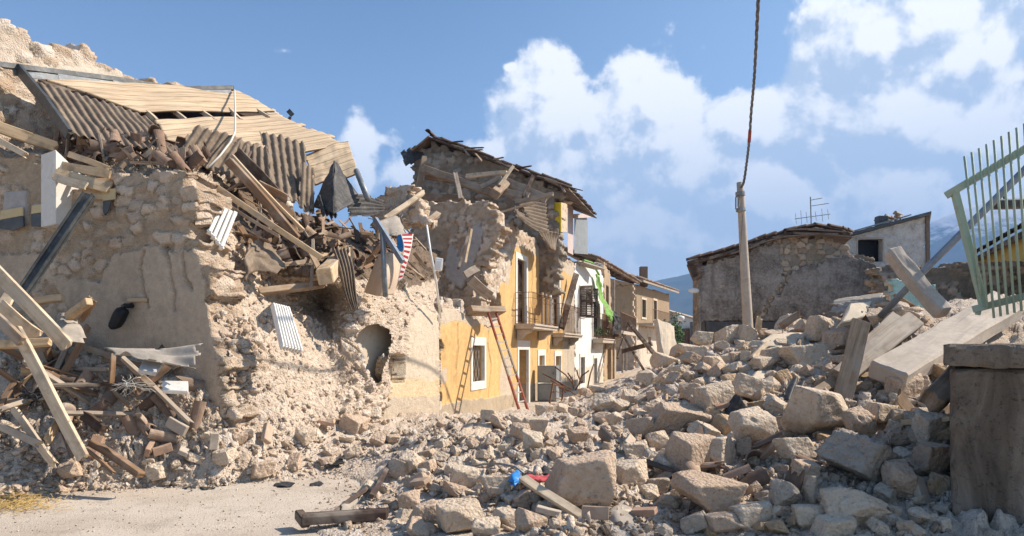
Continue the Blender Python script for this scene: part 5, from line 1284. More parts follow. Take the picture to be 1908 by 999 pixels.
# striped cloth
n = mat('striped_cloth', .8, .2); uvn = n.node('ShaderNodeTexCoord').outputs['UV']; s_ = n.node('ShaderNodeSeparateXYZ'); n.put(s_.inputs[0], uvn)
fr = n.m('FRACT', n.m('MULTIPLY', s_.outputs[1], 10)); band = n.m('GREATER_THAN', fr, .48); edge = n.m('GREATER_THAN', n.m('ABSOLUTE', n.m('SUBTRACT', s_.outputs[0], .5)), .43)
n.put(n.b.inputs[0], n.mix(n.m('MAXIMUM', band, edge), (.34, .03, .035), (.66, .60, .55)))
Gc = grid_interp([[P(747, 437, 11.55), P(770, 436, 11.75)], [P(752, 460, 11.5), P(766, 462, 11.65)], [P(748, 490, 11.45), P(757, 495, 11.55)], [P(741, 524, 11.45), P(749, 520, 11.5)]], 14, 50)
sc_ = thing('striped_cloth', P(750, 500, 11.5), 'red and white striped cloth with a blue corner hanging in the debris', 'cloth')
shell('stripes', Gc, .008, 'striped_cloth', sc_, uv=np.stack(np.meshgrid(np.linspace(0, 1, 14), np.linspace(0, 1, 50)), 2))
Gc = grid_interp([[P(741, 438, 11.6), P(748, 437, 11.58)], [P(740, 452, 11.6), P(752, 458, 11.53)], [P(741, 466, 11.6), P(749, 470, 11.53)]], 10, 14); shell('blue_corner', Gc, .008, 'blue_plastic', sc_)

# ================================================================== RADIATORS
def radiator(tl, tr, br, bl, n_, depth, label, mat_='white_enamel'):
    tl, tr, br, bl = map(Vector, (tl, tr, br, bl)); nn = (tr - tl).cross(bl - tl).normalized()
    if nn.y > 0: nn = -nn
    t = thing('radiator', (bl + br) / 2, label, 'radiator', 'household radiators in the rubble')
    for i in range(n_):
        a, b = tl.lerp(tr, (i + .5) / n_), bl.lerp(br, (i + .5) / n_); wd = (tr - tl).length / n_ * .86; d = (b - a).normalized(); sd_ = nn.cross(d)
        m = MB(); m.box((a + b) / 2 - nn * depth / 2, ((b - a).length, wd, depth), (d, sd_, nn)); m.box((a + b) / 2 + nn * .004, ((b - a).length * .95, wd * .8, .012), (d, sd_, nn))
        m.build('section', mat_, t, .006)
    m = MB()
    for f in (.06, .94): m.tube([tl.lerp(bl, f) - nn * depth / 2, tr.lerp(br, f) - nn * depth / 2], .022, 8)
    m.build('header_pipe', mat_, t)
    return t
radiator(P(408, 384, 9.35), P(444, 395, 9.5), P(416, 466, 9.25), P(387, 428, 9.1), 4, .07, 'white four section radiator hanging on the broken wall top')
radiator(P(366, 374, 9.3), P(391, 378, 9.45), P(389, 416, 9.35), P(364, 408, 9.2), 4, .07, 'cream radiator standing left of the hanging white one', 'plaster_cream')
radiator(P(508, 563, 9.35), P(540, 571, 9.5), P(566, 654, 9.25), P(526, 645, 9.05), 7, .09, 'white ribbed radiator lying on the rubble slope below the mat')

# ================================================================== LADDER
ld = thing('ladder', P(978, 775, 14.9), 'tall red and grey ladder leaning on the yellow front', 'ladder')
la, lb = P(907, 574, 16.5), P(971, 776, 14.7); ra_, rb_ = P(921, 572, 16.75), P(986, 772, 15.0)
mid = .55
for a, b in ((la, lb), (ra_, rb_)):
    MB().bar(a, a.lerp(b, .32), .03, .075).build('rail', 'red_metal', ld); MB().bar(a.lerp(b, .322), a.lerp(b, .66), .028, .07).build('rail', 'grey_wood', ld); MB().bar(a.lerp(b, .662), b, .03, .075).build('rail', 'red_metal', ld)
for i in range(13):
    t = (i + .5) / 13; MB().bar(la.lerp(lb, t), ra_.lerp(rb_, t), .03, .03).build('rung', 'cement', ld)
# junction cabinets
cbx = thing('utility_cabinet', FAC.pp(1000, 746, .5), 'two grey metal utility cabinets stacked before the yellow front', 'cabinet')
m = MB()
kA = FAC.px(984, 700)[0]; z0c = FAC.px(990, 748)[1]
for i in range(2):
    zz = z0c + .02 + i * .56
    q = MB().box(FAC.at(kA + .55, zz + .265, .5), (.62, .3, .53), (Vector((.93, -.37, 0)).normalized(), Vector((-.37, -.93, 0)).normalized(), Vector((0, 0, 1)))).build('cabinet_box', 'cabinet_grey', cbx, .012)
    MB().box(FAC.at(kA + .55, zz + .265, .5) + Vector((-.37, -.93, 0)).normalized() * .158, (.56, .012, .47), (Vector((.93, -.37, 0)).normalized(), Vector((-.37, -.93, 0)).normalized(), Vector((0, 0, 1)))).build('cabinet_door', 'cabinet_grey', q, .004)
    MB().box(FAC.at(kA + .55, zz + .3, .5) + Vector((-.37, -.93, 0)).normalized() * .17 + Vector((.2, -.08, 0)), (.02, .02, .08)).build('handle', 'dark_zinc', q)
# cupboard in the torn top floor
cu = thing('cupboard', P(1042, 433, 22.8), 'bright yellow cupboard standing in the torn open top floor', 'cupboard')
p0, p1, p2 = P(1027, 433, 22.4), P(1046, 433, 22.2), P(1057, 433, 22.9); hh = Vector((0, 0, P(1027, 378, 22.4).z - p0.z))
m = MB(); p3 = p0 + (p2 - p1); m.hexa([p0, p1, p2, p3, p0 + hh, p1 + hh, p2 + hh, p3 + hh]); m.build('body', 'pale_plank', cu, .01)
nn = (p1 - p0).cross(hh).normalized(); nn = nn if nn.y < 0 else -nn
MB().prism([p0 + nn * .005, p1 + nn * .005, p1 + hh + nn * .005, p0 + hh + nn * .005], nn * .025).build('door', 'yellow_board', cu)
# green cloth over the white house
gc = FAC.at
tag(sheet('cloth', None, None, [[on_fac(1101, 508, .25), on_fac(1106, 510, .3)], [on_fac(1104, 545, .3), on_fac(1113, 548, .35)], [on_fac(1108, 575, .5), on_fac(1121, 580, .6)], [on_fac(1113, 600, .6), on_fac(1124, 605, .62)]], 'green_cloth', crumple=.12, freq=2, torn=.05, seed=30, res=.06), 'bright green cloth hanging down the white house front', 'cloth')
tag(MB().tube([on_fac(1078, 485, .2), on_fac(1090, 490, .3), on_fac(1104, 512, .3)], .05, 6).build('rope', 'green_cloth'), 'green twisted line along the top of the white house', 'rope')
tag(sheet('cloth', None, None, [[on_fac(1118, 575, .6), on_fac(1130, 580, .6)], [on_fac(1121, 600, .7), on_fac(1137, 604, .7)], [on_fac(1120, 625, .5), on_fac(1134, 630, .6)]], 'fabric_dark', crumple=.15, freq=2, torn=.05, seed=31, res=.06), 'grey netting heaped on the white house balcony', 'cloth')
for i, (x, y, w_px) in enumerate([(1111, 622, 7), (1106, 626, 5)]):
    t = thing('potted_plant', on_fac(x, 631, .3), ['bushy potted plant on the white house balcony', 'small potted plant at the left end of the white house balcony'][i], 'plant')
    MB().tube([on_fac(x, 631, .3), on_fac(x, 626, .3)], [.1, .13], 10).build('pot', 'terracotta', t)
    m = MB(); rr_ = random.Random(i)
    for _ in range(60):
        c = on_fac(x, 620, .3) + Vector([rr_.gauss(0, .14) for _ in range(3)]); d = Vector([rr_.gauss(0, 1) for _ in range(3)]).normalized() * .09; e = d.orthogonal().normalized() * .04
        m.add([c - d, c + e, c + d, c - e], [(0, 1, 2, 3)])
    m.build('foliage', 'leaf', t)

# ================================================================== TIMBER
def tm(name, label, cat, a, b, w_px, t_px, mt, roll=0, rag=.0, seed=0, group=None):
    A_, B_ = P(*a), P(*b); s = (a[2] + b[2]) / 2 / F
    return beam(name, label, cat, A_, B_, w_px * s, t_px * s, mt, roll, group, rag, seed, up=(0, -1, .25))
TB = [ # name, label, category, from (photo x, y, distance), to, broad face px, thickness px, material, roll, splinter
 ('plank', 'long pale plank sloping across the left edge of the timber heap', 'plank', (-60, 450, 7.9), (127, 648, 7.7), 25, 8, 'pale_plank', .2, .03),
 ('plank', 'long pale plank standing steeply on the stones of the left heap', 'plank', (25, 612, 7.5), (158, 853, 7.35), 21, 9, 'pale_plank', .15, .05),
 ('timber', 'level squared timber crossing behind the steep plank at the left edge', 'timber', (-60, 642, 7.7), (94, 638, 7.8), 15, 14, 'pine', 0, .01),
 ('plank', 'weathered plank leaning against the top of the steep plank at the left edge', 'plank', (-40, 560, 7.5), (42, 640, 7.3), 20, 8, 'old_wood', .3, .03),
 ('plank', 'short wide board lying under the long plank at the left edge', 'board', (-5, 570, 7.8), (72, 628, 7.9), 26, 6, 'pale_plank', .1, .04),
 ('plank', 'pale board end sticking out above the short wide board', 'board', (0, 595, 7.9), (20, 545, 8.1), 22, 6, 'pale_plank', .1, .04),
 ('timber', 'orange brown timber lying level against the cross wall', 'timber', (50, 562, 8.8), (118, 557, 8.8), 13, 12, 'pine', 0, .0),
 ('timber', 'orange brown timber pointing at the viewer before the cross wall', 'timber', (128, 592, 8.5), (165, 560, 8.3), 14, 13, 'pine', 0, .0),
 ('plank', 'thin brown board standing on edge right of the orange brown timber', 'board', (150, 598, 8.6), (176, 560, 8.5), 10, 4, 'brown_wood', .2, .02),
 ('plank', 'second thin brown board on edge beside the grey cloth', 'board', (140, 600, 8.65), (168, 552, 8.6), 8, 4, 'old_wood', .2, .02),
 ('plank', 'narrow splintered plank lying below the steep plank', 'plank', (22, 762, 7.5), (106, 868, 7.4), 14, 6, 'pale_plank', .3, .08),
 ('plank', 'grey splintered plank at the foot of the left heap', 'plank', (-30, 785, 7.3), (78, 828, 7.35), 13, 7, 'grey_wood', .1, .08),
 ('timber', 'dark brown door frame lying on the stones at the left foot', 'timber', (172, 826, 7.9), (262, 884, 7.5), 12, 16, 'brown_wood', .2, .01),
 ('plank', 'thin brown strip lying left of the dark door frame', 'plank', (155, 832, 7.8), (212, 882, 7.5), 6, 6, 'brown_wood', .2, .02),
 ('timber', 'dark plank end under the stones right of the steep plank', 'timber', (155, 775, 8.2), (192, 800, 8.0), 18, 10, 'dark_wood', .2, .01),
 ('plank', 'dark strip hidden behind the foot of the steep plank', 'plank', (95, 740, 7.9), (140, 850, 7.7), 12, 8, 'dark_wood', .2, .01),
 ('timber', 'pale splintered beam jutting in at the left edge below the roof', 'beam', (-60, 215, 9.6), (108, 276, 10.0), 20, 14, 'pine', .15, .06),
 ('timber', 'thin splintered beam below the pale one at the left edge', 'beam', (-60, 225, 9.5), (48, 290, 9.6), 11, 8, 'pale_plank', .15, .06),
 ('plank', 'pine board forming the top of the torn soffit above the steel beam', 'board', (112, 306, 9.4), (207, 327, 9.2), 15, 4, 'pine', .3, .02),
 ('plank', 'broad pine board under the torn soffit top', 'board', (104, 322, 9.3), (204, 350, 9.2), 24, 4, 'pine', -.2, .01),
 ('plank', 'bright short pine board at the lower front of the torn soffit', 'board', (102, 330, 9.15), (160, 347, 9.1), 15, 4, 'pale_plank', .0, .01),
 ('plank', 'shaded brown board inside the torn soffit', 'board', (150, 352, 9.3), (208, 352, 9.3), 44, 5, 'pine', .0, .01),
 ('plank', 'pine board leaning on the loose tiles above the soffit', 'board', (128, 286, 9.7), (202, 316, 9.5), 11, 5, 'pine', .3, .02),
 ('timber', 'long pine beam lying diagonally in the dark debris below the sheets', 'beam', (390, 342, 9.6), (600, 480, 10.3), 11, 12, 'pine', .2, .01),
 ('timber', 'shorter brown lath just below the long pine beam', 'lath', (382, 356, 9.6), (520, 440, 9.9), 6, 6, 'old_wood', .2, .03),
 ('timber', 'broad dark beam above the long pine beam', 'beam', (426, 300, 10.5), (555, 445, 10.5), 15, 14, 'brown_wood', .3, .02),
 ('timber', 'dark brown beam nearest the hanging tile patterned sheet', 'beam', (432, 290, 10.6), (565, 430, 10.6), 6, 9, 'pine', .3, .02),
 ('timber', 'almost black plank behind the broad dark beam', 'plank', (440, 285, 10.9), (520, 370, 10.9), 24, 8, 'dark_wood', .2, .02),
 ('plank', 'reddish brown board under the foot of the hanging sheet', 'board', (480, 345, 10.7), (535, 375, 10.7), 22, 5, 'brown_wood', .6, .05),
 ('plank', 'reddish brown board bent forward below the hanging sheet', 'board', (505, 378, 10.6), (540, 408, 10.6), 30, 4, 'brown_wood', -.3, .06),
 ('timber', 'squared pale beam with its sawn end towards the viewer below the debris', 'beam', (606, 516, 10.0), (645, 470, 12), 27, 27, 'pine', .0, .0),
 ('timber', 'buried dark timber along the broken floor edge', 'timber', (480, 545, 10.2), (600, 530, 11), 12, 14, 'old_wood', .0, .04),
 ('timber', 'rounded old post on the left end of the torn gable', 'post', (779, 352, 22.6), (791, 292, 22.8), 9, 9, 'old_wood', .4, .05),
 ('timber', 'large brown rafter sloping across the torn gable', 'rafter', (789, 315, 22.3), (918, 360, 21.0), 13, 14, 'old_wood', .2, .04),
 ('timber', 'brown rafter half hidden under the large sloping one', 'rafter', (792, 330, 22.5), (925, 350, 22), 8, 8, 'brown_wood', .2, .04),
 ('timber', 'brown beam lying level at the foot of the gable', 'beam', (788, 368, 21), (862, 372, 20.4), 14, 10, 'brown_wood', .2, .04),
 ('timber', 'short upright post before the middle of the gable', 'post', (858, 372, 20.3), (848, 322, 21), 8, 6, 'grey_wood', .2, .06),
 ('timber', 'pale lath lying level before the middle of the gable', 'lath', (868, 328, 21.5), (946, 322, 21.0), 7, 6, 'pale_plank', .2, .05),
 ('timber', 'pale forked post standing right of the level lath', 'post', (930, 346, 20.5), (957, 310, 20.8), 6, 6, 'pale_plank', .2, .06),
 ('timber', 'rounded log end lying under the forked post', 'log', (922, 362, 20.2), (942, 342, 21.5), 17, 16, 'old_wood', .3, .02),
 ('timber', 'pale plank leaning left of the forked post', 'plank', (895, 348, 20.8), (935, 330, 20.9), 8, 5, 'grey_wood', .2, .05),
 ('plank', 'wide grey plank sloping to the cupboard before the gable', 'plank', (935, 335, 21.5), (1020, 372, 20.8), 15, 5, 'grey_wood', .2, .03),
 ('plank', 'second grey plank below the wide sloping one', 'plank', (930, 355, 21), (985, 366, 20.6), 12, 5, 'grey_wood', .2, .03),
 ('timber', 'dark burnt post leaning at the right of the gable', 'post', (976, 368, 20.6), (992, 328, 21), 7, 7, 'dark_wood', .2, .05),
 ('timber', 'pale grey beam jutting out left of the cupboard', 'beam', (960, 377, 19.6), (1032, 362, 19.4), 7, 8, 'grey_wood', .2, .05),
 ('timber', 'thin dark pole crossing under the pale grey beam', 'pole', (930, 396, 19), (1000, 378, 19.3), 4, 4, 'old_wood', .2, .03),
 ('plank', 'splintered reddish plank behind the thin dark pole', 'plank', (945, 370, 20), (975, 392, 19.2), 9, 5, 'brown_wood', .2, .08),
 ('timber', 'short sawn log lying on the shaded cross wall debris', 'log', (795, 416, 15.5), (815, 400, 16.2), 11, 11, 'old_wood', .2, .02),
 ('timber', 'long whitish stick leaning up beside the white wall chunk', 'stick', (718, 408, 12.8), (790, 358, 13.6), 9, 7, 'pale_plank', .2, .06),
 ('timber', 'dark plank leaning on the plaster patch of the cross wall', 'plank', (855, 500, 15.6), (875, 425, 16.6), 5, 7, 'dark_wood', .2, .02),
 ('timber', 'reddish lath leaning beside the dark plank on the plaster patch', 'lath', (868, 490, 15.7), (878, 428, 16.6), 4, 4, 'pine', .2, .02),
 ('plank', 'broad grey board lying on the broken edge of the yellow front', 'board', (876, 522, 15.6), (914, 552, 15.9), 20, 4, 'grey_wood', .5, .02),
 ('plank', 'thin board end just above the broad grey board', 'board', (866, 512, 15.7), (890, 500, 16), 14, 4, 'grey_wood', .2, .04),
 ('lintel', 'rusty steel lintel sticking out above the barred window', 'lintel', (872, 578, 16.0), (936, 580, 16.9), 12, 20, 'old_wood', .0, .0),
 ('timber', 'thin dark plank leaning across the second balcony', 'plank', (1046, 612, 25), (1074, 511, 26.5), 11, 5, 'dark_wood', .2, .02),
 ('plank', 'long board lying on the boulders at the front of the right heap', 'board', (975, 888, 6.15), (1097, 974, 5.6), 17, 9, 'pale_plank', -.5, .05),
 ('plank', 'broad upright plank standing in the right heap', 'plank', (1607, 598, 8.6), (1567, 745, 8.3), 33, 8, 'old_wood', .1, .01),
 ('timber', 'cracked grey beam lying left of the big slab', 'beam', (1700, 598, 9.9), (1560, 708, 8.9), 38, 24, 'grey_wood', .2, .06),
 ('timber', 'grey beam behind the cracked one, ending at the upright plank', 'beam', (1668, 592, 10.3), (1590, 665, 9.6), 24, 18, 'grey_wood', .2, .05),
 ('timber', 'lower grey plank running down to the dark corrugated sheet', 'plank', (1590, 690, 9.1), (1490, 748, 8.6), 18, 10, 'old_wood', .2, .04),
 ('timber', 'splintered log end beside the stained concrete wall', 'log', (1797, 685, 7.3), (1732, 752, 6.9), 40, 38, 'old_wood', .4, .08),
 ('plank', 'thin broken lath pointing at the log end', 'lath', (1640, 795, 7.4), (1690, 770, 7.2), 8, 5, 'pine', .2, .06),
 ('plank', 'brown lath lying level beside the concrete wall', 'lath', (1680, 790, 7.0), (1775, 777, 6.7), 9, 6, 'pine', .2, .05),
 ('plank', 'orange splintered lath among the crest stones left of the pole', 'lath', (1360, 662, 12.2), (1405, 650, 12.2), 6, 5, 'pine', .2, .08),
 ('plank', 'pale splintered piece of wood below the crest stones', 'lath', (1400, 668, 11.5), (1430, 640, 12), 9, 6, 'pale_plank', .3, .12),
 ('timber', 'short brown timber standing up right of the concrete pole', 'timber', (1455, 608, 12.8), (1490, 585, 12.8), 13, 10, 'brown_wood', .2, .04),
 ('timber', 'stump of pale timber beside the foot of the concrete pole', 'timber', (1412, 615, 13.2), (1416, 590, 13.2), 9, 8, 'pine', .2, .06),
 ('plank', 'pale wooden sliver lying right of the leaning cream slab', 'lath', (1290, 705, 12.6), (1330, 680, 12.8), 7, 5, 'pine', .2, .08),
 ('timber', 'black burnt beam lying across the rubble before the tan house', 'beam', (1172, 602, 36), (1226, 668, 30), 6, 7, 'dark_wood', .2, .02),
 ('timber', 'black board standing in the rubble before the tan house', 'board', (1160, 655, 34), (1215, 640, 33), 8, 6, 'dark_wood', .2, .02),
 ('timber', 'dark pole leaning on the ruined house wall', 'pole', (1150, 668, 36), (1172, 600, 38), 4, 4, 'dark_wood', .2, .02),
 ('timber', 'dark pole crossing above the black burnt beam', 'pole', (1158, 620, 36), (1200, 690, 32), 4, 4, 'dark_wood', .2, .02),
]
for i, t in enumerate(TB): tm(t[0], t[1], t[2], t[3], t[4], t[5], t[6], t[7], t[8], t[9], i)
tag(rough := MB().bar(P(1660, 468, 11.6), P(1757, 585, 10.8), .23, .23, (0, -1, .3)).build('concrete_beam', 'cement', None, .03), 'rough concrete beam leaning in the air right of the whitewashed house', 'beam')
def lump(o, amp=.02, cuts=4, seed=0):
    bm = bmesh.new(); bm.from_mesh(o.data); bmesh.ops.subdivide_edges(bm, edges=bm.edges[:], cuts=cuts, use_grid_fill=True)
    V = np.array([v.co[:] for v in bm.verts]); d = np.stack([fbm(V * 4 + seed + j * 7, 4, seed + j) for j in range(3)], 1)
    for v, q in zip(bm.verts, d): v.co += Vector(q * amp)
    bm.to_mesh(o.data); bm.free(); return o
lump(rough, .05, 6, 2)
# steel beam leaning on the cross wall
tag(MB().bar(P(166, 362, 9.0), P(38, 552, 8.4), .16, .012, (0, -1, 0)).bar(P(158, 360, 9.0), P(30, 550, 8.4), .012, .1, (0, -1, 0)).bar(P(174, 364, 9.0), P(46, 554, 8.4), .012, .1, (0, -1, 0)).build('steel_channel', 'dark_zinc'), 'dark bluish steel channel leaning against the cross wall', 'beam')
# big pale slab and standing slab
def slab(pts, thick, mt, name, label, amp=.015, cuts=7, seed=0):
    p = [Vector(q) for q in pts]; nn = (p[1] - p[0]).cross(p[3] - p[0]).normalized()
    if nn.y > 0: nn = -nn
    o = MB().prism(p, -nn * thick).build(name, mt, None, thick * .12); lump(o, amp, cuts, seed); return tag(o, label, 'slab')
slab([P(1622, 672, 8.6), P(1690, 697, 8.15), P(1908, 570, 10.4), P(1852, 540, 11.2)], .24, 'cement', 'concrete_slab', 'large pale concrete slab lying slanted before the green gate', .03)
slab([P(1224, 592, 16.2), P(1258, 606, 16.4), P(1268, 716, 15.6), P(1246, 724, 15.4)], .16, 'plaster_cream', 'wall_slab', 'cream chipped wall slab standing upright in the street rubble', .05, 8, 5)
slab([P(1585, 565, 11.0), P(1625, 560, 11.2), P(1612, 590, 10.8), P(1568, 602, 10.6)], .15, 'plaster_cream', 'wall_slab', 'tan plastered slab on the crest of the right heap', .03, 5, 7)
slab([P(1440, 622, 12.4), P(1505, 618, 12.8), P(1498, 646, 12.0), P(1400, 646, 12.0)], .16, 'plaster_cream', 'wall_slab', 'flat cream slab lying on the crest below the timber stub', .03, 5, 8)
slab([P(1410, 690, 10.6), P(1500, 683, 10.9), P(1500, 722, 10.2), P(1390, 718, 10.2)], .2, 'plaster_cream', 'wall_slab', 'tan slab in the middle of the right heap behind the boxy boulder', .03, 5, 9)
slab([P(302, 709, 7.9), P(350, 710, 7.95), P(350, 729, 7.8), P(303, 727, 7.75)], .05, 'plaster_white', 'wall_slab', 'clean white slab sticking out of the dark hollow before the cross wall', .006, 3, 10)
slab([P(268, 668, 8.0), P(310, 670, 8.1), P(290, 695, 7.8), P(258, 688, 7.8)], .05, 'plaster_grey', 'wall_slab', 'grey board piece under the pale bent roofing panel', .008, 3, 11)
slab([P(1055, 800, 10.0), P(1182, 808, 9.2), P(1150, 835, 8.6), P(1130, 835, 8.7)], .06, 'cement', 'wall_slab', 'thin grey slab lying flat in the rubble before the ladder', .02, 4, 12)
slab([P(838, 798, 9.6), P(925, 785, 10.4), P(905, 822, 9.4), P(845, 850, 8.6)], .3, 'limestone', 'wall_slab', 'pale wall fragment with a shaded end, standing in the middle of the street rubble', .06, 6, 13)
# pipes and posts in the debris
tag(MB().tube([P(712, 428, 11.5), P(718, 552, 11.1)], .042, 12).build('steel_post', 'zinc', None, smooth=True), 'round grey steel post standing before the cream curved panel', 'post')
tag(MB().bar(P(699, 408, 11.6), P(750, 488, 11.2), .06, .08).build('steel_angle', 'steel_pipe'), 'blue grey steel angle crossing behind the steel post', 'beam')
tag(MB().tube([P(664, 318, 12.0), P(686, 372, 11.6)], .05, 10).build('drain_pipe', 'zinc', None, smooth=True), 'light grey pipe beside the end of the plank roof', 'pipe')
tag(MB().tube([P(795, 420, 13.4), P(802, 470, 13.2), P(812, 520, 13.4), P(821, 592, 14.2)], .022, 8).build('conduit', 'white_plastic', None, smooth=True), 'thin white conduit hanging down left of the white meter box', 'pipe')
MBX = thing('meter_box', P(815, 505, 13.4), 'small white meter box hanging in the debris left of the yellow front', 'box')
MB().box(P(817, 493, 13.4), (.15, .1, .24), (Vector((.97, .2, -.1)).normalized(), Vector((-.2, .97, 0)).normalized(), Vector((.1, 0, 1)).normalized())).build('case', 'white_plastic', MBX, .01)
MB().box(P(817, 494, 13.33), (.10, .02, .17), (Vector((.97, .2, -.1)).normalized(), Vector((-.2, .97, 0)).normalized(), Vector((.1, 0, 1)).normalized())).build('lid', 'white_plastic', MBX, .004)
tag(MB().bar(P(537, 206, 15), P(545, 215, 15), .04, .1).bar(P(541, 218, 15), P(537, 226, 15), .04, .05).build('bracket', 'dark_zinc'), 'small dark metal bracket sticking up behind the plank roof', 'bracket')
# brown plastic profile lying on the road
pf = thing('window_profile', P(640, 978, 6.1), 'dark brown grooved window profile lying on the road edge', 'profile')
a, b = P(567, 972, 6.12), P(722, 962, 6.35); d = (b - a); up = Vector((0, 0, 1))
MB().prism([a + Vector((0, -.07, -.02)), a + Vector((0, .07, -.02)), a + Vector((0, .07, .06)), a + Vector((0, .03, .075)), a + Vector((0, .03, .045)), a + Vector((0, 0, .045)), a + Vector((0, 0, .075)), a + Vector((0, -.05, .075)), a + Vector((0, -.07, .05))], d).build('frame', 'shutter_brown', pf, .004)
MB().bar(P(557, 958, 6.3), P(570, 975, 6.1), .08, .09).build('corner_piece', 'shutter_brown', pf, .01)
for i, (a, b, lb_, mt) in enumerate([((618, 958, 6.6), (702, 900, 7.5), 'dark torn strip lying up the front edge of the middle heap', 'shutter_brown'), ((690, 925, 6.9), (728, 865, 7.9), 'dark frame strip standing at the top of the torn strip', 'shutter_brown'), ((600, 960, 6.45), (690, 955, 6.5), 'thin black strip behind the brown window profile', 'black')]):
    tm('strip', lb_, 'strip', a, b, 9, 9, mt, .3, .05, i)
tag(sheet('cloth', None, None, [[P(655, 925, 7.1), P(678, 905, 7.4)], [P(628, 952, 6.6), P(668, 945, 6.7)]], 'pale_sheet', crumple=.05, seed=40), 'dusty tan flap of cloth beside the dark torn strip', 'cloth')
# bags
tag(sheet('bag', None, None, [[P(944, 880, 6.75), P(958, 873, 6.8), P(972, 876, 6.75)], [P(943, 892, 6.55), P(957, 889, 6.5), P(974, 890, 6.55)], [P(945, 904, 6.5), P(958, 904, 6.42), P(974, 902, 6.5)]], 'blue_plastic', crumple=.05, freq=7, torn=.01, seed=41, res=.015), 'bright blue plastic bag between the boulders at the front of the heap', 'bag')
tag(sheet('cloth', None, None, [[P(976, 880, 6.65), P(1000, 879, 6.7), P(1026, 878, 6.7)], [P(978, 888, 6.42), P(1002, 887, 6.4), P(1027, 884, 6.5)], [P(982, 894, 6.35), P(1003, 896, 6.35), P(1022, 892, 6.4)]], 'red_cloth', crumple=.04, freq=7, torn=.01, seed=42, res=.015), 'faded red cloth right of the blue bag', 'cloth')
tag(sheet('cloth', None, None, [[P(978, 876, 7.1), P(1000, 869, 7.2), P(1026, 873, 7.1)], [P(976, 881, 6.85), P(1000, 879, 6.85), P(1028, 880, 6.85)]], 'fabric_dark', crumple=.05, freq=7, torn=.01, seed=43, res=.015), 'grey blanket lying on the red cloth', 'cloth')
tag(MB().tube([P(850, 884, 7.2), P(870, 872, 7.3), P(900, 865, 7.2), P(930, 864, 7.0), P(960, 870, 6.9), P(976, 882, 6.8)], .012, 6).build('rod', 'zinc', None, smooth=True), 'bent grey rod arching over to the blue bag', 'rod')
tag(sheet('cloth', None, None, [[P(605, 852, 9.3), P(625, 849, 9.4), P(645, 848, 9.4)], [P(606, 860, 9.0), P(626, 860, 9.0), P(643, 853, 9.2)]], 'black', crumple=.06, freq=6, torn=.02, seed=44, res=.02), 'black scrap of cloth at the foot of the middle slope', 'cloth')
for i, (x, y, wx, hy) in enumerate([(370, 912, 70, 5), (450, 890, 55, 8), (508, 887, 60, 7), (350, 917, 30, 4), (588, 905, 30, 4), (395, 906, 60, 4), (530, 907, 40, 4)]):
    Yd = EYE * F / (y - HY); tag(sheet('tar_scrap', None, None, [[P(x - wx / 2, y - hy * .5, Yd + .1) + Vector((0, 0, .03)), P(x, y - hy, Yd + .15) + Vector((0, 0, .05)), P(x + wx / 2, y - hy * .8, Yd + .1) + Vector((0, 0, .03))], [P(x - wx / 2, y, Yd) + Vector((0, 0, .015)), P(x, y, Yd - .05) + Vector((0, 0, .01)), P(x + wx / 2, y - 2, Yd) + Vector((0, 0, .02))]], 'fabric_dark', crumple=.03, freq=6, torn=.05, seed=50 + i, res=.02), 'thin black scrap of roofing felt on the road before the left heap', 'scrap', 'scraps of roofing felt on the road')
tag(sheet('wrapper', None, None, [[P(540, 900, 8.6), P(552, 899, 8.6)], [P(541, 909, 8.2), P(553, 907, 8.2)]], 'red_cloth', crumple=.04, freq=9, seed=60, res=.01), 'small crumpled red wrapper on the road', 'wrapper')
# lantern on the cross wall
ln = thing('wall_lantern', CW.pp(243, 612, .15), 'black oval lantern hanging on the shaded cross wall', 'lamp')
V, Fs_ = rock_shape(5, 3, 4, .1, .01, .2); c = CW.pp(243, 595, .2)
mtx = Matrix.Rotation(R(24), 3, 'Y'); V = np.array([mtx @ Vector(v * (.085, .07, .16)) for v in V])
raw('lens', V + np.array(c), Fs_, 'black', ln, smooth=True); MB().box(CW.pp(253, 571, .12), (.11, .12, .06)).build('hood', 'black', ln, .02); MB().tube([CW.pp(252, 566, .0), CW.pp(250, 572, .2)], .02).build('arm', 'dark_zinc', ln)
MB().box(CW.pp(265, 560, .06), (.26, .08, .05)).build('mount_board', 'plaster_tan', ln, .005)
# twisted wires, iron junk
def tangle(name, label, cat, box, n_, r_, mt, seed, Y0, Y1):
    q = random.Random(seed); m = MB()
    for _ in range(n_):
        x0, y0, x1, y1 = box; a = ((x0 + x1) / 2 + q.uniform(-.14, .14) * (x1 - x0), (y0 + y1) / 2 + q.uniform(-.1, .1) * (y1 - y0)); L = q.uniform(.4, 1) * (x1 - x0) * .7; th = q.uniform(0, 6.28); Y = q.uniform(Y0, Y1)
        pts = []
        for s in range(7): pts.append(P(a[0] + math.cos(th) * L * (s / 6 - .5), a[1] + math.sin(th) * L * (s / 6 - .5) * .6, Y + q.uniform(-.1, .1))); th += q.uniform(-.4, .4)
        m.tube(pts, r_, 5)
    return tag(m.build(name, mt, None, smooth=True), label, cat)
tangle('wire_tangle', 'tangle of thin pale wires in the dark hollow before the cross wall', 'wire', (195, 690, 300, 745), 24, .0028, 'rope', 1, 7.5, 8.1)
tangle('cable_tangle', 'tangle of black cables in the timber heap at the left edge', 'cable', (20, 700, 100, 780), 9, .010, 'black', 2, 7.2, 7.9)
tangle('wire_tangle', 'few dark wires sticking out of the debris above the steel post', 'wire', (680, 385, 790, 440), 8, .008, 'cable', 3, 11.5, 13)
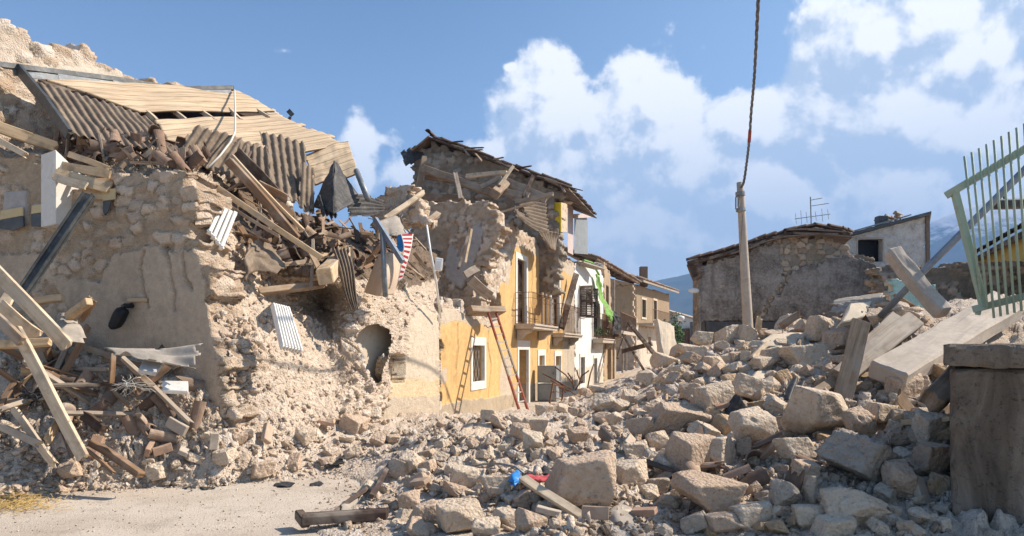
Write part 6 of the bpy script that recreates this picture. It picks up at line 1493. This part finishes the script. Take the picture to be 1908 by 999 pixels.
for i_ in range(10):
    q_ = random.Random(40 + i_); x_, y_ = q_.uniform(1052, 1100), q_.uniform(712, 740); a_ = q_.uniform(-1.1, 1.1); L_ = q_.uniform(22, 58); Y_ = q_.uniform(18.6, 20.5)
    tag(MB().tube([P(x_, y_, Y_), P(x_ + math.sin(a_) * L_ * .5 + q_.uniform(-4, 4), y_ - math.cos(a_) * L_ * .5, Y_ + .1), P(x_ + math.sin(a_) * L_ + q_.uniform(-8, 8), y_ - math.cos(a_) * L_ * .85, Y_ + q_.uniform(-.2, .4))], .02, 6).build('iron_rod', 'rust', None, smooth=True), 'bent rusty iron rod in the scrap heap before the white house', 'rod', 'rusty rods before the white house')
fr_ = thing('bed_frame', P(1035, 760, 18), 'rusty iron frame leaning before the utility cabinet', 'frame'); m = MB()
fp = [P(1022, 765, 17.4), P(1030, 715, 17.8), P(1050, 722, 18.2), P(1044, 768, 17.8)]
for a, b in zip(fp, fp[1:] + fp[:1]): m.bar(a, b, .04, .04)
m.build('outer_frame', 'rust', fr_); m = MB()
for f in (.25, .5, .75): m.bar(fp[0].lerp(fp[1], f), fp[3].lerp(fp[2], f), .02, .02)
m.build('cross_bar', 'rust', fr_)
# shrub far down the street
sb = thing('shrub', P(1258, 650, 50), 'dark green shrub behind the leaning cream slab', 'shrub'); rr_ = random.Random(3); m = MB()
for _ in range(700):
    c = P(1258, 622, 50) + Vector((rr_.gauss(0, .28), rr_.gauss(0, .3), rr_.gauss(0, .55))); d = Vector([rr_.gauss(0, 1) for _ in range(3)]).normalized() * .12; e = d.orthogonal().normalized() * .06
    m.add([c - d, c + e, c + d, c - e], [(0, 1, 2, 3)])
m.build('foliage', 'leaf', sb); MB().tube([P(1258, 662, 50), P(1258, 625, 50)], [.08, .04]).build('stem', 'old_wood', sb)

# ================================================================== STONES
PROT = []
for i in range(16): PROT.append(rock_shape(100 + i, 5, 7 + i % 6, [.2, .45, .85][i % 3], .06 + .02 * (i % 3), .012, pits=.0 if i % 4 else .08))
MESHES = {}
def stone_obj(name, proto, mt, loc, dims, rot, label, group=None):
    key = (proto % len(PROT), mt)
    if key not in MESHES: MESHES[key] = rock_mesh('stone', *PROT[key[0]], mt)
    o = bpy.data.objects.new(name, MESHES[key]); COL.objects.link(o)
    o.location = loc; o.scale = [d / 2 for d in dims]; o.rotation_euler = rot
    return tag(o, label, 'stone', group)
HERO = [ # photo x, y of the middle, width, height px, shape, material, yaw, label
 (1082, 896, 122, 106, 7, 'tan_stone', .3, 'largest rounded boulder at the front of the heap, right of the long board'),
 (1175, 885, 68, 58, 3, 'limestone', .9, 'boulder resting between the largest rounded boulder and the crumpled sheet'),
 (1322, 916, 128, 66, 6, 'tan_stone', .2, 'long flat topped boulder in the front of the right heap'),
 (1590, 948, 126, 78, 4, 'limestone', .1, 'pitted rounded boulder at the bottom right of the heap'),
 (1529, 768, 116, 88, 9, 'limestone', .6, 'big angular boulder below the broad upright plank'),
 (1401, 797, 78, 74, 12, 'limestone', .5, 'pyramid shaped boulder in the middle of the right heap'),
 (1399, 724, 78, 52, 5, 'limestone', .1, 'boxy cut limestone block near the black corrugated sheet'),
 (1332, 742, 66, 56, 2, 'limestone', .4, 'squarish block left of the boxy cut block'),
 (1262, 784, 112, 62, 8, 'tan_stone', .2, 'broad sloping boulder left of the pyramid shaped one'),
 (1284, 846, 78, 78, 10, 'tan_stone', 1.1, 'rounded upright boulder above the long flat topped one'),
 (1338, 842, 72, 58, 13, 'limestone', .7, 'boulder leaning right of the rounded upright one'),
 (1502, 666, 82, 50, 14, 'limestone', .3, 'pale boulder on the slope left of the upright plank'),
 (1436, 664, 42, 36, 7, 'limestone', .2, 'pale block left of the slope boulder'),
 (1357, 629, 46, 42, 11, 'limestone', .9, 'crest stone just left of the concrete pole'),
 (1388, 624, 38, 34, 1, 'limestone', .4, 'crest stone at the foot of the concrete pole'),
 (1308, 630, 40, 24, 15, 'limestone', .5, 'flat topmost crest stone far left of the pole'),
 (1282, 652, 40, 24, 6, 'limestone', .2, 'oval crest stone right of the leaning cream slab'),
 (1330, 676, 42, 26, 9, 'limestone', .8, 'pale stone below the crest left of the pole'),
 (1532, 616, 50, 52, 0, 'limestone', .2, 'tall crest boulder right of the timber stub'),
 (1560, 640, 42, 62, 3, 'tan_stone', 1.3, 'upright shaded boulder left of the upright plank'),
 (1640, 770, 60, 44, 5, 'limestone', .6, 'block in the shade right of the big angular boulder'),
 (1600, 790, 48, 60, 12, 'tan_stone', .3, 'leaning tan stone touching the big angular boulder'),
 (1685, 720, 62, 46, 2, 'tan_stone', .4, 'stone at the lower end of the large pale slab'),
 (1740, 670, 46, 42, 7, 'limestone', .9, 'pale stone tucked under the large slab by the wall'),
 (1672, 895, 52, 72, 12, 'tan_stone', .1, 'upright pointed stone right of the rough concrete block'),
 (1735, 855, 62, 58, 8, 'tan_stone', .5, 'round stone in the shade beside the concrete wall'),
 (1730, 800, 46, 66, 10, 'limestone', .2, 'sunlit topped stone left of the concrete wall'),
 (1462, 920, 60, 56, 4, 'grey_stone', .4, 'rounded grey stone left of the pitted boulder'),
 (1505, 915, 40, 58, 13, 'tan_stone', .9, 'upright stone between the grey stone and the pitted boulder'),
 (1498, 880, 56, 50, 5, 'tan_stone', .2, 'boxy stone under the left corner of the rough concrete block'),
 (1480, 835, 66, 42, 14, 'limestone', .5, 'ridged stone above the boxy stone'),
 (1222, 905, 40, 36, 11, 'grey_stone', .8, 'small grey stone right of the crumpled sheet'),
 (1400, 958, 74, 42, 2, 'limestone', .3, 'cut stone block at the bottom below the long boulder'),
 (1350, 975, 70, 40, 9, 'tan_stone', .1, 'stone at the bottom edge below the long boulder'),
 (860, 965, 88, 66, 9, 'limestone', .4, 'angular boulder with a dark end at the bottom middle'),
 (790, 960, 48, 50, 7, 'tan_stone', .9, 'brown block right of the window profile'),
 (905, 985, 56, 40, 12, 'limestone', .2, 'pale pointed stone at the bottom below the long board'),
 (952, 965, 60, 36, 6, 'limestone', .7, 'flat pale stone left of the foot of the long board'),
 (930, 905, 70, 40, 14, 'limestone', .3, 'pale flat stone just left of the blue bag'),
 (762, 932, 44, 36, 3, 'tan_stone', .6, 'brown stone in the middle heap above the window profile'),
 (870, 890, 60, 44, 0, 'limestone', .2, 'broad pale boulder in the middle heap'),
 (1130, 752, 56, 36, 4, 'limestone', .2, 'pale boulder in the street beyond the ladder'),
 (995, 795, 54, 36, 8, 'limestone', .5, 'flat bright stone in the street near the ladder foot'),
 (350, 350, 62, 56, 1, 'limestone', .4, 'pale chunk of masonry on top of the cross wall'),
]
rs = random.Random(11); placed = [(958, 890, 26), (1002, 886, 30), (990, 905, 20), (1020, 925, 22), (1050, 945, 22), (1080, 962, 22), (1167, 950, 48), (1485, 728, 30), (1590, 670, 30), (1580, 715, 28), (640, 966, 50), (700, 966, 40), (570, 966, 30)]
for (x, y, wpx, hpx, pr_, mt, yaw, lab) in HERO:
    h = hit(x, y + hpx * .33); Y = h[0].y - .02 if h else 8
    if y < 400: Y = 13.2 if x > 600 else 9.5
    c = P(x, y, Y); s = Y / F
    stone_obj('boulder' if wpx > 55 else 'stone', pr_, mt, c, (wpx * s * 1.04, (wpx + hpx) / 2 * s * .95, hpx * s * 1.04), (rs.uniform(-.12, .12), rs.uniform(-.15, .15), yaw * .5), lab)
    placed.append((x, y, (wpx + hpx) / 4))
# rough broken block of concrete
V, Fs_ = rock_shape(303, 5, 2, .95, .12, .01); V = V * (1 + .05 * fbm(V * 9, 4, 12, .7))[:, None]
V[:, 2] = np.where(V[:, 2] > .35, V[:, 2] + .22 * fbm(V * 3.4, 5, 5, .72), V[:, 2])
h = hit(1612, 885); Yc = h[0].y; c = P(1612, 857, Yc); s = Yc / F
cb_ = bpy.data.objects.new('concrete_block', rock_mesh('concrete_block', V, Fs_, 'rough_concrete')); COL.objects.link(cb_)
cb_.location = c; cb_.scale = (70 * s, 62 * s, 50 * s); cb_.rotation_euler = (.1, .12, .6); tag(cb_, 'large rough broken concrete block in the right foreground', 'block'); placed.append((1612, 857, 75))
ch = stone_obj('burnt_block', 5, 'fabric_dark', P(1368, 768, hit(1368, 780)[0].y), (.22, .25, .42), (.1, .4, .3), 'black burnt block leaning left of the pyramid shaped boulder'); ch['category'] = 'block'; placed.append((1368, 768, 25))

ZONES = [ # outline in the photo, how many, px sizes, materials, label, group
 ([(1180, 870), (1300, 800), (1450, 760), (1600, 800), (1765, 760), (1768, 996), (1240, 996)], 64, (26, 68), ['limestone', 'tan_stone', 'ochre_stone', 'limestone', 'grey_stone'], 'loose stone packed between the boulders of the right foreground', 'stones of the right foreground'),
 ([(1180, 780), (1300, 720), (1500, 690), (1760, 690), (1765, 790), (1450, 780), (1300, 810), (1180, 850)], 38, (26, 66), ['limestone', 'limestone', 'tan_stone', 'ochre_stone'], 'loose stone on the middle slope of the right heap', 'stones of the right slope'),
 ([(1195, 720), (1265, 655), (1330, 622), (1450, 606), (1570, 575), (1660, 560), (1700, 600), (1560, 690), (1300, 720)], 44, (24, 60), ['limestone', 'limestone', 'limestone', 'tan_stone'], 'pale loose stone along the crest of the right heap', 'stones of the right crest'),
 ([(640, 960), (700, 890), (800, 835), (950, 815), (1060, 850), (1050, 990), (760, 997)], 46, (18, 54), ['limestone', 'limestone', 'tan_stone'], 'pale loose stone of the middle heap beside the road', 'stones of the middle heap'),
 ([(790, 795), (960, 775), (1140, 715), (1230, 700), (1220, 770), (1050, 850), (900, 815)], 30, (14, 36), ['limestone', 'limestone', 'tan_stone'], 'loose stone in the buried street before the yellow front', 'stones of the buried street'),
 ([(-10, 925), (-10, 790), (60, 800), (180, 850), (430, 800), (640, 785), (760, 795), (730, 845), (600, 882), (400, 893), (150, 905)], 34, (16, 44), ['limestone', 'limestone', 'tan_stone'], 'loose stone at the foot of the collapsed house', 'stones at the foot of the collapsed house')]
for (poly, cnt, (s0, s1), mts, lab, grp) in ZONES:
    xs = [p[0] for p in poly]; ys = [p[1] for p in poly]; got = 0; tries = 0
    while got < cnt and tries < 4000:
        tries += 1; x, y = rs.uniform(min(xs), max(xs)), rs.uniform(min(ys), max(ys))
        if not inpoly(np.array([x]), np.array([y]), poly)[0]: continue
        sz = s0 + (s1 - s0) * rs.random() ** 1.7
        if any((x - a) ** 2 + (y - b) ** 2 < (sz * .30 + r * .72) ** 2 for a, b, r in placed): continue
        h = hit(x, y)
        if not h: continue
        loc = h[0]; s = loc.y / F; d = sz * s
        dims = (d * rs.uniform(.85, 1.3), d * rs.uniform(.8, 1.15), d * rs.uniform(.55, .95))
        stone_obj('stone', rs.randrange(16), rs.choice(mts), loc + h[1] * d * .14 + Vector((0, 0, d * .05)), dims, (rs.uniform(-.5, .5), rs.uniform(-.5, .5), rs.uniform(0, 6.28)), lab, grp)
        placed.append((x, y, sz * .5)); got += 1

# white chunk of wall between the roof and the gable
ck = Plane(*P(745, 380, 13.6)[:2], .97, -.22)
tag(masonry('wall_chunk', ck, [(702, 400), (712, 358), (722, 344), (745, 339), (763, 350), (768, 372), (785, 392), (792, 420), (700, 425)], thick=.45, res=.03, cell=(.22, .16), relief=.06, seed=91, rimnoise=.1), 'white chunk of wall standing up between the plank roof and the torn gable', 'wall')
# small stones nobody could count, one mesh for each kind of ground they lie on
def shard(seed):
    q = np.random.default_rng(seed); bm = bmesh.new()
    for _ in range(11):
        p = q.uniform(-1, 1, 3); p = p / max(np.abs(p).max(), .3) * q.uniform(.75, 1); bm.verts.new(p * (1, .85, .75))
    g = bmesh.ops.convex_hull(bm, input=bm.verts[:]); bmesh.ops.delete(bm, geom=list({e for e in g['geom_interior'] + g['geom_unused'] if isinstance(e, bmesh.types.BMVert)}), context='VERTS')
    bm.verts.index_update(); V = np.array([v.co[:] for v in bm.verts]); Fs = np.array([[v.index for v in f.verts] for f in bm.faces]); bm.free(); return V, Fs
LOW = [shard(500 + i) for i in range(16)]
def gravel(name, polys, label, mt_pal, seed, surfaces=None, parent=None, lift=.15):
    r = random.Random(seed); Vs = []; Ts = []; Fl = []; n0 = 0
    for poly, cnt, s0, s1 in polys:
        xs = [p[0] for p in poly]; ys = [p[1] for p in poly]; k = 0; tr = 0
        while k < cnt and tr < cnt * 4:
            tr += 1; x, y = r.uniform(min(xs), max(xs)), r.uniform(min(ys), max(ys))
            if not inpoly(np.array([x]), np.array([y]), poly)[0]: continue
            h = hit(x, y, surfaces)
            if not h: continue
            h[0].z = max(h[0].z, -.004)
            sz = (s0 + (s1 - s0) * r.random() ** 2.4) * h[0].y / F
            V0, Ff = LOW[r.randrange(16)]
            V = V0 * np.array((r.uniform(.8, 1.4), r.uniform(.7, 1.1), r.uniform(.45, .9))) * sz / 2
            m = np.array(Matrix.Rotation(r.uniform(0, 6.28), 3, (r.gauss(0, 1), r.gauss(0, 1), r.gauss(0, 1) + .01)))
            Vs.append(V @ m.T + np.array(h[0] + h[1] * sz * lift)); c = mt_pal[r.randrange(len(mt_pal))] * r.uniform(.85, 1.15)
            Ts.append(np.repeat(np.array(c)[None], len(V), 0)); Fl.append(Ff + n0); n0 += len(V); k += 1
    o = raw(name, np.concatenate(Vs), np.concatenate(Fl), 'rubble_dust', parent, np.concatenate(Ts), smooth=False)
    o['kind'] = 'stuff'
    if label: o['label'] = label; o['category'] = 'rubble'
    return o
PALE = np.concatenate([LIME, LIME, TAN])
gravel('small_rubble', [([(600, 995), (700, 890), (850, 800), (1150, 720), (1200, 690), (1270, 640), (1450, 600), (1700, 550), (1768, 640), (1768, 997)], 3000, 2.5, 15), ([(1150, 800), (1250, 690), (1290, 640), (1450, 605), (1700, 555), (1768, 640), (1768, 997), (1000, 997), (1000, 880)], 2000, 8, 30), ([(620, 985), (720, 880), (850, 810), (1000, 830), (1000, 990)], 420, 8, 26),
                        ([(0, 930), (150, 840), (0, 700), (0, 640), (200, 650), (420, 700), (450, 780), (760, 780), (960, 775), (1000, 800), (740, 850), (640, 882), (400, 898), (160, 915)], 2800, 2.5, 16), ([(-20, 760), (60, 790), (160, 870), (160, 915), (-20, 945)], 420, 4, 22),
                        ([(0, 999), (0, 945), (300, 902), (650, 885), (640, 960), (560, 999)], 700, 1.2, 5), ([(0, 935), (300, 895), (650, 872), (700, 900), (600, 985), (560, 975), (620, 925), (640, 900), (450, 912), (300, 918), (0, 958)], 900, 1.5, 7), ([(600, 999), (640, 960), (1100, 960), (1700, 970), (1700, 999)], 500, 2, 9)], 'small broken stones and grit strewn over heaps and road', PALE, 5)
g2 = gravel('wall_rubble', [([(445, 800), (410, 640), (385, 510), (350, 380), (360, 320), (450, 460), (560, 520), (720, 520), (820, 540), (760, 600), (735, 740), (640, 800)], 1100, 2.5, 14), ([(352, 330), (380, 350), (400, 480), (450, 540), (478, 700), (450, 800), (438, 790), (408, 640), (384, 510), (350, 420)], 330, 6, 24), ([(430, 460), (560, 520), (560, 600), (470, 620)], 90, 8, 24)], None, PALE, 6, (BV2,), A, -.02)

# ================================================================== TILES AND SPLINTERS of the fallen roofs
def tile_me(seed, mt, broken):
    G = tile_mesh(seed, .42, .09, 2.5, mt, broken); nv_, nu_ = G.shape[:2]
    N = grid_normals(G); V = np.concatenate([(G + N * .007).reshape(-1, 3), (G - N * .007).reshape(-1, 3)]); a = (np.arange(nv_ - 1)[:, None] * nu_ + np.arange(nu_ - 1)[None]).ravel()
    q = np.stack([a, a + 1, a + nu_ + 1, a + nu_], 1); rim = boundary(q); n_ = nu_ * nv_
    Fq = np.concatenate([q, q[:, ::-1] + n_, np.stack([rim[:, 1], rim[:, 0], rim[:, 0] + n_, rim[:, 1] + n_], 1)])
    me = bpy.data.meshes.new('roof_tile'); me.from_pydata([tuple(v) for v in V], [], [tuple(map(int, f)) for f in Fq]); me.materials.append(M[mt]); me.update(); return me
TM = [tile_me(i, mt, b) for i, (mt, b) in enumerate([('terracotta', 0), ('tile_dark', 0), ('terracotta', 1), ('tile_dark', 1), ('terracotta', .6)])]
SPL = []
for i, (L, w1, t1, mt) in enumerate([(.9, .07, .03, 'old_wood'), (.7, .1, .02, 'brown_wood'), (1.2, .06, .05, 'grey_wood'), (.5, .12, .02, 'pine'), (1.0, .05, .03, 'dark_wood'), (.8, .09, .025, 'brown_wood'), (.9, .13, .03, 'dark_wood'), (.7, .16, .02, 'old_wood')]):
    o = beam('lath', None, None, (0, 0, 0), (L, 0, 0), w1, t1, mt, rag=.06, seed=200 + i); SPL.append(o.data); bpy.data.objects.remove(o)
def scatter(name, cat, meshes, poly, cnt, label, grp, seed, surfaces=None, sc=(.8, 1.1), lift=.04, tilt=.6):
    r = random.Random(seed); xs = [p[0] for p in poly]; ys = [p[1] for p in poly]; k = 0; tr = 0
    while k < cnt and tr < cnt * 6:
        tr += 1; x, y = r.uniform(min(xs), max(xs)), r.uniform(min(ys), max(ys))
        if not inpoly(np.array([x]), np.array([y]), poly)[0]: continue
        h = hit(x, y, surfaces)
        if not h: continue
        o = bpy.data.objects.new(name, r.choice(meshes)); COL.objects.link(o); s = r.uniform(*sc); o.scale = (s, s, s)
        o.location = h[0] + h[1] * lift * r.uniform(.3, 2.2) + Vector((0, 0, .03))
        q = h[1].to_track_quat('Z', 'X').to_matrix() @ Matrix.Rotation(r.uniform(0, 6.28), 3, 'Z') @ Matrix.Rotation(r.gauss(0, tilt), 3, 'X') @ Matrix.Rotation(r.gauss(0, tilt * .7), 3, 'Y')
        o.rotation_euler = q.to_euler(); tag(o, label, cat, grp); k += 1
scatter('roof_tile', 'roof tile', TM, [(95, 262), (150, 250), (300, 262), (400, 300), (400, 325), (220, 300), (110, 305)], 75, 'curved clay tile in the heap under the largest corrugated sheet', 'tiles under the corrugated sheets', 1, (BV3,), lift=.09)
scatter('roof_tile', 'roof tile', TM, [(480, 420), (545, 395), (640, 395), (720, 420), (760, 480), (700, 505), (610, 498), (500, 490), (460, 440)], 95, 'curved clay tile in the dark debris on the collapsed upper floor', 'tiles on the collapsed floor', 2, (BV2,), lift=.08)
scatter('roof_tile', 'roof tile', TM[2:], [(1120, 820), (1350, 790), (1560, 870), (1500, 960), (1250, 930)], 14, 'broken clay tile among the boulders of the right heap', 'tiles in the right heap', 3, (BV1,), lift=.06)
scatter('roof_tile', 'roof tile', TM, [(0, 690), (120, 680), (330, 700), (420, 760), (300, 830), (100, 800)], 18, 'broken clay tile in the left timber heap', 'tiles in the left heap', 4, (BV1,), lift=.06)
scatter('lath', 'lath', SPL, [(100, 265), (400, 300), (400, 325), (130, 300)], 22, 'short splintered lath among the tiles under the corrugated sheet', 'laths under the corrugated sheets', 5, (BV3,), sc=(.35, .65), lift=.08, tilt=.4)
scatter('lath', 'lath', SPL, [(420, 350), (560, 390), (720, 390), (800, 440), (790, 520), (700, 520), (590, 506), (480, 500), (440, 440)], 99, 'splintered lath in the dark debris of the collapsed floor', 'laths on the collapsed floor', 6, (BV2,), sc=(.4, .95), lift=.1, tilt=.35)
scatter('lath', 'lath', SPL, [(0, 640), (180, 650), (330, 690), (300, 760), (100, 820), (0, 790)], 34, 'splintered lath in the timber heap before the cross wall', 'laths in the left heap', 7, (BV1,), lift=.1)
scatter('lath', 'lath', SPL, [(1500, 600), (1700, 570), (1760, 640), (1760, 780), (1600, 760)], 16, 'splintered lath on the shaded right slope by the slab', 'laths on the right slope', 8, (BV1,), lift=.08)
BRK = []
for i, mt in enumerate(('brick', 'brick', 'cement')):
    o = MB().box((0, 0, 0), (.25, .12, .06)).build('brick', mt, None, .006); lump(o, .012, 3, i); BRK.append(o.data); bpy.data.objects.remove(o)
scatter('brick', 'brick', BRK, [(650, 930), (900, 820), (1250, 760), (1700, 750), (1760, 960), (1000, 990)], 14, 'dusty brick lying among the stones right of the road', 'bricks in the right heaps', 9, (BV1,), lift=.05, tilt=.3)
scatter('brick', 'brick', BRK, [(100, 820), (430, 780), (620, 800), (600, 870), (250, 890)], 9, 'dusty brick lying among the stones left of the road', 'bricks in the left heap', 10, (BV1,), lift=.05, tilt=.3)

# straw at the left edge of the road
r = random.Random(4); m = MB()
for _ in range(800):
    x, y = r.gauss(20, 38), r.gauss(941, 8)
    h = hit(x, y, (BV1,)); c = h[0] if h else None
    if c is None or c.z < -.01: Yd = EYE * F / (max(y, 900) - HY); c = P(x, max(y, 900), Yd)
    a = r.uniform(0, 6.28); L = r.uniform(.03, .11); d = Vector((math.cos(a), math.sin(a), r.uniform(-.1, .35))) * L; c = c + Vector((0, 0, r.uniform(.005, .05)))
    m.bar(c, c + d, .004, .003)
st = m.build('straw', 'straw'); tag(st, 'loose yellow straw at the left edge of the road', 'straw', None, 'stuff')
